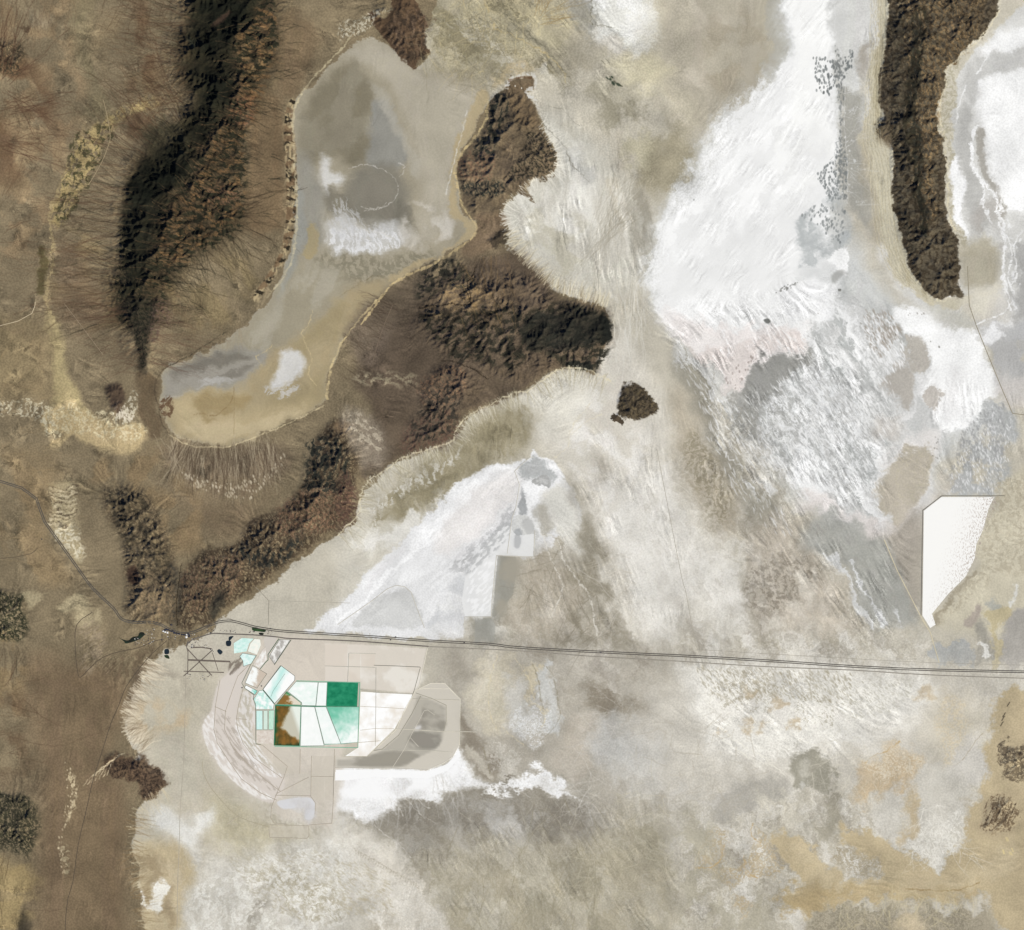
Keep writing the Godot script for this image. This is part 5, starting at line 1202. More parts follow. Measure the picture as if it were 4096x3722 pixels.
func paint_east() -> void:
	# the eastern range and its beaches
	area("C", [214, 213, 209], 0.95, 4, [1190, 0, 1967, 0, 1967, 1832, 1660, 1832, 1400, 1760, 1250, 1600, 1150, 1400, 1100, 1000, 1060, 600, 1100, 200])
	area("C", [195, 188, 168], 0.95, 2, [1160, 0, 1210, 0, 1215, 400, 1200, 640, 1230, 900, 1280, 1280, 1380, 1580, 1500, 1690, 1640, 1650, 1650, 1700, 1560, 1740, 1440, 1720, 1330, 1640, 1220, 1540, 1180, 1420, 1130, 1300, 1110, 1120, 1090, 960, 1050, 800, 1060, 700, 1100, 560, 1080, 450, 1110, 330, 1130, 150])
	mottle("C", [165, 156, 131], 0.75, 2, [1150, 0, 1200, 0, 1190, 400, 1160, 700, 1220, 900, 1240, 1200, 1330, 1540, 1460, 1690, 1380, 1660, 1220, 1480, 1160, 1240, 1120, 900, 1120, 500, 1140, 200], noise_a, 0.44, 0.6, 85.0, 6.0, 0.6)
	area("C", [172, 164, 146], 0.8, 4, [1060, 760, 1110, 940, 1130, 1200, 1150, 1360, 1100, 1340, 1090, 1180, 1060, 1000])
	area("C", [202, 196, 179], 0.95, 2, [1840, 0, 1967, 0, 1880, 110, 1780, 210, 1690, 290, 1620, 370, 1580, 480, 1560, 640, 1560, 760, 1560, 900, 1570, 1080, 1590, 1250, 1640, 1380, 1660, 1430, 1600, 1420, 1500, 1100, 1500, 900, 1480, 700, 1500, 400])
	mottle("C", [173, 166, 144], 0.7, 2, [1500, 400, 1600, 330, 1560, 640, 1580, 1100, 1640, 1380, 1580, 1320, 1510, 1000, 1490, 700], noise_f, 0.44, 0.6)
	area("C", [176, 169, 150], 0.9, 4, [1600, 1420, 1660, 1360, 1760, 1340, 1840, 1420, 1830, 1560, 1780, 1640, 1660, 1640, 1600, 1560])
	area("C", [212, 206, 190], 0.8, 3, [1640, 1640, 1780, 1640, 1840, 1540, 1830, 1660, 1760, 1800, 1660, 1800, 1600, 1720])
	area("C", [200, 198, 188], 0.8, 3, [1380, 1700, 1560, 1745, 1640, 1760, 1690, 1832, 1640, 1850, 1540, 1800])
	area("C", [89, 80, 66], 0.97, 1, EAST_RANGE)
	manner("C", [50, 60, 0], 2, EAST_RANGE)
	mottle("C", [134, 111, 80], 0.7, 3, [1300, 0, 1800, 0, 1700, 200, 1520, 380, 1500, 600, 1500, 800, 1450, 900, 1480, 1200, 1400, 1300, 1340, 1000, 1300, 600, 1290, 300], noise_f, 0.46, 0.62, 80.0, 1.2, 0.6)
	mottle("C", [40, 42, 38], 0.8, 2, [1350, 120, 1400, 160, 1395, 400, 1360, 560, 1385, 800, 1405, 1080, 1440, 1300, 1390, 1310, 1360, 1050, 1320, 700, 1300, 500, 1335, 300], noise_f, 0.26, 0.5, 86.0, 2.6, 0.7)
	mottle("C", [60, 56, 47], 0.6, 3, [1200, 60, 1330, 60, 1300, 500, 1310, 900, 1370, 1300, 1330, 1480, 1260, 1250, 1230, 900, 1190, 500], noise_f, 0.36, 0.6, 70.0, 1.2, 0.6)
	mottle("C", [44, 42, 34], 0.85, 2, [1340, 60, 1440, 60, 1400, 300, 1360, 560, 1380, 800, 1400, 1060, 1440, 1280, 1390, 1300, 1340, 1060, 1290, 800, 1290, 500, 1330, 260], noise_f, 0.38, 0.58, 85.0, 3.0, 1.0)
	mottle("C", [56, 48, 38], 0.7, 2, EAST_RANGE, noise_f, 0.5, 0.66, 40.0, 1.5, 1.0)
	area("C", [124, 111, 92], 0.7, 3, [1150, 740, 1220, 780, 1210, 830, 1150, 800])
	# white salt beyond it
	area("C", [240, 240, 239], 0.95, 4, [1840, 180, 1967, 120, 1967, 1180, 1890, 1190, 1830, 1080, 1770, 920, 1740, 740, 1700, 640, 1640, 560, 1700, 380])
	area("C", [248, 248, 248], 0.95, 2, [1570, 880, 1610, 940, 1640, 1040, 1620, 1180, 1640, 1340, 1660, 1380, 1600, 1280, 1570, 1140, 1555, 1000])
	area("C", [184, 183, 179], 0.9, 3, [1580, 640, 1650, 600, 1660, 800, 1680, 960, 1740, 1120, 1760, 1240, 1700, 1330, 1660, 1300, 1640, 1120, 1620, 960, 1570, 860])
	area("C", [172, 168, 160], 0.95, 2, [1710, 720, 1750, 740, 1750, 860, 1800, 1020, 1860, 1130, 1890, 1200, 1850, 1240, 1800, 1120, 1740, 980, 1700, 860, 1695, 760])
	mottle("C", [180, 176, 170], 0.8, 3, [1680, 1180, 1800, 1100, 1850, 1290, 1860, 1420, 1780, 1340, 1680, 1330], noise_a, 0.3, 0.56)
	for t in [[1700, 700, 1660, 800, 1680, 960, 1760, 1060, 1830, 1200, 1870, 1400, 1850, 1560, 1890, 1740, 1870, 1832], [1650, 800, 1700, 980, 1730, 1090, 1770, 1240], [1830, 1080, 1850, 1190, 1910, 1180, 1967, 1150]]:
		trail("C", [246, 246, 246], 0.9, 9.0, t, 1.5)
	mottle("C", [190, 189, 185], 0.8, 3, [1640, 420, 1760, 300, 1967, 180, 1967, 300, 1800, 420, 1700, 560, 1640, 620], noise_a, 0.3, 0.56, -50.0, 2.0, 1.0)
	mottle("C", [250, 250, 249], 0.8, 3, [1760, 460, 1967, 330, 1967, 1100, 1880, 1150, 1800, 960, 1760, 740, 1720, 600], noise_a, 0.3, 0.56, 120.0, 2.0, 1.0)
	mottle("C", [170, 169, 166], 0.85, 3, [1880, 1340, 1967, 1300, 1967, 1832, 1900, 1832, 1880, 1560], noise_a, 0.3, 0.54)
	mottle("C", [236, 236, 236], 0.8, 2, [1840, 1240, 1967, 1200, 1967, 1760, 1880, 1640, 1870, 1400], noise_c, 0.40, 0.56, 60.0, 2.4, 1.6)
	area("C", [200, 196, 188], 0.7, 4, [1740, 1760, 1830, 1640, 1880, 1680, 1860, 1832, 1720, 1832])
	mottle("F", [182, 182, 182], 0.85, 4, [1700, 160, 1880, 130, 1967, 120, 1967, 700, 1880, 560, 1800, 360], noise_a, 0.24, 0.5, 62.0, 1.6, 1.0)
	mottle("F", [238, 238, 238], 0.85, 3, [1700, 150, 1860, 110, 1880, 0, 1920, 0, 1900, 130, 1820, 220, 1760, 260], noise_a, 0.3, 0.5)
	area("F", [212, 206, 200], 0.7, 4, [1840, 430, 1967, 500, 1967, 700, 1900, 600])
	# the dyked salt pan's hinterland
	area("F", [200, 193, 173], 0.95, 4, [1850, 1110, 1900, 960, 1967, 820, 1967, 1832, 1440, 1832, 1500, 1720, 1640, 1600, 1700, 1480, 1700, 1380, 1780, 1200])
	mottle("F", [176, 167, 147], 0.7, 3, [1760, 1180, 1900, 1000, 1967, 1000, 1967, 1500, 1880, 1540, 1760, 1600, 1560, 1760, 1460, 1832, 1500, 1720, 1680, 1560, 1740, 1400], noise_f, 0.42, 0.6, 40.0, 1.6, 1.0)
	mottle("F", [216, 209, 187], 0.5, 3, [1780, 1200, 1967, 1040, 1967, 1400, 1860, 1480, 1740, 1680, 1560, 1800, 1600, 1680, 1760, 1420], noise_f, 0.48, 0.62)
	area("R", [160, 151, 132], 0.85, 2, [420, 920, 560, 720, 740, 540, 880, 420, 980, 300, 1010, 340, 860, 480, 700, 620, 560, 840, 450, 1010])
	area("R", [170, 160, 150], 0.85, 2, [980, 790, 1060, 780, 1070, 920, 1000, 1000, 900, 1000, 870, 940])
	area("R", [168, 170, 169], 0.9, 2, [500, 1280, 660, 1230, 820, 1260, 940, 1380, 960, 1500, 520, 1500, 440, 1230])
	area("R", [170, 170, 162], 0.85, 2, [1100, 660, 1240, 680, 1340, 780, 1300, 800, 1160, 760])
	area("R", [158, 154, 144], 0.9, 3, [1040, 960, 1160, 1000, 1220, 1200, 1220, 1400, 1040, 1480, 980, 1400, 1100, 1200, 1000, 1100])
	area("R", [236, 235, 230], 0.85, 2, [1010, 1220, 1100, 1240, 1160, 1320, 1120, 1430, 1060, 1360])
	area("R", [166, 162, 156], 0.95, 3, [1400, 980, 1500, 800, 1652, 760, 1652, 1560, 1400, 1560, 1380, 1200])
	area("R", [186, 174, 140], 0.8, 2, [1100, 820, 1340, 740, 1420, 700, 1460, 880, 1300, 1010, 1310, 1160, 1370, 1260, 1370, 1560, 1240, 1560, 1230, 1300, 1250, 1160, 1190, 980])
	area("R", [226, 226, 222], 0.85, 2, [1430, 700, 1480, 560, 1500, 450, 1550, 440, 1540, 540, 1480, 640, 1470, 740])
	# south of the highway
	area("I", [206, 201, 190], 0.9, 6, [0, 330, 1967, 440, 1967, 640, 1600, 900, 1000, 1000, 400, 1100, 0, 1100])
	area("I", [228, 225, 217], 0.92, 5, [60, 330, 700, 350, 1400, 400, 1360, 640, 1100, 760, 760, 820, 300, 860, 140, 700, 100, 500])
	mottle("I", [238, 235, 226], 0.8, 4, [120, 340, 1300, 390, 1340, 500, 900, 680, 820, 800, 560, 860, 260, 780, 140, 680, 200, 480], noise_f, 0.4, 0.62, 40.0, 1.4, 1.0)
	mottle("I", [178, 172, 156], 0.8, 3, [580, 460, 720, 420, 860, 540, 960, 660, 860, 720, 720, 680, 640, 560], noise_c, 0.40, 0.66)
	mottle("I", [172, 165, 148], 0.6, 3, [240, 400, 540, 360, 600, 500, 480, 600, 280, 560], noise_f, 0.52, 0.66, 50.0, 2.0, 1.0)
	for s in [[410, 490, 40], [570, 560, 46], [680, 640, 50], [400, 690, 40], [270, 710, 24], [500, 690, 30], [1400, 500, 60]]:
		area("I", [192, 175, 147], 0.7, 3, [s[0] - s[2], s[1], s[0], s[1] - s[2] * 0.7, s[0] + s[2], s[1], s[0] + s[2] * 0.2, s[1] + s[2] * 0.8])
	area("I", [150, 146, 132], 0.85, 3, [640, 860, 740, 810, 860, 840, 890, 930, 860, 1010, 760, 1040, 680, 1040, 640, 960])
	area("I", [196, 193, 184], 0.85, 2, [690, 990, 720, 960, 745, 1010, 710, 1040])
	area("I", [196, 192, 180], 0.6, 3, [700, 900, 760, 880, 780, 940, 730, 960])
	area("I", [172, 168, 159], 0.85, 4, [240, 1080, 440, 980, 600, 990, 640, 1060, 520, 1120, 420, 1170, 270, 1200, 200, 1160])
	mottle("I", [196, 192, 184], 0.7, 4, [0, 960, 200, 960, 300, 1060, 200, 1150, 0, 1130], noise_a, 0.35, 0.6)
	mottle("I", [214, 208, 192], 0.7, 4, [460, 1060, 700, 1060, 900, 1130, 920, 1260, 700, 1280, 480, 1200], noise_a, 0.38, 0.6)
	mottle("I", [160, 154, 138], 0.8, 4, [700, 1060, 900, 1060, 980, 1120, 940, 1230, 840, 1330, 760, 1280, 700, 1160], noise_a, 0.32, 0.56)
	area("I", [196, 177, 147], 0.85, 4, [1020, 980, 1060, 900, 1140, 850, 1260, 800, 1400, 860, 1340, 1000, 1250, 1040, 1150, 1060, 1090, 1130, 1030, 1120])
	mottle("I", [219, 210, 191], 0.7, 3, [1080, 880, 1280, 800, 1400, 880, 1300, 960, 1100, 980], noise_f, 0.46, 0.62)
	area("I", [201, 194, 178], 0.8, 5, [1440, 480, 1780, 560, 1820, 700, 1600, 760, 1520, 900, 1420, 820, 1440, 640])
	mottle("I", [209, 196, 170], 0.7, 3, [1500, 520, 1600, 540, 1640, 680, 1580, 900, 1520, 930, 1490, 760], noise_f, 0.4, 0.6)
	area("I", [202, 198, 190], 0.85, 4, [1580, 860, 1680, 760, 1740, 800, 1750, 930, 1700, 1010, 1620, 1040, 1560, 960])
	area("I", [204, 200, 190], 0.85, 4, [1120, 1090, 1240, 1040, 1300, 1050, 1400, 900, 1560, 920, 1640, 1050, 1620, 1260, 1600, 1340, 1500, 1490, 1380, 1420, 1240, 1350, 1180, 1260])
	mottle("I", [226, 223, 214], 0.75, 3, [1360, 1260, 1620, 1160, 1620, 1330, 1500, 1490, 1400, 1420, 1320, 1380], noise_f, 0.4, 0.6)
	area("I", [191, 176, 148], 0.9, 3, [1290, 1060, 1330, 1040, 1360, 1200, 1330, 1330, 1290, 1350, 1300, 1200])
	# the tan sand
	area("I", [187, 172, 141], 0.97, 3, [1750, 760, 1810, 600, 1880, 480, 1967, 500, 1967, 1832, 1800, 1760, 1720, 1640, 1480, 1660, 1200, 1660, 980, 1660, 780, 1740, 640, 1720, 560, 1640, 640, 1580, 720, 1560, 600, 1420, 540, 1330, 600, 1290, 720, 1330, 860, 1480, 1000, 1540, 1120, 1540, 1200, 1500, 1100, 1420, 960, 1340, 910, 1260, 960, 1240, 1140, 1290, 1280, 1370, 1420, 1450, 1500, 1500, 1540, 1420, 1620, 1330, 1640, 1200, 1700, 1060, 1740, 930])
	area("I", [172, 153, 116], 0.7, 4, [560, 1640, 700, 1600, 1000, 1590, 1400, 1620, 1680, 1600, 1700, 1630, 1480, 1650, 1200, 1650, 960, 1650, 760, 1730, 640, 1710])
	area("I", [196, 182, 153], 0.6, 4, [600, 1310, 760, 1380, 900, 1500, 1200, 1560, 1500, 1540, 1700, 1480, 1900, 1300, 1920, 1400, 1700, 1580, 1300, 1600, 900, 1560, 700, 1440])
	mottle("I", [162, 150, 126], 0.7, 3, [860, 1400, 1000, 1360, 1140, 1420, 1210, 1490, 1080, 1520, 940, 1480], noise_f, 0.36, 0.58)
	mottle("I", [179, 164, 136], 0.8, 4, [1640, 1090, 1760, 1060, 1960, 1060, 1967, 1300, 1760, 1330, 1660, 1260], noise_a, 0.3, 0.6)
	mottle("I", [186, 169, 138], 0.75, 3, [90, 1440, 260, 1250, 300, 1360, 240, 1470, 420, 1400, 460, 1250, 560, 1400, 560, 1540, 420, 1540, 330, 1620, 480, 1700, 380, 1740, 300, 1580, 120, 1500], noise_f, 0.4, 0.56)
	# the far south
	mottle("I", [170, 164, 146], 0.8, 5, [0, 1200, 120, 1180, 260, 1280, 200, 1420, 330, 1600, 560, 1720, 500, 1832, 0, 1832], noise_a, 0.36, 0.6)
	area("I", [165, 156, 136], 0.85, 4, [760, 1780, 900, 1690, 1120, 1670, 1400, 1680, 1640, 1660, 1750, 1640, 1800, 1760, 1760, 1832, 740, 1832])
	mottle("I", [137, 130, 113], 0.75, 3, [780, 1780, 920, 1690, 1100, 1680, 1300, 1720, 1660, 1720, 1700, 1832, 760, 1832], noise_f, 0.42, 0.6)
	mottle("I", [206, 202, 192], 0.7, 3, [1000, 1680, 1300, 1680, 1640, 1670, 1780, 1660, 1760, 1740, 1500, 1720, 1200, 1730], noise_a, 0.42, 0.6)
	area("I", [201, 186, 158], 0.8, 4, [1260, 1800, 1400, 1770, 1480, 1832, 1260, 1832])
	# hills at the frame
	mottle("I", [104, 92, 76], 0.85, 2, [1835, 750, 1880, 780, 1967, 790, 1967, 1000, 1910, 980, 1870, 930, 1830, 900, 1845, 840], noise_f, 0.26, 0.52)
	mottle("I", [66, 58, 50], 0.7, 1, [1835, 750, 1860, 760, 1900, 830, 1967, 840, 1967, 880, 1860, 850], noise_f, 0.3, 0.5)
	mottle("I", [108, 92, 73], 0.8, 2, [1740, 1190, 1800, 1095, 1870, 1085, 1935, 1130, 1930, 1230, 1850, 1260, 1780, 1300, 1740, 1260], noise_f, 0.42, 0.56, 115.0, 3.0, 1.0)
	manner("I", [130, 32, 0], 4, [0, 330, 1967, 440, 1967, 1832, 0, 1832])

# ---------------------------------------------------------------- fine marks: washes, shore lines, salt cracks

func mark_ground() -> void:
	var scrub := [50, 46, 34]
	var foot := [1060, 40, 1010, 200, 1040, 400, 1080, 560, 940, 700, 820, 850, 740, 1000, 700, 1200, 700, 1400, 670, 1600, 690, 1832]
	washes("A", foot, 1.0, 150, Vector2(50, 220), [40, 38, 29], 0.42, 1.5, 3, 50.0, 0.35)
	washes("A", foot, 1.0, 110, Vector2(150, 420), [66, 52, 40], 0.42, 1.2, 3, 20.0, 0.35)
	washes("A", [1500, 60, 1480, 300, 1440, 520, 1380, 760, 1350, 950, 1350, 1150, 1340, 1260, 1200, 1380, 1040, 1500, 920, 1660, 880, 1832], -1.0, 150, Vector2(30, 100), [38, 38, 30], 0.6, 1.5, 3, 60.0, 0.45)
	washes("A", [1340, 1100, 1350, 1260, 1200, 1380, 1040, 1500, 920, 1660, 880, 1832], -1.0, 60, Vector2(80, 260), [52, 44, 34], 0.55, 1.3, 2, 20.0, 0.4)
	# scrub-lined washes off the forested range, both flanks
	washes("A", [1060, 40, 1000, 250, 960, 400, 1060, 560, 920, 680, 790, 830, 720, 1000, 690, 1200, 690, 1400, 650, 1600, 680, 1832], -1.0, 170, Vector2(90, 330), scrub, 0.4, 1.3, 2, 20.0)
	washes("A", [1060, 40, 1000, 250, 960, 400, 1060, 560, 920, 680, 790, 830, 720, 1000, 690, 1200, 690, 1400, 650, 1600, 680, 1832], 1.0, 150, Vector2(120, 380), [84, 62, 48], 0.45, 1.2, 2, 20.0)
	washes("A", [1060, 40, 1000, 250, 960, 400, 1060, 560, 920, 680, 790, 830, 720, 1000, 690, 1200, 690, 1400, 650, 1600, 680, 1832], 1.0, 90, Vector2(120, 300), [178, 156, 116], 0.32, 1.1, 1, 20.0)
	washes("A", [1480, 480, 1400, 700, 1370, 900, 1360, 1100, 1370, 1280], 1.0, 60, Vector2(30, 90), [66, 54, 42], 0.4, 1.1, 1, 40.0)
	washes("A", [1340, 160, 1300, 420, 1200, 700, 1060, 980, 900, 1180, 860, 1400, 830, 1600], -1.0, 200, Vector2(40, 210), [30, 30, 24], 0.62, 1.7, 2, 30.0, 0.35)
	washes("A", [1340, 160, 1300, 420, 1200, 700, 1060, 980, 900, 1180, 860, 1400, 830, 1600], -1.0, 90, Vector2(40, 180), [136, 104, 76], 0.45, 1.4, 1, 40.0, 0.35)
	washes("A", [0, 260, 60, 420, 30, 560, 60, 700, 20, 860], -1.0, 90, Vector2(100, 330), [78, 56, 44], 0.55, 1.3, 2, 15.0)
	washes("A", [0, 20, 200, 20, 420, 20], 1.0, 60, Vector2(60, 260), [100, 80, 62], 0.35, 1.2, 2, 30.0)
	washes("A", [560, 40, 760, 100, 940, 220, 900, 380, 760, 480], -1.0, 60, Vector2(60, 220), [76, 60, 46], 0.4, 1.2, 2, 60.0)
	washes("A", [740, 0, 790, 120, 840, 230, 900, 330], 1.0, 30, Vector2(60, 200), [80, 60, 48], 0.4, 1.2, 2, 20.0)
	washes("A", [0, 1000, 60, 1200, 30, 1500, 60, 1800], -1.0, 70, Vector2(80, 300), [92, 72, 56], 0.35, 1.2, 2, 30.0)
	washes("D", [690, 0, 740, 160, 780, 300, 800, 420], 1.0, 60, Vector2(60, 260), [86, 66, 54], 0.4, 1.2, 1, 10.0, 0.5)
	washes("D", [890, 0, 860, 200, 830, 360], -1.0, 60, Vector2(80, 300), [92, 70, 58], 0.35, 1.2, 1, 10.0, 0.5)
	washes("D", [960, 0, 1200, 60, 1350, 60], 1.0, 70, Vector2(60, 170), [160, 138, 108], 0.3, 1.0, 0, 40.0, 0.25)
	washes("D", [0, 200, 120, 420, 60, 700, 120, 900, 40, 1200, 100, 1500], -1.0, 90, Vector2(80, 260), [166, 142, 104], 0.3, 1.2, 1, 60.0, 0.6)
	# the fan south of the bay: silt streaks fanning from the shore
	washes("D", [1560, 800, 1440, 830, 1290, 850, 1110, 850, 980, 800, 900, 840], -1.0, 260, Vector2(50, 180), [188, 174, 148], 0.5, 1.2, 0, 30.0, 0.2)
	washes("D", [1560, 830, 1440, 850, 1290, 860, 1110, 860, 980, 820], -1.0, 120, Vector2(50, 190), [80, 66, 54], 0.5, 1.3, 0, 20.0, 0.25)
	specks("D", [206, 194, 170], 0.7, 520, [1000, 960, 1150, 1010, 1300, 1040, 1460, 980, 1600, 860, 1620, 900, 1480, 1060, 1400, 1130, 1250, 1110, 1080, 1050], Vector2(3, 8), 75.0, 2.0)
	specks("D", [226, 216, 196], 0.8, 160, [640, 660, 700, 600, 760, 640, 740, 690], Vector2(3, 7), 80.0, 2.0)
	# gullies of the central land
	washes("E", [330, 30, 250, 200, 160, 380, 100, 480], 1.0, 60, Vector2(40, 130), [70, 58, 48], 0.45, 1.2, 1, 20.0)
	washes("E", [440, 90, 560, 130, 620, 220, 700, 420], -1.0, 40, Vector2(40, 160), [66, 54, 44], 0.4, 1.2, 2, 30.0)
	washes("E", [640, 20, 800, -60, 1000, -100], 1.0, 80, Vector2(40, 180), [138, 112, 76], 0.35, 1.3, 1, 60.0)
	washes("E", [880, 130, 1000, 240, 1080, 440], -1.0, 40, Vector2(40, 140), [60, 52, 44], 0.45, 1.3, 2, 40.0)
	washes("G", [0, 380, 60, 420, 20, 700, 60, 900], -1.0, 50, Vector2(60, 200), [80, 62, 48], 0.45, 1.3, 2, 20.0)
	washes("G", [0, 1470, 40, 1560, 0, 1700, 60, 1800], -1.0, 40, Vector2(60, 200), [76, 62, 46], 0.5, 1.3, 2, 10.0)
	trail("G", [86, 70, 56], 0.5, 1.6, [140, 770, 330, 790, 520, 730, 620, 690], 2.0)
	trail("G", [86, 70, 56], 0.45, 1.6, [0, 1610, 160, 1600, 300, 1560, 480, 1510], 2.0)
	trail("G", [86, 70, 56], 0.45, 1.6, [160, 1720, 380, 1720, 560, 1680, 700, 1600], 2.0)
	trail("G", [92, 76, 62], 0.45, 1.4, [130, 510, 240, 490, 330, 530, 420, 600], 2.0)
	for k in 9:
		trail("G", [196, 176, 144], 0.5, 1.4, [440 + k * 4, 130 + k * 34, 520 + k * 2, 100 + k * 30, 580, 60 + k * 34], 1.5)
		trail("G", [190, 170, 138], 0.4, 1.3, [500 + k * 14, 360 + k * 4, 560 + k * 14, 280 + k * 6, 600 + k * 16, 250 + k * 6], 1.5)
	for k in 7:
		trail("G", [226, 210, 176], 0.85, 1.8, [470 + k * 22, 1020 - k * 10, 520 + k * 20, 960 - k * 16, 580 + k * 20, 920 - k * 14], 2.0)
		trail("G", [160, 138, 112], 0.5, 1.3, [560 + k * 30, 1140 - k * 4, 640 + k * 26, 1060 - k * 4, 700 + k * 20, 1000], 2.0)
	specks("G", [216, 200, 168], 0.8, 260, [360, 880, 430, 950, 430, 1100, 380, 1220, 340, 1340, 390, 1520, 350, 1520, 320, 1330, 380, 1080], Vector2(3, 7), 80.0, 1.5)
	# scarps and beach along the bay's western shore
	var scarp := [1630, 570, 1665, 560, 1650, 680, 1668, 850, 1672, 1000, 1672, 1150, 1655, 1300, 1625, 1420, 1590, 1500, 1520, 1600, 1450, 1700, 1420, 1680, 1480, 1590, 1550, 1480, 1590, 1380, 1610, 1250, 1612, 1100, 1610, 950, 1600, 800, 1605, 660]
	mottle("A", [190, 171, 134], 0.8, 2, scarp, noise_f, 0.36, 0.60, 90.0, 1.6, 0.8)
	mottle("A", [40, 36, 29], 0.9, 1, scarp, noise_a, 0.56, 0.66, 20.0, 0.4, 0.22)
	mottle("A", [112, 90, 68], 0.7, 1, scarp, noise_a, 0.5, 0.62, 150.0, 0.5, 0.3)
	trail("A", [208, 196, 162], 0.7, 5.0, [1973, 210, 1900, 300, 1800, 400, 1720, 500, 1670, 580, 1650, 680, 1660, 900, 1672, 1150, 1660, 1400, 1600, 1560, 1500, 1680], 2.0)
	trail("D", [60, 54, 44], 0.7, 3.0, [920, 390, 1000, 350, 1090, 300, 1180, 240, 1280, 180], 2.0)
	trail("D", [72, 62, 50], 0.7, 3.0, [920, 390, 880, 450, 872, 520, 890, 600, 910, 690, 950, 750], 2.0)
	trail("D", [214, 198, 160], 0.8, 3.0, [950, 760, 1040, 810, 1110, 830, 1200, 830, 1290, 828, 1400, 790, 1520, 740, 1660, 680, 1780, 620, 1830, 590], 2.0)
	trail("B", [212, 190, 142], 0.85, 6.0, [850, 570, 835, 680, 780, 770, 710, 850, 665, 950, 680, 1060, 700, 1150, 760, 1240, 785, 1290, 740, 1360, 640, 1430, 520, 1500, 380, 1560, 290, 1620, 200, 1740, 130, 1832], 2.0)
	trail("E", [214, 194, 148], 0.85, 5.0, [220, 0, 140, 90, 60, 190, 0, 290, -40, 400, -60, 560], 2.0)
	trail("B", [228, 228, 224], 0.6, 3.0, [730, 620, 700, 760, 670, 860, 640, 980, 610, 1100], 1.5)
	# salt rims inside the bay
	for t in [[60, 950, 150, 930, 240, 950, 320, 1000, 340, 1090, 280, 1160, 180, 1180, 130, 1160], [60, 1170, 90, 1230, 130, 1290, 230, 1310, 330, 1350], [150, 1190, 230, 1180, 280, 1140], [340, 920, 380, 940, 350, 1000]]:
		trail("B", [212, 208, 200], 0.6, 2.0, t, 2.5)
	trail("B", [128, 126, 118], 0.6, 2.0, [190, 600, 185, 660, 200, 710, 260, 560], 2.0)
	trail("D", [206, 188, 146], 0.7, 2.4, [1760, 60, 1740, 140, 1700, 180, 1720, 240, 1760, 330, 1740, 420, 1780, 480], 3.0)
	trail("D", [206, 186, 140], 0.6, 2.4, [1480, 370, 1440, 320, 1500, 290, 1540, 250], 3.0)
	trail("D", [134, 114, 80], 0.6, 3.0, [1090, 650, 1140, 640, 1200, 655, 1260, 620, 1310, 560, 1318, 490], 2.0)
	trail("D", [134, 114, 80], 0.55, 1.6, [1318, 490, 1320, 620, 1316, 760], 1.0)
	trail("B", [110, 96, 66], 0.5, 1.4, [0, 1680, 60, 1640, 120, 1600, 200, 1560, 250, 1560], 3.0)
	# pale fringes where the land meets the mud
	var shore := [1540, 460, 1430, 400, 1300, 385, 1180, 430, 1080, 510, 980, 530, 860, 590, 760, 640, 690, 700, 640, 800, 560, 830, 460, 860, 340, 900, 280, 960, 170, 1020, 130, 1120, 110, 1220, 0, 1330]
	washes("E", shore, -1.0, 380, Vector2(14, 70), [226, 220, 200], 0.55, 1.5, 0, 6.0)
	washes("E", shore, -1.0, 240, Vector2(20, 90), [158, 148, 120], 0.5, 1.3, 0, 10.0)
	trail("E", [224, 214, 184], 0.8, 3.4, shore, 3.0)
	trail("E", [128, 118, 96], 0.6, 2.2, [1180, 420, 1080, 500, 980, 520, 860, 580, 760, 630, 690, 690], 3.0)
	washes("G", [840, 300, 790, 420, 740, 500, 690, 620, 720, 740, 800, 830], -1.0, 260, Vector2(20, 90), [226, 214, 190], 0.65, 2.0, 0, 8.0)
	washes("G", [840, 300, 790, 420, 740, 500, 690, 620, 720, 740, 800, 830], -1.0, 130, Vector2(20, 80), [132, 116, 96], 0.5, 1.7, 0, 10.0)
	washes("G", [930, 1020, 830, 1100, 760, 1170, 740, 1260, 750, 1400, 760, 1560, 790, 1700, 800, 1832], -1.0, 200, Vector2(20, 80), [214, 200, 168], 0.5, 1.7, 0, 10.0)
	washes("G", [760, 1170, 740, 1260, 700, 1400, 740, 1560, 780, 1700, 790, 1832], -1.0, 130, Vector2(20, 90), [132, 110, 80], 0.55, 1.7, 0, 14.0)
	washes("B", [1140, 700, 1240, 900, 1180, 1000, 1090, 1020, 1000, 1090, 930, 1180, 920, 1260, 980, 1340], -1.0, 160, Vector2(15, 70), [238, 234, 222], 0.6, 1.7, 0, 6.0)
	washes("B", [940, 1300, 980, 1400, 1080, 1500, 1200, 1620, 1360, 1680, 1520, 1730], -1.0, 170, Vector2(15, 70), [228, 218, 190], 0.6, 1.7, 0, 6.0)
	washes("B", [940, 1300, 980, 1400, 1080, 1500, 1200, 1620, 1360, 1680, 1520, 1730], -1.0, 100, Vector2(15, 60), [138, 124, 98], 0.5, 1.4, 0, 8.0)
	trail("B", [216, 214, 208], 0.9, 7.0, [950, 500, 970, 450, 1040, 420, 1110, 425, 1115, 490, 1065, 510, 1075, 545, 1110, 560, 1130, 620], 3.0)
	trail("B", [92, 66, 46], 0.85, 6.0, [965, 455, 1030, 435, 1095, 440], 1.5)
	for s in [[1000, 485], [1036, 497], [960, 500]]:
		trail("B", [236, 232, 220], 0.9, 3.0, [s[0], s[1], s[0] + 5, s[1]])
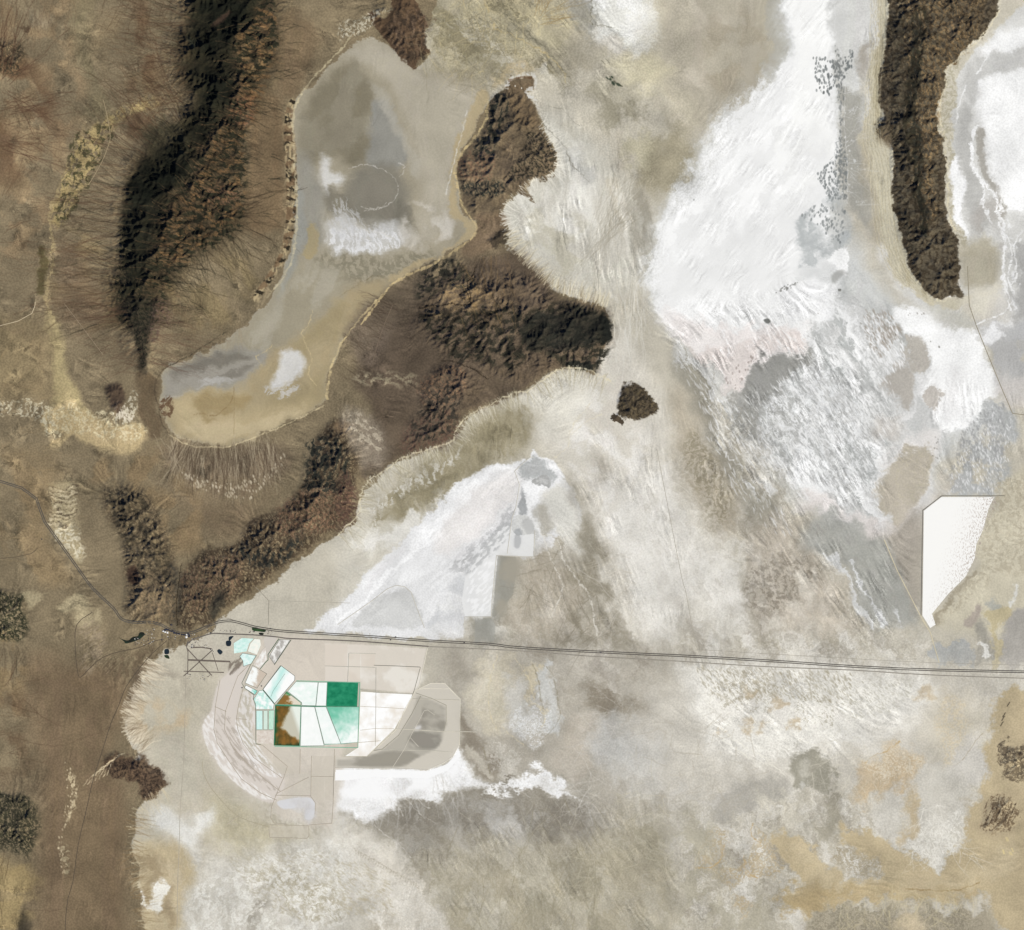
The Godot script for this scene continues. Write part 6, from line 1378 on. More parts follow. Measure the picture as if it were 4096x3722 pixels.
	# beaches of the eastern range
	for k in 7:
		trail("C", [216, 206, 176], 0.6, 1.8, [1110 + k * 12, 0, 1100 + k * 13, 260, 1075 + k * 14, 460, 1070 + k * 14, 660, 1060 + k * 18, 800, 1100 + k * 18, 960, 1110 + k * 18, 1150, 1140 + k * 18, 1350, 1210 + k * 16, 1520, 1330 + k * 12, 1640, 1440 + k * 7, 1720], 1.5)
		trail("C", [150, 138, 108], 0.4, 1.4, [1116 + k * 12, 0, 1106 + k * 13, 260, 1081 + k * 14, 460, 1076 + k * 14, 660, 1066 + k * 18, 800, 1106 + k * 18, 960, 1116 + k * 18, 1150, 1146 + k * 18, 1350, 1216 + k * 16, 1520, 1336 + k * 12, 1640], 2.0)
	trail("C", [222, 212, 184], 0.8, 4.0, [1830, 60, 1720, 220, 1600, 330, 1530, 400, 1530, 480, 1500, 560, 1495, 680, 1530, 800, 1520, 860, 1545, 960, 1540, 1100, 1545, 1200, 1590, 1310], 3.0)
	for t in [[1967, 120, 1860, 200, 1760, 330, 1700, 420], [1640, 480, 1600, 600, 1590, 700], [1880, 1340, 1900, 1450, 1880, 1560, 1900, 1640], [1960, 1300, 1910, 1400, 1930, 1540, 1900, 1600], [1820, 1240, 1860, 1380, 1850, 1500, 1870, 1600, 1890, 1760], [1700, 1830, 1760, 1800, 1860, 1760, 1900, 1700]]:
		trail("C", [244, 244, 243], 0.8, 4.0, t, 2.5)
	# white threads and dark pans on the salt
	for t in [[150, 520, 240, 700, 240, 800, 300, 880, 380, 940], [580, 450, 620, 540, 640, 640, 700, 740], [880, 0, 960, 60, 1040, 180, 1080, 330], [940, 100, 1020, 260, 1080, 360], [1000, 30, 1060, 160, 1160, 240]]:
		trail("F", [240, 240, 240], 0.7, 3.0, t, 5.0)
	specks("F", [244, 244, 243], 0.6, 1300, [300, 200, 900, 0, 1240, 500, 1180, 800, 1160, 1200, 700, 1100, 360, 880, 220, 560, 300, 560, 520, 500, 740, 330], Vector2(2.5, 6), 58.0, 6.0)
	specks("F", [150, 150, 148], 0.45, 900, [560, 420, 900, 300, 1150, 500, 1140, 900, 1000, 1100, 640, 1000, 420, 840, 480, 640], Vector2(2.5, 6), 58.0, 5.0)
	specks("F", [232, 232, 232], 0.55, 700, [0, 200, 240, 440, 260, 720, 420, 960, 600, 1100, 700, 1330, 560, 1330, 330, 1080, 140, 700], Vector2(2.5, 6), 62.0, 6.0)
	specks("F", [152, 152, 152], 0.6, 500, [1620, 740, 1740, 620, 1860, 560, 1860, 900, 1560, 960], Vector2(3, 8), 75.0, 2.0)
	specks("F", [238, 238, 238], 0.6, 450, [1560, 960, 1640, 840, 1760, 700, 1900, 660, 1880, 900, 1820, 1090, 1540, 1090], Vector2(2.5, 6), 75.0, 3.0)
	specks("F", [246, 246, 246], 0.65, 400, [1060, 100, 1200, 60, 1280, 200, 1300, 360, 1200, 420, 1120, 300], Vector2(3, 7), 60.0, 4.0)
	specks("F", [150, 140, 128], 0.5, 300, [1060, 60, 1200, 60, 1280, 180, 1160, 330, 1080, 250], Vector2(3, 7), 60.0, 3.0)
	specks("C", [112, 116, 116], 0.9, 330, [780, 320, 870, 320, 940, 350, 1000, 260, 1010, 360, 930, 480, 870, 540, 800, 520], Vector2(3, 9), 95.0, 1.8)
	specks("C", [126, 130, 130], 0.85, 380, [800, 960, 880, 900, 940, 800, 980, 920, 960, 1120, 880, 1130, 800, 1010], Vector2(3, 9), 95.0, 1.6)
	specks("C", [126, 130, 130], 0.8, 140, [700, 1220, 800, 1150, 960, 1180, 950, 1380, 880, 1350, 780, 1250], Vector2(4, 9), 100.0, 1.8)
	specks("C", [110, 112, 108], 0.85, 40, [40, 1200, 160, 1170, 160, 1200, 60, 1220, 460, 560, 520, 500, 500, 560], Vector2(3, 8), 90.0, 1.5)
	specks("C", [128, 130, 128], 0.85, 420, [900, 240, 950, 330, 960, 480, 945, 640, 950, 760, 970, 940, 975, 1130, 940, 1130, 920, 900, 930, 700, 915, 560, 925, 470, 890, 380], Vector2(3, 8), 95.0, 1.8)
	mottle("C", [224, 224, 222], 0.7, 1, [930, 700, 980, 760, 1000, 960, 990, 1150, 930, 1130, 900, 900], noise_c, 0.5, 0.66, 10.0, 1.0, 1.0)
	washes("C", [965, 480, 960, 760, 980, 1000, 985, 1180], -1.0, 40, Vector2(30, 110), [220, 220, 218], 0.45, 1.3, 1, 20.0, 0.9)
	area("C", [96, 98, 94], 0.85, 1, [500, 1805, 525, 1795, 540, 1815, 520, 1826])
	area("C", [150, 150, 146], 0.6, 2, [880, 1560, 930, 1520, 985, 1550, 950, 1545, 900, 1600])
	area("C", [110, 110, 106], 0.8, 0, [920, 1630, 936, 1628, 936, 1642, 922, 1642])
	specks("C", [118, 118, 114], 0.7, 70, [560, 1650, 640, 1600, 700, 1590, 660, 1620, 590, 1660], Vector2(3, 8), 150.0, 1.5)
	trail("C", [140, 144, 144], 0.5, 3.0, [935, 480, 925, 540, 940, 640, 935, 760, 900, 860, 880, 920], 5.0)
	trail("C", [232, 232, 230], 0.55, 1.6, [960, 480, 955, 700, 975, 950, 970, 1150], 1.0)
	trail("C", [228, 228, 228], 0.6, 2.0, [900, 0, 905, 120, 920, 240, 950, 350], 3.0)
	trail("C", [252, 252, 252], 0.8, 4.0, [490, 950, 430, 1010, 360, 1080, 260, 1150], 2.0)
	trail("C", [250, 250, 250], 0.7, 3.0, [550, 560, 490, 690, 450, 770], 2.0)
	trail("C", [250, 250, 250], 0.6, 3.0, [60, 1650, 130, 1730, 200, 1832], 3.0)
	trail("F", [250, 250, 250], 0.6, 3.0, [80, 0, 200, 100, 290, 220, 300, 330], 3.0)
	specks("F", [140, 128, 122], 0.6, 90, [270, 440, 380, 330, 480, 300, 390, 440, 330, 520], Vector2(3, 9), 100.0, 1.5)
	specks("F", [120, 118, 110], 0.7, 60, [780, 60, 830, 50, 800, 80, 1580, 240, 1640, 300, 1630, 350, 1600, 300], Vector2(3, 7), 60.0, 1.5)
	specks("F", [150, 146, 140], 0.7, 160, [1290, 50, 1460, 90, 1440, 110, 1320, 80, 1400, 740, 1480, 760, 1500, 920, 1470, 920, 1420, 800], Vector2(3, 7), 60.0, 1.5)
	specks("I", [160, 152, 132], 0.5, 700, [120, 340, 1000, 380, 1000, 560, 600, 520, 300, 560, 140, 460], Vector2(3, 7), 55.0, 3.0)
	specks("I", [182, 178, 164], 0.5, 500, [700, 400, 1400, 420, 1200, 640, 900, 640], Vector2(3, 6), 40.0, 3.0)
	# dark scrub on the northern mud
	specks("Q", [44, 56, 44], 0.9, 46, [1390, 500, 1430, 530, 1480, 560, 1500, 610, 1580, 660, 1530, 640, 1470, 620, 1430, 590], Vector2(5, 12), 40.0, 2.0)
	for t in [[1385, 440, 1415, 480], [1418, 432, 1450, 470], [1440, 560, 1500, 610, 1550, 640]]:
		trail("Q", [84, 82, 66], 0.8, 1.8, t, 1.0)
	for t in [[360, 0, 420, 90, 480, 160], [620, 60, 760, 180, 900, 290, 1000, 390, 1080, 500, 1150, 580], [720, 160, 820, 250, 930, 330], [1280, 0, 1310, 90, 1330, 180, 1420, 195, 1520, 220]]:
		trail("Q", [104, 100, 84], 0.6, 2.4, t, 4.0)
	trail("Q", [196, 176, 128], 0.5, 4.0, [440, 0, 560, 120, 700, 240, 900, 350, 1060, 460, 1140, 600], 4.0)
	for t in [[1000, 780, 1110, 810, 1180, 890, 1240, 930], [950, 900, 1060, 1010, 1130, 1100, 1170, 1210, 1260, 1290], [1130, 1110, 1200, 1240, 1290, 1330]]:
		trail("Q", [128, 124, 112], 0.6, 2.0, t, 3.0)
	washes("B", [1100, 30, 1180, 60, 1200, 140], -1.0, 40, Vector2(40, 140), [150, 126, 86], 0.45, 1.4, 2, 20.0)
	washes("B", [560, 60, 760, 180, 1000, 330], 1.0, 90, Vector2(40, 160), [206, 190, 146], 0.35, 1.5, 1, 90.0, 1.2)
	washes("B", [560, 60, 760, 180, 1000, 330], 1.0, 90, Vector2(40, 160), [128, 120, 98], 0.35, 1.4, 1, 90.0, 1.2)
	# flow lines on the cream fan and mud
	washes("B", [1440, 1020, 1560, 1040, 1660, 1120], 1.0, 90, Vector2(120, 420), [228, 224, 212], 0.26, 1.6, 0, 40.0, 0.12)
	washes("B", [1480, 1060, 1640, 1100, 1740, 1200], 1.0, 70, Vector2(120, 420), [150, 142, 124], 0.26, 1.5, 0, 40.0, 0.12)
	washes("E", [1560, 0, 1650, 0, 1740, 0], 1.0, 50, Vector2(100, 280), [226, 224, 216], 0.4, 1.6, 0, 60.0, 0.2)
	for t in [[1210, 900, 1300, 830, 1310, 740, 1380, 640, 1450, 560], [1320, 760, 1400, 690, 1500, 640], [1450, 410, 1560, 480, 1600, 490]]:
		trail("E", [222, 214, 192], 0.7, 2.6, t, 3.0)
	trail("S", [226, 222, 212], 0.7, 3.0, [500, 800, 540, 930, 580, 1040, 630, 1140, 640, 1220, 600, 1320, 560, 1400], 3.0)
	trail("S", [226, 222, 212], 0.8, 4.0, [480, 800, 560, 815, 620, 860, 640, 960, 700, 1070, 790, 1180, 850, 1290, 870, 1420, 900, 1560], 3.0)
	trail("S", [150, 142, 128], 0.6, 2.0, [495, 805, 570, 822, 632, 870, 652, 970, 712, 1080, 800, 1190, 862, 1300], 3.0)
	washes("S", [700, 1000, 900, 1050, 1000, 1200, 1100, 1400], 1.0, 60, Vector2(40, 160), [196, 188, 172], 0.4, 1.6, 1, 60.0, 1.3)
	washes("S", [400, 1050, 560, 1200, 640, 1400, 900, 1450], 1.0, 60, Vector2(40, 140), [126, 119, 104], 0.45, 1.6, 1, 60.0, 1.3)
	washes("S", [1200, 200, 1300, 600, 1250, 1000, 1300, 1400], 1.0, 60, Vector2(40, 200), [224, 220, 210], 0.4, 1.6, 1, 90.0, 1.3)
	trail("S", [170, 166, 152], 0.6, 1.6, [880, 240, 920, 260, 950, 380], 2.0)
	# south: feathered edge of the white pool, ridges in the lobes, gully lines
	washes("H", [0, 1170, 200, 1190, 320, 1120, 540, 1080, 700, 1060], 1.0, 70, Vector2(20, 80), [206, 203, 198], 0.4, 2.2, 0, 14.0, 0.6)
	washes("H", [300, 1100, 420, 1080, 660, 1000], -1.0, 26, Vector2(40, 110), [196, 192, 184], 0.4, 2.0, 0, 10.0, 0.3)
	for t in [[300, 1090, 350, 1150, 370, 1190], [360, 1050, 420, 1130, 480, 1190, 550, 1225], [440, 1090, 520, 1150], [990, 1040, 1040, 1050, 1090, 1090], [190, 1220, 260, 1290, 340, 1340, 420, 1430]]:
		trail("H", [220, 216, 208], 0.6, 2.2, t, 2.0)
	for t in [[1130, 310, 1200, 370, 1225, 440, 1240, 540, 1255, 620, 1220, 690, 1140, 770, 1090, 800], [1100, 330, 1130, 420, 1150, 540, 1170, 600], [820, 800, 840, 870, 860, 950]]:
		trail("H", [140, 132, 112], 0.7, 2.4, t, 2.0)
	for t in [[900, 280, 860, 430, 850, 540, 870, 640, 900, 700], [1000, 300, 1080, 420, 1110, 540], [930, 690, 1010, 760, 1060, 800], [1130, 560, 1170, 640, 1150, 690]]:
		trail("H", [222, 208, 172], 0.6, 2.4, t, 2.0)
	for k in 26:
		var x := 90 + k * 14
		trail("H", [158, 150, 132], 0.45, 2.0, [x, 1370 + k * 8, x + 16, 1384 + k * 8, x + 10, 1400 + k * 8], 3.0)
	washes("H", [1400, 700, 1600, 900, 1700, 1100], 1.0, 70, Vector2(40, 200), [214, 210, 202], 0.4, 1.6, 1, 120.0, 1.5)
	washes("H", [1500, 1200, 1700, 1300, 1800, 1600], 1.0, 110, Vector2(30, 120), [204, 196, 172], 0.4, 1.6, 1, 150.0, 1.3)
	washes("H", [700, 1500, 1100, 1450, 1500, 1450], 1.0, 120, Vector2(40, 200), [200, 194, 176], 0.35, 1.6, 1, 120.0, 0.8)
	washes("H", [700, 1500, 1100, 1450, 1500, 1450], 1.0, 120, Vector2(40, 200), [136, 128, 104], 0.3, 1.6, 1, 120.0, 0.8)
	specks("G", [176, 168, 146], 0.4, 700, [1280, 1420, 1900, 1380, 1960, 1700, 1700, 1800, 1420, 1640], Vector2(3, 7), 30.0, 3.0)
	specks("H", [180, 170, 144], 0.4, 400, [0, 1440, 160, 1450, 300, 1560, 330, 1760, 0, 1740], Vector2(3, 7), 30.0, 3.0)
	# sandy rills and dark ribs of the south-east
	for t in [[220, 740, 330, 800, 440, 880, 540, 900, 620, 960], [260, 700, 400, 800, 560, 890], [620, 660, 650, 720, 700, 760, 760, 780, 820, 800]]:
		trail("I", [240, 236, 222], 0.7, 3.0, t, 3.0)
	for t in [[1070, 890, 1120, 850, 1200, 820, 1260, 770, 1280, 780], [440, 1230, 430, 1300, 480, 1340], [390, 1410, 400, 1490, 470, 1540], [280, 1350, 260, 1430, 200, 1480, 120, 1480]]:
		trail("I", [190, 160, 112], 0.7, 2.8, t, 3.0)
	trail("I", [152, 138, 110], 0.6, 2.0, [1590, 900, 1640, 850, 1700, 760, 1740, 720], 1.0)
	for k in 14:
		trail("I", [218, 214, 204], 0.4, 1.2, [1620, 900, 1620 + 120 * cos(k * 0.17 - 0.9), 900 + 120 * sin(k * 0.17 - 0.9)])
	for s in [[1880, 560], [1855, 620], [1843, 670], [1850, 640]]:
		trail("I", [70, 64, 54], 0.85, 2.0, [s[0] + 8, s[1] - 14, s[0] - 8, s[1] + 14])
	for s in [[1870, 1310], [1850, 1380], [1890, 1390], [1900, 1370]]:
		trail("I", [222, 204, 152], 0.85, 6.0, [s[0], s[1], s[0] + 6, s[1] + 24], 1.0)
	for k in 14:
		var x := 1756 + (k % 7) * 26
		var y := 1120 + (k / 7) * 76 + (k * 37) % 40
		trail("I", [62, 48, 38], 0.8, 2.4, [x + 12, y - 24, x + 2, y, x - 12, y + 30], 2.0)
	trail("I", [136, 112, 72], 0.6, 2.4, [1300, 1600, 1480, 1610, 1620, 1600, 1720, 1560], 1.5)
	washes("I", [1760, 1660, 1400, 1660, 900, 1680], -1.0, 60, Vector2(20, 70), [206, 196, 170], 0.5, 1.6, 1, 10.0)
	washes("I", [900, 1720, 1200, 1700, 1600, 1720], 1.0, 120, Vector2(20, 90), [206, 194, 158], 0.5, 1.5, 1, 40.0, 1.4)
	washes("I", [800, 830, 1000, 900, 1100, 1100, 900, 1150], 1.0, 80, Vector2(20, 100), [212, 206, 190], 0.5, 1.5, 1, 60.0, 1.5)
	washes("I", [1360, 1280, 1500, 1300, 1600, 1250], 1.0, 90, Vector2(20, 90), [236, 232, 222], 0.5, 1.5, 1, 60.0, 1.4)
	washes("I", [0, 600, 200, 900, 400, 1050, 300, 1300], 1.0, 90, Vector2(40, 160), [176, 168, 152], 0.4, 1.6, 1, 90.0, 1.4)
	mark_pans()

# the pans between the dikes: sharp-edged crusts of salt and drained mud
func mark_pans() -> void:
	area("L", [206, 200, 188], 0.9, 0, [1112, 802, 1290, 718, 1460, 718, 1648, 906, 1640, 1464, 1560, 1610, 1450, 1688, 1260, 1768, 820, 1752, 125, 1744, 128, 1620, 510, 1620, 640, 1500, 870, 1300, 960, 1070], true)
	area("L", [176, 171, 160], 0.85, 2, [1130, 860, 1300, 920, 1470, 1000, 1460, 1200, 1430, 1400, 1340, 1530, 900, 1730, 140, 1735, 140, 1650, 520, 1640, 700, 1530, 900, 1360, 1060, 1100], true)
	mottle("L", [146, 141, 131], 0.85, 2, [1210, 960, 1420, 1010, 1460, 1060, 1450, 1290, 1130, 1270, 1180, 1140], noise_a, 0.2, 0.5, 20.0, 1.0, 0.6)
	mottle("L", [140, 136, 127], 0.85, 2, [1080, 1310, 1420, 1320, 1430, 1400, 1330, 1520, 1020, 1500], noise_a, 0.2, 0.5, 20.0, 1.0, 0.6)
	mottle("L", [150, 145, 134], 0.8, 2, [300, 1640, 700, 1560, 900, 1540, 1200, 1560, 1100, 1640, 900, 1740, 300, 1720], noise_a, 0.34, 0.56, 10.0, 1.5, 0.6)
	area("L", [214, 212, 210], 0.8, 2, [1110, 1240, 1180, 1230, 1150, 1290, 1090, 1290])
	area("L", [222, 214, 203], 0.8, 1, [0, 230, 620, 250, 1240, 290, 1150, 740, 1080, 840, 430, 780, 430, 700, 0, 690], true)
	mottle("L", [234, 230, 222], 0.7, 3, [300, 300, 1200, 330, 1100, 800, 430, 780, 300, 600], noise_a, 0.42, 0.62)
	for r in [[0, 240, 270, 500], [295, 360, 430, 690], [440, 360, 610, 510]]:
		area("L", [216, 205, 191], 0.55, 0, [r[0], r[1], r[2], r[1], r[2], r[3], r[0], r[3]], true)
	# curved pans of the west
	var bend := [1240, 420, 1400, 335, 1370, 440, 1335, 600, 1345, 720, 1440, 860, 1600, 975, 1550, 1110, 1440, 1085, 1330, 1000, 1230, 880, 1160, 780, 1140, 680, 1190, 590]
	area("G", [214, 206, 198], 0.85, 1, bend)
	mottle("G", [236, 233, 229], 0.85, 1, [1140, 680, 1200, 600, 1215, 740, 1280, 870, 1400, 990, 1540, 1090, 1440, 1080, 1300, 980, 1180, 830], noise_f, 0.36, 0.56, 55.0, 2.5, 0.8)
	mottle("G", [178, 169, 158], 0.65, 1, [1215, 600, 1270, 610, 1270, 720, 1340, 830, 1480, 960, 1580, 1040, 1480, 1030, 1340, 930, 1230, 800], noise_f, 0.48, 0.62, 50.0, 4.0, 0.7)
	mottle("G", [238, 236, 234], 0.8, 1, [1330, 640, 1400, 700, 1480, 830, 1590, 960, 1500, 960, 1400, 880, 1330, 760], noise_f, 0.4, 0.58, 52.0, 4.0, 0.7)
	mottle("G", [170, 160, 148], 0.6, 1, [1270, 640, 1330, 660, 1360, 800, 1470, 930, 1440, 950, 1320, 840], noise_f, 0.5, 0.62, 55.0, 4.0, 0.6)
	mottle("G", [226, 222, 218], 0.8, 1, [1350, 500, 1430, 500, 1440, 700, 1400, 720, 1345, 640], noise_f, 0.42, 0.6, 80.0, 2.0, 0.8)
	mottle("G", [112, 102, 92], 0.75, 1, [1290, 330, 1350, 280, 1370, 320, 1300, 400], noise_f, 0.42, 0.58, 130.0, 4.0, 0.7)
	area("G", [204, 198, 190], 0.8, 1, [1490, 180, 1560, 185, 1500, 300, 1460, 350, 1490, 240])
	for r in [[1540, 800, 1690, 950], [1760, 850, 1878, 964], [1756, 972, 1826, 1100], [1832, 972, 1876, 1100], [1520, 1245, 1738, 1310]]:
		area("G", [200, 192, 178], 0.5, 0, [r[0], r[1], r[2], r[1], r[2], r[3], r[0], r[3]], true)
	mottle("G", [214, 214, 217], 0.9, 1, [1560, 1110, 1640, 1090, 1740, 1085, 1775, 1120, 1765, 1200, 1720, 1205, 1710, 1140, 1600, 1150], noise_a, 0.25, 0.5)
	# the straight shore of the white pool
	area("L", [249, 249, 249], 0.95, 0, [128, 1775, 600, 1768, 1250, 1790, 1480, 1710, 1600, 1590, 1625, 1520, 1660, 1600, 1500, 1780, 1250, 1880, 600, 1860, 300, 1900, 120, 1900], true)
	mottle("L", [247, 247, 247], 0.9, 3, [128, 1880, 600, 1840, 1250, 1860, 1500, 1760, 1660, 1620, 1560, 1900, 1100, 2040, 600, 2120, 200, 2100], noise_a, 0.25, 0.5)
	area("S", [148, 146, 137], 0.6, 0, [166, 960, 300, 970, 306, 1060, 280, 1240, 220, 1330, 140, 1412, 130, 1400], true)
	mottle("S", [164, 158, 144], 0.8, 3, [200, 1000, 320, 980, 320, 1100, 260, 1300, 180, 1400, 150, 1300], noise_a, 0.4, 0.6)
	area("S", [154, 154, 148], 0.55, 1, [0, 1432, 120, 1418, 150, 1460, 140, 1590, 0, 1595], true)
	area("E", [230, 230, 229], 0.8, 0, [719, 1786, 866, 1786, 871, 1700, 897, 1441, 1104, 1448, 1108, 1320, 1010, 1330, 960, 1270, 880, 1340, 800, 1440, 720, 1560, 700, 1700], true)
	mottle("E", [176, 177, 177], 0.7, 2, [720, 1500, 860, 1330, 960, 1230, 1000, 1230, 960, 1340, 880, 1430, 800, 1500, 740, 1560], noise_f, 0.4, 0.64, 130.0, 2.0, 0.9)
	mottle("E", [244, 244, 244], 0.7, 2, [740, 1560, 880, 1470, 870, 1700, 840, 1770, 740, 1760], noise_f, 0.46, 0.64, 130.0, 2.4, 0.8)
	area("E", [172, 173, 174], 0.7, 1, [1000, 1330, 1022, 1320, 1036, 1360, 1020, 1400, 996, 1390])
	area("E", [190, 190, 188], 0.8, 1, [1060, 1250, 1090, 1240, 1106, 1280, 1090, 1320, 1060, 1310])
	# the dyked pan's speckled far shore
	specks("F", [168, 156, 146], 0.8, 900, [1640, 1120, 1820, 1112, 1740, 1330, 1700, 1460, 1560, 1640, 1450, 1760, 1440, 1640, 1560, 1480, 1620, 1300], Vector2(3, 7), 60.0, 1.4)

# ---------------------------------------------------------------- roads, dikes, ponds

var grains := {}
var shared := {}

func plain_material(c: Array, rough := 0.9, spread := 0.05) -> StandardMaterial3D:
	var key := str(c) + str(rough) + str(spread)
	if shared.has(key): return shared[key]
	if not grains.has(spread):
		var n := FastNoiseLite.new()
		n.seed = 5
		n.frequency = 0.05
		var im := Image.create(64, 64, false, Image.FORMAT_RGB8)
		for y in 64:
			for x in 64:
				var k := clampf(1.0 - spread + n.get_noise_2d(x, y) * spread * 2.0, 0.0, 1.0)
				im.set_pixel(x, y, Color(k, k, k))
		grains[spread] = ImageTexture.create_from_image(im)
	var m := StandardMaterial3D.new()
	m.albedo_texture = grains[spread]
	m.albedo_color = rgb([minf(255.0, c[0] * (1.0 + spread)), minf(255.0, c[1] * (1.0 + spread)), minf(255.0, c[2] * (1.0 + spread))], 1.0)
	m.uv1_triplanar = true
	m.uv1_world_triplanar = true
	m.uv1_scale = Vector3.ONE / 2300.0
	m.roughness = rough
	shared[key] = m
	return m

# a raised strip along a line of photo positions: width and height in metres
func strip(p: PackedVector2Array, width: float, height: float, closed := false) -> ArrayMesh:
	var v := PackedVector3Array()
	var idx := PackedInt32Array()
	var n := p.size()
	for i in n:
		var a := p[(i - 1 + n) % n] if closed or i > 0 else p[i]
		var b := p[(i + 1) % n] if closed or i < n - 1 else p[i]
		var u := (p[i] - a).normalized() if p[i] != a else (b - p[i]).normalized()
		var w := (b - p[i]).normalized() if p[i] != b else u
		var side := Vector2(-(u.y + w.y), u.x + w.x)
		side = side.normalized() if side.length() > 0.01 else Vector2(-u.y, u.x)
		var stretch := minf(1.6, 1.0 / maxf(0.4, absf(side.dot(Vector2(-u.y, u.x)))))
		var g := height_at(p[i].x, p[i].y)
		var c := world(p[i].x, p[i].y)
		var d := Vector3(side.x, 0, side.y) * stretch
		var foot := width * 0.5 + height * 1.6
		v.append(Vector3(c.x, g - 3.0, c.z) - d * foot)
		v.append(Vector3(c.x, g + height, c.z) - d * width * 0.5)
		v.append(Vector3(c.x, g + height, c.z) + d * width * 0.5)
		v.append(Vector3(c.x, g - 3.0, c.z) + d * foot)
	var last := n if closed else n - 1
	for i in last:
		var j := (i + 1) % n
		for k in 3:
			var q := [i * 4 + k, j * 4 + k, j * 4 + k + 1, i * 4 + k + 1]
			idx.append_array(PackedInt32Array([q[0], q[2], q[1], q[0], q[3], q[2]]))
	var st := SurfaceTool.new()
	st.begin(Mesh.PRIMITIVE_TRIANGLES)
	st.set_smooth_group(-1)
	for i in idx: st.add_vertex(v[i])
	st.generate_normals()
	return st.commit()

func along(parts: Array, step := 30.0) -> PackedVector2Array:
	var p := PackedVector2Array()
	for i in range(0, parts.size(), 2): p.append_array(px(parts[i], parts[i + 1]))
	p = rounded(p, false)
	var out := PackedVector2Array([p[0]])
	for i in range(1, p.size()):
		var n := int(ceil(p[i].distance_to(p[i - 1]) / step))
		for k in n: out.append(p[i - 1].lerp(p[i], (k + 1.0) / n))
	return out

func beside(p: PackedVector2Array, off: float) -> PackedVector2Array:
	var out := PackedVector2Array()
	for i in p.size():
		var d := (p[mini(i + 1, p.size() - 1)] - p[maxi(i - 1, 0)]).normalized()
		out.append(p[i] + Vector2(-d.y, d.x) * off)
	return out

func way(called: String, label: String, parts: Array, width: float, height: float, m: Material, kind := "structure", category := "", group := "", off := 0.0) -> void:
	var node := MeshInstance3D.new()
	var p := along(parts)
	if off != 0.0: p = beside(p, off)
	node.mesh = strip(p, width, height)
	node.material_override = m
	keep(node, called, label, category, group, kind)

func dike(label: String, w: String, pts: Array, m: Material, width := 26.0, group := "") -> void:
	var node := MeshInstance3D.new()
	var p := px(w, pts)
	var out := PackedVector2Array([p[0]])
	for i in range(1, p.size()):
		var n := int(ceil(p[i].distance_to(p[i - 1]) / 40.0))
		for k in n: out.append(p[i - 1].lerp(p[i], (k + 1.0) / n))
	node.mesh = strip(out, width, 6.0)
	node.material_override = m
	keep(node, "dike", label, "dike", group)

# a flat basin: the stain function gives its colour across its box
func basin(called: String, label: String, category: String, w: String, pts: Array, bank: Material, bank_width: float, stain: Callable, rough := 0.35, n := 72) -> void:
	var p := px(w, pts)
	var lo := p[0]
	var hi := p[0]
	for q in p:
		lo = lo.min(q)
		hi = hi.max(q)
	var root := Node3D.new()
	root.position = world((lo.x + hi.x) * 0.5, (lo.y + hi.y) * 0.5)
	keep(root, called, label, category)
	var tri := Geometry2D.triangulate_polygon(p)
	var st := SurfaceTool.new()
	st.begin(Mesh.PRIMITIVE_TRIANGLES)
	var top := 2.5
	for k in range(0, tri.size(), 3):
		var t := [tri[k], tri[k + 1], tri[k + 2]]
		if (p[t[1]] - p[t[0]]).cross(p[t[2]] - p[t[0]]) < 0.0: t = [t[0], t[2], t[1]]
		for i in t:
			st.set_normal(Vector3.UP)
			st.set_uv((p[i] - lo) / (hi - lo))
			st.add_vertex(world(p[i].x, p[i].y, top) - root.position)
	for i in p.size():
		var a := p[i]
		var b := p[(i + 1) % p.size()]
		var quad := [world(a.x, a.y, top), world(b.x, b.y, top), world(b.x, b.y, -3), world(a.x, a.y, top), world(b.x, b.y, -3), world(a.x, a.y, -3)]
		var d := (b - a).normalized()
		for q in quad:
			st.set_normal(Vector3(d.y, 0, -d.x))
			st.set_uv((a - lo) / (hi - lo))
			st.add_vertex(q - root.position)
	var brine := MeshInstance3D.new()
	brine.name = "brine"
	brine.mesh = st.commit()
	var im := Image.create(n, n, false, Image.FORMAT_RGB8)
	var grain := FastNoiseLite.new()
	grain.seed = int(lo.x + lo.y)
	grain.frequency = 0.045 * 72.0 / n if n < 100 else 0.09
	for y in n:
		for x in n:
			var c: Color = stain.call((x + 0.5) / n, (y + 0.5) / n, grain.get_noise_2d(x, y), grain.get_noise_2d(x * 2.0 + 90.0, y * 2.0))
			im.set_pixel(x, y, c)
	var m := StandardMaterial3D.new()
	m.albedo_texture = ImageTexture.create_from_image(im)
	m.roughness = rough
	m.metallic_specular = 0.35
	brine.material_override = m
	root.add_child(brine)
	if bank:
		var rim := MeshInstance3D.new()
		rim.name = "bank"
		rim.mesh = strip(p, bank_width, 5.0, true)
		rim.position = -root.position
		rim.material_override = bank
		root.add_child(rim)

func flat_stain(c: Array, d: Array, mixed := 0.5) -> Callable:
	return func(_u: float, _v: float, a: float, b: float) -> Color:
		var k := clampf(0.5 + (a * 0.9 + b * 0.35) * mixed * 2.0, 0.0, 1.0)
		return rgb(c, 1.0).lerp(rgb(d, 1.0), k)

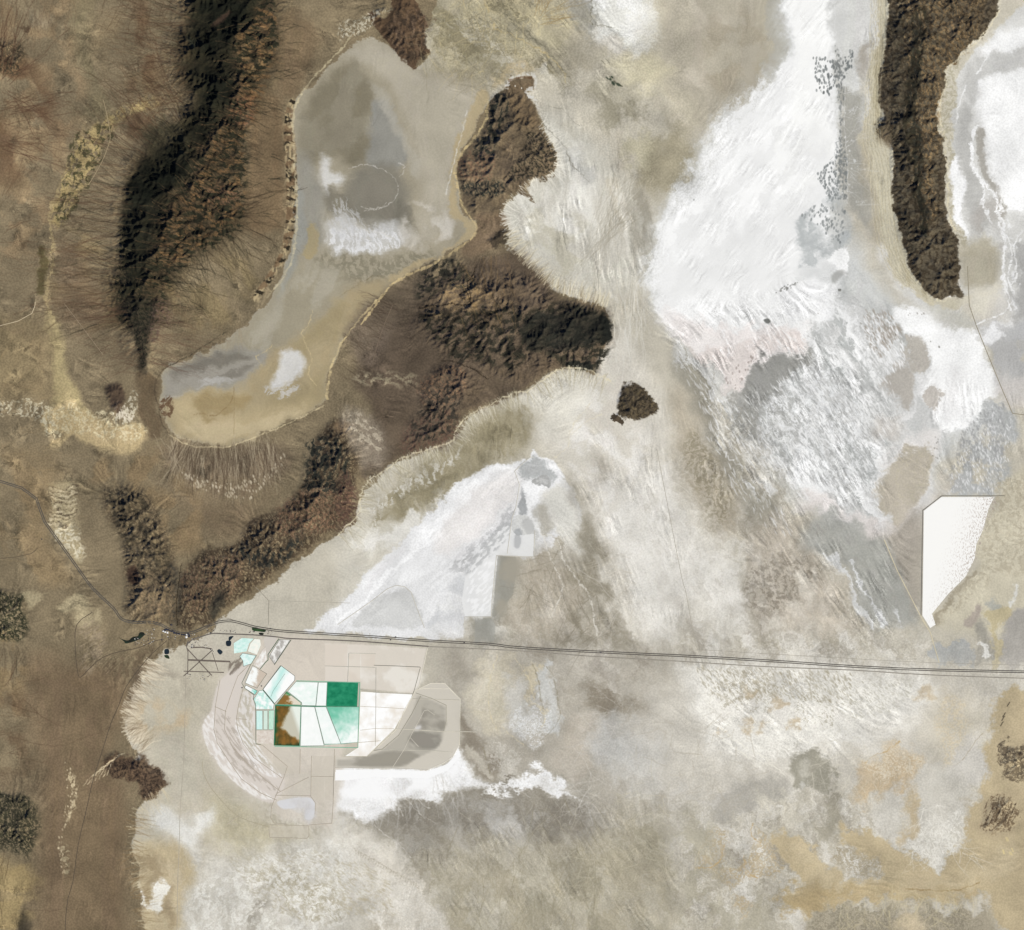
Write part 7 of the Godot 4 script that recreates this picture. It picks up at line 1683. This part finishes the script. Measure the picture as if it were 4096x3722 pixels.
func build_works() -> void:
	var asphalt := plain_material([78, 74, 69], 0.85, 0.06)
	var shoulder := plain_material([86, 82, 76], 0.9, 0.06)
	var ballast := plain_material([104, 98, 92], 0.9, 0.08)
	var pale_ballast := plain_material([146, 140, 130], 0.9, 0.06)
	var dirt := plain_material([84, 73, 60], 0.95, 0.06)
	var pale := plain_material([196, 190, 174], 0.95, 0.05)
	var cream := plain_material([222, 216, 200], 0.95, 0.04)
	var grey_green := plain_material([132, 150, 136], 0.8, 0.08)
	var green := plain_material([44, 132, 98], 0.6, 0.08)
	var canal := plain_material([92, 98, 86], 0.5, 0.08)
	var road_line := ["D", [0, 890, 120, 1060, 250, 1250, 400, 1460, 500, 1600, 560, 1665, 640, 1740], "T", [90, 210, 180, 250, 290, 262, 430, 258, 560, 290, 650, 340, 760, 380, 850, 390, 940, 370, 1040, 330, 1180, 270, 1260, 250, 1360, 245, 1480, 270, 1620, 310, 1760, 335], "K", [800, 88, 1470, 130, 1999, 162], "L", [1240, 195, 1985, 236], "H", [1000, 237, 1300, 255, 1500, 265, 1750, 277, 1973, 287], "I", [600, 318, 1000, 345, 1500, 366, 1966, 386]]
	way("highway", "dark grey divided highway crossing the whole basin, northern carriageway", road_line, 46.0, 3.0, asphalt, "structure", "", "", -3.4)
	way("highway", "dark grey divided highway crossing the whole basin, southern carriageway", road_line, 46.0, 3.0, shoulder, "structure", "", "", 3.4)
	way("railway", "dark straight railway embankment just south of the highway, beside the ponds", ["T", [850, 540, 870, 500, 930, 455, 1010, 430, 1100, 400, 1180, 388, 1300, 394, 1500, 400, 1700, 411, 1900, 430], "K", [880, 186, 1480, 206, 1999, 236], "L", [1264, 266]], 60.0, 3.5, ballast)
	way("railway", "pale railway embankment running on east beside the highway", ["L", [1264, 268], "H", [800, 246, 1100, 262, 1400, 286, 1973, 319], "I", [500, 346, 1000, 366, 1500, 396, 1966, 430]], 50.0, 3.0, pale_ballast)
	way("railway", "dark railway loop curving round the terraced slope west of the town", ["G", [920, 192, 860, 205, 780, 240, 660, 265, 570, 300, 500, 360, 462, 400, 440, 392, 424, 250, 432, 110, 520, 40]], 34.0, 2.5, dirt)
	way("road", "thin dark road running south from the town along the desert slope", ["G", [940, 200, 860, 270, 790, 350, 710, 460, 670, 560, 620, 680, 570, 840, 550, 900, 520, 1000, 480, 1180, 440, 1350, 410, 1560, 370, 1750, 352, 1832]], 34.0, 2.5, dirt)
	way("road", "thin straight track running due south from the airport over the flats", ["G", [1047, 330, 1045, 470, 1035, 860, 1015, 1150, 1008, 1400, 1000, 1600, 990, 1832]], 26.0, 2.0, plain_material([168, 160, 146]))
	way("road", "thin track from the airport track to the pond corner", ["G", [1140, 880, 1145, 940, 1170, 1000, 1220, 1070, 1340, 1190, 1510, 1250]], 24.0, 2.0, plain_material([166, 156, 132]))
	way("road", "pale track climbing north from the forested range's western foot", ["A", [500, 1040, 570, 920, 610, 820, 620, 760, 600, 640, 580, 560]], 26.0, 2.0, plain_material([166, 148, 116]))
	way("road", "straight pale track crossing the western slope near cream gravel", ["D", [0, 270, 100, 120, 200, 10]], 34.0, 2.0, plain_material([196, 180, 150]))
	way("road", "thin straight track over the brown slope above the cream wash", ["D", [360, 20, 430, 110, 580, 310]], 20.0, 2.0, plain_material([150, 132, 108]))
	way("road", "brown track from the western frame to a gravel pit", ["D", [0, 1500, 90, 1450, 210, 1400]], 26.0, 2.0, dirt)
	way("road", "dark thin track curving beside the dry lake's eastern shore", ["E", [310, 30, 240, 200, 190, 380]], 22.0, 2.0, plain_material([120, 104, 86]))
	way("road", "thin straight line of a track down the pale mud east of the butte", ["E", [1800, 840, 1860, 1150, 1940, 1560], "F", [60, 1640, 95, 1832], "I", [122, 240]], 26.0, 2.0, plain_material([170, 164, 150]))
	way("road", "thin frontage track north of the highway's eastern stretch", ["I", [125, 250, 800, 290, 1480, 325, 1967, 352]], 20.0, 2.0, plain_material([160, 154, 142]))
	way("road", "straight track leaving the hills' shore for the pale mud corner", ["D", [1440, 1620, 1480, 1660, 1515, 1698]], 26.0, 2.0, plain_material([140, 132, 118]))
	way("road", "thin straight track running south to the pond plant", ["D", [1515, 1698, 1513, 1760, 1512, 1825]], 28.0, 2.0, plain_material([134, 128, 116]))
	way("road", "thin straight track crossing the pale mud eastward", ["D", [1515, 1697, 1740, 1703, 1972, 1710]], 24.0, 2.0, plain_material([170, 165, 152]))
	for r in [["road", "looping road over the pale ground between hills and highway", ["T", [1180, 270, 1250, 215, 1330, 215, 1400, 240]], 24.0], ["road", "short road linking highway and railway east of the town", ["T", [1190, 275, 1180, 340, 1130, 385]], 30.0], ["road", "road from the town down to the hangars", ["T", [870, 470, 850, 530, 866, 600]], 40.0]]:
		way(r[0], r[1], r[2], r[3], 2.0, plain_material([116, 108, 98]))
	# the airport
	var tarmac := plain_material([104, 94, 86], 0.85, 0.06)
	for r in [["main east-west runway of the airport, the widest dark strip", [868, 694, 1356, 714], 92.0], ["diagonal runway of the airport running from the hangars to the south-east", [856, 562, 1142, 874], 56.0], ["diagonal runway of the airport running from south-west to north-east", [816, 882, 1150, 580], 52.0], ["southern east-west strip of the airport", [818, 824, 1282, 839], 50.0], ["western taxiway of the airport joining the east-west strips", [868, 580, 864, 860], 44.0], ["eastern taxiway of the airport, thin and slanting", [1148, 610, 1178, 700, 1216, 822], 34.0], ["hangar apron along the airport's northern edge", [900, 552, 1020, 548, 1140, 566], 70.0]]:
		var node := MeshInstance3D.new()
		node.mesh = strip(px("T", r[1]), r[2], 2.2 + 0.3 * (r[2] - 30.0) / 20.0)
		node.material_override = tarmac
		keep(node, "runway", r[0], "", "", "structure")
	# ponds
	var white := [252, 253, 251]
	var mint := [206, 240, 228]
	basin("evaporation_pond", "dark emerald green pond at the corner of the pond block", "pond", "K", [1366, 768, 1772, 778, 1756, 1084, 1352, 1086], green, 26.0, flat_stain([12, 118, 82], [44, 146, 106], 0.5), 0.5)
	basin("evaporation_pond", "rust brown pond with dark green edges and a pale salt fan", "pond", "K", [668, 1078, 1010, 1090, 992, 1616, 652, 1608], green, 26.0, func(u: float, v: float, a: float, b: float) -> Color:
		var c := Color8(132, 96, 40).lerp(Color8(92, 74, 30), clampf(0.5 + a * 1.6, 0.0, 1.0))
		c = c.lerp(Color8(22, 84, 48), clampf((0.16 - u + a * 0.12) * 8.0, 0.0, 1.0))
		c = c.lerp(Color8(30, 62, 34), clampf((v - 0.93 + a * 0.05) * 14.0, 0.0, 1.0))
		var reach := 0.16 + 0.8 * (0.54 - v) if v < 0.54 else 0.16 + 2.0 * (v - 0.54)
		var k := clampf((u - reach + a * 0.1 + b * 0.05) * 7.0, 0.0, 1.0)
		c = c.lerp(Color8(198, 194, 176), k)
		return c.lerp(Color8(232, 238, 228), clampf((u - 0.78 + (0.5 - v) * 0.5) * 6.0, 0.0, 1.0) * clampf((0.82 - v) * 6.0, 0.0, 1.0)), 0.5)
	basin("evaporation_pond", "pale green pond fading to white, below the emerald pond", "pond", "K", [1352, 1096, 1784, 1096, 1768, 1566, 1546, 1592], grey_green, 22.0, func(u: float, v: float, a: float, b: float) -> Color:
		var k := clampf((1.0 - v) * 0.95 + (0.45 - u) * 0.5 + a * 0.3 + b * 0.12, 0.0, 1.0)
		return Color8(248, 252, 249).lerp(Color8(112, 194, 164), k), 0.5)
	basin("evaporation_pond", "white pond strip narrowing north beside the pale green pond", "pond", "K", [1198, 1096, 1344, 1096, 1542, 1588, 1322, 1592], grey_green, 20.0, flat_stain(white, [236, 246, 241], 0.4))
	basin("evaporation_pond", "large white pond next to the rust brown pond", "pond", "K", [1016, 1092, 1192, 1096, 1318, 1612, 1004, 1616], grey_green, 20.0, flat_stain(white, [244, 248, 244], 0.4))
	basin("evaporation_pond", "white pond strip immediately west of the emerald pond", "pond", "K", [1244, 770, 1360, 770, 1346, 1082, 1212, 1082], grey_green, 20.0, flat_stain(white, [240, 248, 244], 0.4))
	basin("evaporation_pond", "white pond with a slanted western side at the block's northern edge", "pond", "K", [944, 760, 1238, 768, 1206, 1080, 1024, 1076, 1020, 1036, 834, 888], grey_green, 20.0, flat_stain(white, [232, 246, 238], 0.5))
	basin("evaporation_pond", "beige and brown triangular pond with a green edge", "pond", "K", [818, 892, 1012, 1042, 1008, 1072, 688, 1058], green, 24.0, func(u: float, v: float, a: float, _b: float) -> Color:
		var c := Color8(226, 216, 198).lerp(Color8(140, 104, 52), clampf((0.62 - u + a * 0.3) * 5.0, 0.0, 1.0))
		return c.lerp(Color8(60, 150, 96), clampf((0.35 - v + a * 0.1) * 6.0, 0.0, 1.0) * clampf((u - 0.3) * 6.0, 0.0, 1.0)), 0.5)
	basin("evaporation_pond", "slanting white pond with pale cyan stripe", "pond", "K", [746, 548, 928, 684, 926, 742, 660, 1052, 506, 862], canal, 20.0, func(u: float, v: float, a: float, _b: float) -> Color:
		return Color8(252, 252, 250).lerp(Color8(196, 236, 228), clampf(0.95 - absf(u - 0.42 + (v - 0.5) * 0.55) * 4.0 + a * 0.4, 0.0, 1.0)))
	basin("evaporation_pond", "pale cyan pond at the bend west of the rust brown pond", "pond", "K", [452, 884, 500, 874, 652, 1056, 640, 1128, 412, 1128, 382, 990], grey_green, 20.0, flat_stain(white, [196, 234, 224], 0.8))
	basin("evaporation_pond", "pale turquoise pond strip west of the rust brown pond, outermost", "pond", "K", [416, 1146, 498, 1146, 498, 1398, 416, 1398], grey_green, 16.0, flat_stain([198, 238, 232], [220, 244, 238], 0.4))
	basin("evaporation_pond", "narrow grey-green pond strip between two turquoise strips", "pond", "K", [512, 1146, 566, 1146, 566, 1398, 512, 1398], grey_green, 16.0, flat_stain([206, 228, 214], [222, 236, 226], 0.4))
	basin("evaporation_pond", "pale green pond strip touching the rust brown pond", "pond", "K", [580, 1144, 654, 1140, 644, 1398, 580, 1398], grey_green, 16.0, flat_stain([182, 224, 200], [206, 236, 218], 0.4))
	basin("evaporation_pond", "drained beige pond below the turquoise strips", "pond", "K", [416, 1412, 642, 1412, 640, 1596, 484, 1588, 416, 1574], pale, 14.0, flat_stain([208, 196, 184], [226, 218, 208], 0.6), 0.9)
	basin("evaporation_pond", "small slanting pond with a turquoise corner", "pond", "K", [274, 806, 428, 882, 398, 934, 260, 844], canal, 16.0, func(u: float, _v: float, a: float, _b: float) -> Color: return Color8(250, 252, 250).lerp(Color8(150, 218, 204), clampf((u - 0.5 + a * 0.3) * 3.0, 0.0, 1.0)))
	basin("evaporation_pond", "pale cyan pond against the railway's southern side", "pond", "K", [112, 246, 222, 176, 384, 186, 322, 250, 288, 358, 116, 386], pale, 14.0, flat_stain([224, 246, 240], [196, 234, 224], 0.7))
	basin("evaporation_pond", "cream white pond beside the pale cyan pond under the railway", "pond", "K", [392, 188, 468, 196, 478, 272, 424, 402, 300, 356, 334, 254], pale, 14.0, flat_stain([250, 246, 236], [232, 240, 230], 0.5))
	basin("evaporation_pond", "five-sided pale cyan pond near the ploughed grey strips", "pond", "K", [232, 380, 412, 412, 348, 520, 244, 556, 236, 482, 196, 424], canal, 16.0, flat_stain([236, 250, 246], [204, 236, 230], 0.6))
	basin("evaporation_pond", "white strip pond with mud patches beside the dark canal", "pond", "K", [504, 334, 540, 296, 556, 466, 466, 582, 376, 534], pale, 12.0, flat_stain([246, 246, 242], [214, 204, 194], 0.5))
	basin("evaporation_pond", "white pond with a beige mud bank along its far side", "pond", "K", [366, 546, 458, 596, 556, 656, 424, 846, 268, 776], canal, 14.0, func(u: float, v: float, a: float, _b: float) -> Color: return Color8(248, 250, 247).lerp(Color8(204, 190, 174), clampf((u - 0.4 + v * 0.15 + a * 0.4) * 3.0, 0.0, 1.0)))
	basin("evaporation_pond", "grey white strip between two dark canals", "pond", "K", [724, 196, 866, 202, 656, 526, 586, 424], canal, 14.0, flat_stain([176, 172, 166], [236, 234, 230], 0.9), 0.8)
	basin("evaporation_pond", "big white trapezoid pan with faint brown rills east of the emerald pond", "salt pan", "L", [434, 818, 640, 830, 1080, 852, 986, 1030, 850, 1272, 510, 1606, 244, 1606, 404, 1500], cream, 18.0, func(u: float, v: float, a: float, b: float) -> Color:
		var k := clampf(0.1 + v * 0.15 + a * 0.7 + b * 0.4, 0.0, 0.75)
		return Color8(253, 253, 252).lerp(Color8(226, 216, 202), k), 0.8)
	basin("salt_pan", "brilliant white salt pan behind a straight dark dike near the frame", "salt pan", "F", [1503, 1112, 1800, 1112, 1768, 1180, 1740, 1290, 1700, 1380, 1690, 1460, 1640, 1560, 1540, 1660, 1450, 1770, 1470, 1832, 1440, 1850, 1396, 1780, 1404, 1190], null, 0.0, func(u: float, v: float, a: float, b: float) -> Color:
		var k := clampf((u * 0.6 + v * 0.3 - 0.62 + b * 1.3 + a * 0.4) * 3.0, 0.0, 0.75) * clampf((u + v * 0.6 - 0.5) * 2.0, 0.0, 1.0)
		return Color8(246, 245, 242).lerp(Color8(176, 164, 154), k), 0.9, 240)
	# dikes and ditches among the pans
	dike("dark dike along the top of the brilliant white salt pan", "F", [1505, 1105, 1860, 1105], plain_material([128, 124, 114]), 34.0)
	dike("dark dike down the western side of the brilliant white salt pan", "F", [1505, 1105, 1398, 1187, 1394, 1400, 1388, 1780], plain_material([120, 116, 108]), 40.0)
	dike("long cream dike slanting from the pink salt to the highway", "F", [1180, 1352, 1250, 1520, 1388, 1790, 1440, 1876, 1490, 2046], plain_material([206, 196, 168]), 40.0)
	dike("long dike curving along the salt from the eastern range's tip", "F", [1650, -190, 1660, 30, 1702, 152, 1764, 306, 1846, 506, 1904, 640, 1967, 724], plain_material([150, 142, 124]), 34.0)
	dike("dark green ditch crossing between the two pond rows", "K", [662, 1068, 1020, 1084, 1200, 1088, 1350, 1090, 1760, 1092], green, 30.0)
	dike("dark canal bent with a green elbow among the western ponds", "K", [716, 186, 572, 398, 572, 470, 540, 500, 466, 590], plain_material([52, 92, 70], 0.5), 30.0)
	dike("straight dark canal from the railway to the slanting pond", "K", [880, 200, 656, 534], plain_material([86, 96, 82], 0.5), 28.0)
	dike("dark canal along the slanting white pond's western side", "K", [740, 546, 502, 864], plain_material([84, 96, 84], 0.5), 24.0)
	dike("dark canal from the slanting pond to the rust brown pond's corner", "K", [502, 870, 656, 1060], plain_material([70, 104, 84], 0.5), 26.0)
	dike("grey canal along the westernmost ponds", "K", [418, 408, 336, 540, 222, 780, 262, 846, 384, 938, 374, 990, 404, 1052, 408, 1400, 410, 1586, 480, 1600], plain_material([116, 122, 104], 0.7), 24.0)
	dike("thin dark line inside the slanting white pond", "K", [796, 654, 640, 884, 610, 960], plain_material([128, 150, 140]), 14.0)
	dike("green frame dike round the north of the pond block", "K", [950, 748, 1796, 772, 1770, 1640, 1320, 1632, 660, 1622], plain_material([110, 180, 150], 0.6), 26.0)
	dike("thin cyan dike across the foot of the white ponds", "K", [1322, 1600, 1480, 1590, 1770, 1566], plain_material([160, 200, 186]), 16.0)
	var line := plain_material([176, 172, 160])
	for d in [["straight dark dike dividing the cream pans, running east-west under the railway", "L", [0, 505, 280, 512, 610, 522], line], ["tall pale dike dividing the cream pans, running down to the big white trapezoid pan", "L", [622, 520, 620, 1000, 614, 1480], line], ["dark dike over the easternmost cream pan", "L", [596, 496, 860, 504, 1160, 518], plain_material([120, 116, 106])], ["pale dike slanting down from the railway's dark end", "L", [1250, 290, 1210, 470, 1150, 740, 1100, 810, 960, 1060, 870, 1280, 640, 1500], cream], ["dark ditch beside the slanting pale dike", "L", [1165, 520, 1090, 800, 1060, 880], plain_material([140, 136, 122])], ["dike across the top of the big white trapezoid pan", "L", [430, 790, 520, 815, 640, 830, 1080, 848], line], ["thin vertical dike rising from the emerald pond", "L", [275, 710, 284, 520, 290, 350], line], ["thin dike across the cream pans close to the railway", "L", [290, 348, 620, 356], plain_material([196, 192, 178])], ["thin dike across the middle of the big white trapezoid pan", "L", [430, 998, 700, 1010, 980, 1030], plain_material([196, 188, 172])], ["thin dike across the lower part of the big white trapezoid pan", "L", [430, 1290, 600, 1270, 840, 1270], plain_material([206, 198, 182])], ["thin dike near the foot of the big white trapezoid pan", "L", [330, 1445, 480, 1435, 680, 1418], plain_material([190, 180, 162])], ["cream dike round the outside of the D-shaped grey pan", "L", [1110, 800, 1290, 716, 1460, 716, 1650, 905, 1645, 1300, 1640, 1465, 1560, 1612, 1450, 1690, 1260, 1770], cream], ["inner cream dike round the top of the D-shaped grey pan", "L", [1115, 790, 1220, 778, 1520, 782, 1640, 910], cream], ["dark edge dike slanting across the D-shaped grey pan", "L", [1110, 835, 1300, 900, 1480, 985, 1480, 1180, 1450, 1300], plain_material([160, 156, 140])], ["long dike down the western edge of the D-shaped grey pan", "L", [1170, 870, 1060, 1090, 900, 1350, 700, 1520, 600, 1540], plain_material([150, 146, 130])], ["pale dike crossing the D-shaped grey pan east to west", "L", [860, 1275, 1100, 1282, 1440, 1306, 1640, 1306, 1850, 1310], plain_material([206, 200, 184])], ["pale branching dike inside the D-shaped grey pan", "L", [1340, 1105, 1250, 1040, 1210, 1052, 1060, 1330, 960, 1530, 820, 1750], plain_material([200, 194, 180])], ["short pale spur dike inside the D-shaped grey pan", "L", [1040, 1380, 1140, 1490], plain_material([200, 194, 180])], ["thin dike across the upper D-shaped grey pan", "L", [1070, 905, 1160, 906, 1640, 920], plain_material([190, 184, 168])], ["thin dike across the lower D-shaped grey pan", "L", [620, 1530, 860, 1528, 1330, 1540, 1560, 1560], plain_material([192, 188, 174])], ["pale dike along the straight top of the white pool", "L", [125, 1745, 600, 1752, 820, 1754, 1260, 1772], plain_material([190, 184, 172])], ["tall pale dike down the western side of the white pool", "L", [122, 1600, 120, 1760, 106, 1900, 100, 2100], plain_material([182, 174, 160])]]:
		dike(d[0], d[1], d[2], d[3], 22.0)
	for d in [["outer dike of the curved western pans", [1240, 420, 1215, 560, 1212, 600, 1205, 700, 1225, 780, 1290, 880, 1360, 980, 1470, 1060, 1560, 1100]], ["second curved dike of the western pans", [1400, 340, 1340, 400, 1310, 480, 1270, 600, 1265, 700, 1310, 800, 1400, 900, 1500, 990, 1580, 1050]], ["inner curved dike of the western pans, hugging the turquoise strips", [1370, 470, 1345, 560, 1332, 640, 1340, 700, 1370, 780, 1430, 860, 1590, 975]], ["dike from the inner curved pans to the pond block's south-west corner", [1440, 785, 1480, 790, 1620, 910, 1600, 970, 1560, 1060, 1530, 1140, 1525, 1200, 1545, 1230, 1620, 1235]], ["short cross dike among the curved western pans", [1210, 572, 1275, 600]], ["cross dike at the waist of the curved western pans", [1332, 640, 1390, 645]], ["tall straight dike south of the pond block", [1885, 812, 1880, 960, 1878, 1110, 1870, 1230, 1740, 1240]], ["straight dike down the middle of the southern pans", [1755, 850, 1752, 1080, 1778, 1115, 1775, 1180]], ["straight dike from the rust brown pond south through the pans", [1692, 812, 1690, 950]], ["east-west dike through the southern pans", [1755, 966, 1880, 968]], ["slanting dike across the southern pans", [1560, 1062, 1740, 970]], ["dike under the pale southern pan", [1550, 1072, 1750, 1076]], ["box-shaped dike of the olive pan, below the southern pans", [1515, 1250, 1520, 1310, 1730, 1316, 1742, 1300, 1740, 1245, 1520, 1238]], ["slanting track dike leaving the olive pan westward", [1340, 1190, 1280, 1235]]]:
		dike(d[0], "G", d[1], plain_material([176, 166, 150]), 22.0)
	for d in [["rounded U-shaped beige dike on the salt wedge above the highway", "E", [0, 1832, 190, 1700, 280, 1630, 330, 1610, 380, 1618, 415, 1650, 440, 1720, 490, 1850]], ["straight dike up the eastern side of the salt wedge", "E", [715, 1832, 718, 1788, 866, 1788, 870, 1700, 896, 1442, 1106, 1450, 1112, 1300]], ["pale dike running up the narrow neck of the salt wedge", "S", [236, 945, 270, 690, 300, 600, 326, 440, 290, 340, 330, 300, 400, 240, 430, 235]]]:
		dike(d[0], d[1], d[2], plain_material([198, 194, 182]), 26.0)

# ---------------------------------------------------------------- the town, the airport's hangars, the plant

func house(called: String, label: String, category: String, group: String, x: float, y: float, size: Vector3, turn: float, wall: Material, roof: Material) -> void:
	var o := Node3D.new()
	o.position = world(x, y, height_at(x, y) - 1.0)
	o.rotation.y = turn
	keep(o, called, label, category, group)
	var b := BoxMesh.new()
	b.size = size
	var w := MeshInstance3D.new()
	w.name = "wall"
	w.mesh = b
	w.position.y = size.y * 0.5
	w.material_override = wall
	o.add_child(w)
	var r := PrismMesh.new()
	r.size = Vector3(size.x * 1.06, size.y * 0.35, size.z * 1.06)
	var t := MeshInstance3D.new()
	t.name = "roof"
	t.mesh = r
	t.position.y = size.y * 1.175
	t.material_override = roof
	o.add_child(t)

func patch_of(called: String, label: String, w: String, pts: Array, m: Material, up := 3.0) -> void:
	var p := rounded(px(w, pts), true)
	var tri := Geometry2D.triangulate_polygon(p)
	var st := SurfaceTool.new()
	st.begin(Mesh.PRIMITIVE_TRIANGLES)
	for k in range(0, tri.size(), 3):
		var t := [tri[k], tri[k + 1], tri[k + 2]]
		if (p[t[1]] - p[t[0]]).cross(p[t[2]] - p[t[0]]) < 0.0: t = [t[0], t[2], t[1]]
		for i in t:
			st.set_normal(Vector3.UP)
			st.add_vertex(world(p[i].x, p[i].y, height_at(p[i].x, p[i].y) + up))
	var node := MeshInstance3D.new()
	node.mesh = st.commit()
	node.material_override = m
	keep(node, called, label, "", "", "structure")

func build_town() -> void:
	var lawn := plain_material([44, 74, 38], 0.95, 0.3)
	var deep := plain_material([24, 40, 26], 0.95, 0.3)
	var pool := plain_material([34, 44, 50], 0.3, 0.1)
	patch_of("golf_course", "ragged dark green golf course on the brown slope west of the town", "T", [75, 440, 110, 455, 180, 470, 230, 430, 290, 420, 310, 380, 350, 375, 370, 400, 330, 440, 280, 470, 220, 490, 150, 505, 130, 480], deep)
	patch_of("lawn", "bright green irrigated patch beside the railway by the ponds", "T", [1608, 322, 1650, 318, 1700, 335, 1760, 345, 1758, 372, 1690, 368, 1615, 356], lawn)
	patch_of("lawn", "small dark green trees around the plant by the railway", "T", [1690, 380, 1740, 386, 1730, 408, 1690, 400], deep)
	patch_of("sewage_lagoon", "black square lagoon on the pale flat west of the runways", "T", [598, 574, 645, 572, 648, 622, 600, 626], pool)
	patch_of("lawn", "small green field below the black lagoon", "T", [596, 640, 640, 640, 655, 680, 620, 675, 600, 660], lawn)
	patch_of("sewage_lagoon", "dark blue-black lagoon by the westernmost pale cyan pond", "T", [1308, 478, 1362, 476, 1360, 530, 1312, 532], pool)
	patch_of("sewage_lagoon", "dark pool above the blue-black lagoon", "T", [1340, 428, 1392, 420, 1380, 440, 1352, 470, 1338, 474], pool)
	patch_of("sewage_lagoon", "dark diamond lagoon east of the airport hangars", "T", [1205, 585, 1232, 570, 1268, 602, 1240, 634, 1212, 610], pool)
	var walls := [plain_material([196, 190, 180]), plain_material([150, 142, 132]), plain_material([88, 86, 92]), plain_material([226, 224, 220])]
	var roofs := [plain_material([214, 210, 204]), plain_material([58, 56, 64]), plain_material([118, 104, 94]), plain_material([44, 48, 66]), plain_material([240, 240, 238])]
	var hotels := [[600, 352, 3, "at the street's western end"], [622, 344, 3, "north-west in the western cluster"], [644, 350, 1, "in the western cluster"], [664, 362, 3, "east in the western cluster"], [606, 374, 4, "south-west in the western cluster"], [632, 380, 4, "south in the western cluster"], [690, 366, 1, "under the highway's first bend"], [712, 382, 3, "between the clusters, west"], [740, 390, 1, "midway between the clusters"], [768, 394, 3, "between the clusters, east"], [802, 402, 3, "west in the eastern cluster"], [828, 406, 1, "in the eastern cluster"], [852, 404, 4, "north in the eastern cluster"], [850, 432, 4, "south in the eastern cluster"], [872, 398, 3, "east in the eastern cluster"], [884, 424, 1, "at the street's eastern end"], [676, 290, 1, "alone north of the highway"], [584, 364, 4, "outermost in the western cluster"]]
	for h in hotels:
		var p := px("T", [h[0], h[1]])[0]
		var tone: String = {1: "dark-roofed", 3: "blue-black-roofed", 4: "white-roofed"}[h[2]]
		house("hotel", "large %s block of the hotel street, %s" % [tone, h[3]], "hotel", "large blocks of the hotel street", p.x, p.y, Vector3(rng.randf_range(70, 130), 26, rng.randf_range(60, 100)), rng.randf_range(-0.3, 0.3), walls[rng.randi() % 4], roofs[h[2]])
	var zones := [[250, 430, 480, 520, 46, "below the golf course"], [370, 330, 480, 420, 20, "above the golf course's eastern end"], [560, 400, 800, 470, 24, "south of the hotel street"], [860, 400, 1010, 560, 40, "in the street grid by the railway bend"], [900, 500, 1110, 550, 22, "along the airport's hangar apron"], [1080, 310, 1160, 400, 12, "on the pale ground by the looping road"], [1240, 350, 1420, 380, 16, "along the railway west of the green lawn"], [1570, 350, 1640, 410, 12, "at the plant beside the green lawn"], [1760, 280, 1900, 410, 16, "at the highway junction east of the lawn"], [960, 870, 1120, 930, 16, "in the rows south of the runways"], [850, 860, 900, 920, 8, "by the southern strip's western end"], [1120, 550, 1160, 600, 5, "at the north-eastern runway end"]]
	for z in zones:
		for k in z[4]:
			var p := px("T", [rng.randf_range(z[0], z[2]), rng.randf_range(z[1], z[3])])[0]
			var q := rng.randi() % 4
			var tone: String = ["pale-roofed", "dark-roofed", "brown-roofed", "blue-roofed"][q]
			house("building", "small %s building %s" % [tone, z[5]], "building", "%s buildings %s" % [tone, z[5]], p.x, p.y, Vector3(rng.randf_range(24, 60), 8, rng.randf_range(18, 36)), rng.randf_range(-0.5, 0.5), walls[rng.randi() % 3], roofs[q])
	for s in [["L", 862, 150, "on the highway north of the cream pans"], ["L", 800, 186, "between highway and railway above the cream pans"], ["L", 1700, 218, "where the wedge's dike meets the highway"], ["K", 225, 840, "at the western corner of the small slanting pond"], ["K", 485, 818, "at the head of the slanting white pond's canal"], ["D", 235, 1350, "at the gravel pit west of the highway"], ["H", 1485, 268, "at the highway rest stop on the dark mud"]]:
		var p := px(s[0], [s[1], s[2]])[0]
		house("pump_house", "lone dark shed " + s[3], "building", "lone sheds on the flats", p.x, p.y, Vector3(70, 10, 50), 0.3, walls[1], roofs[1])
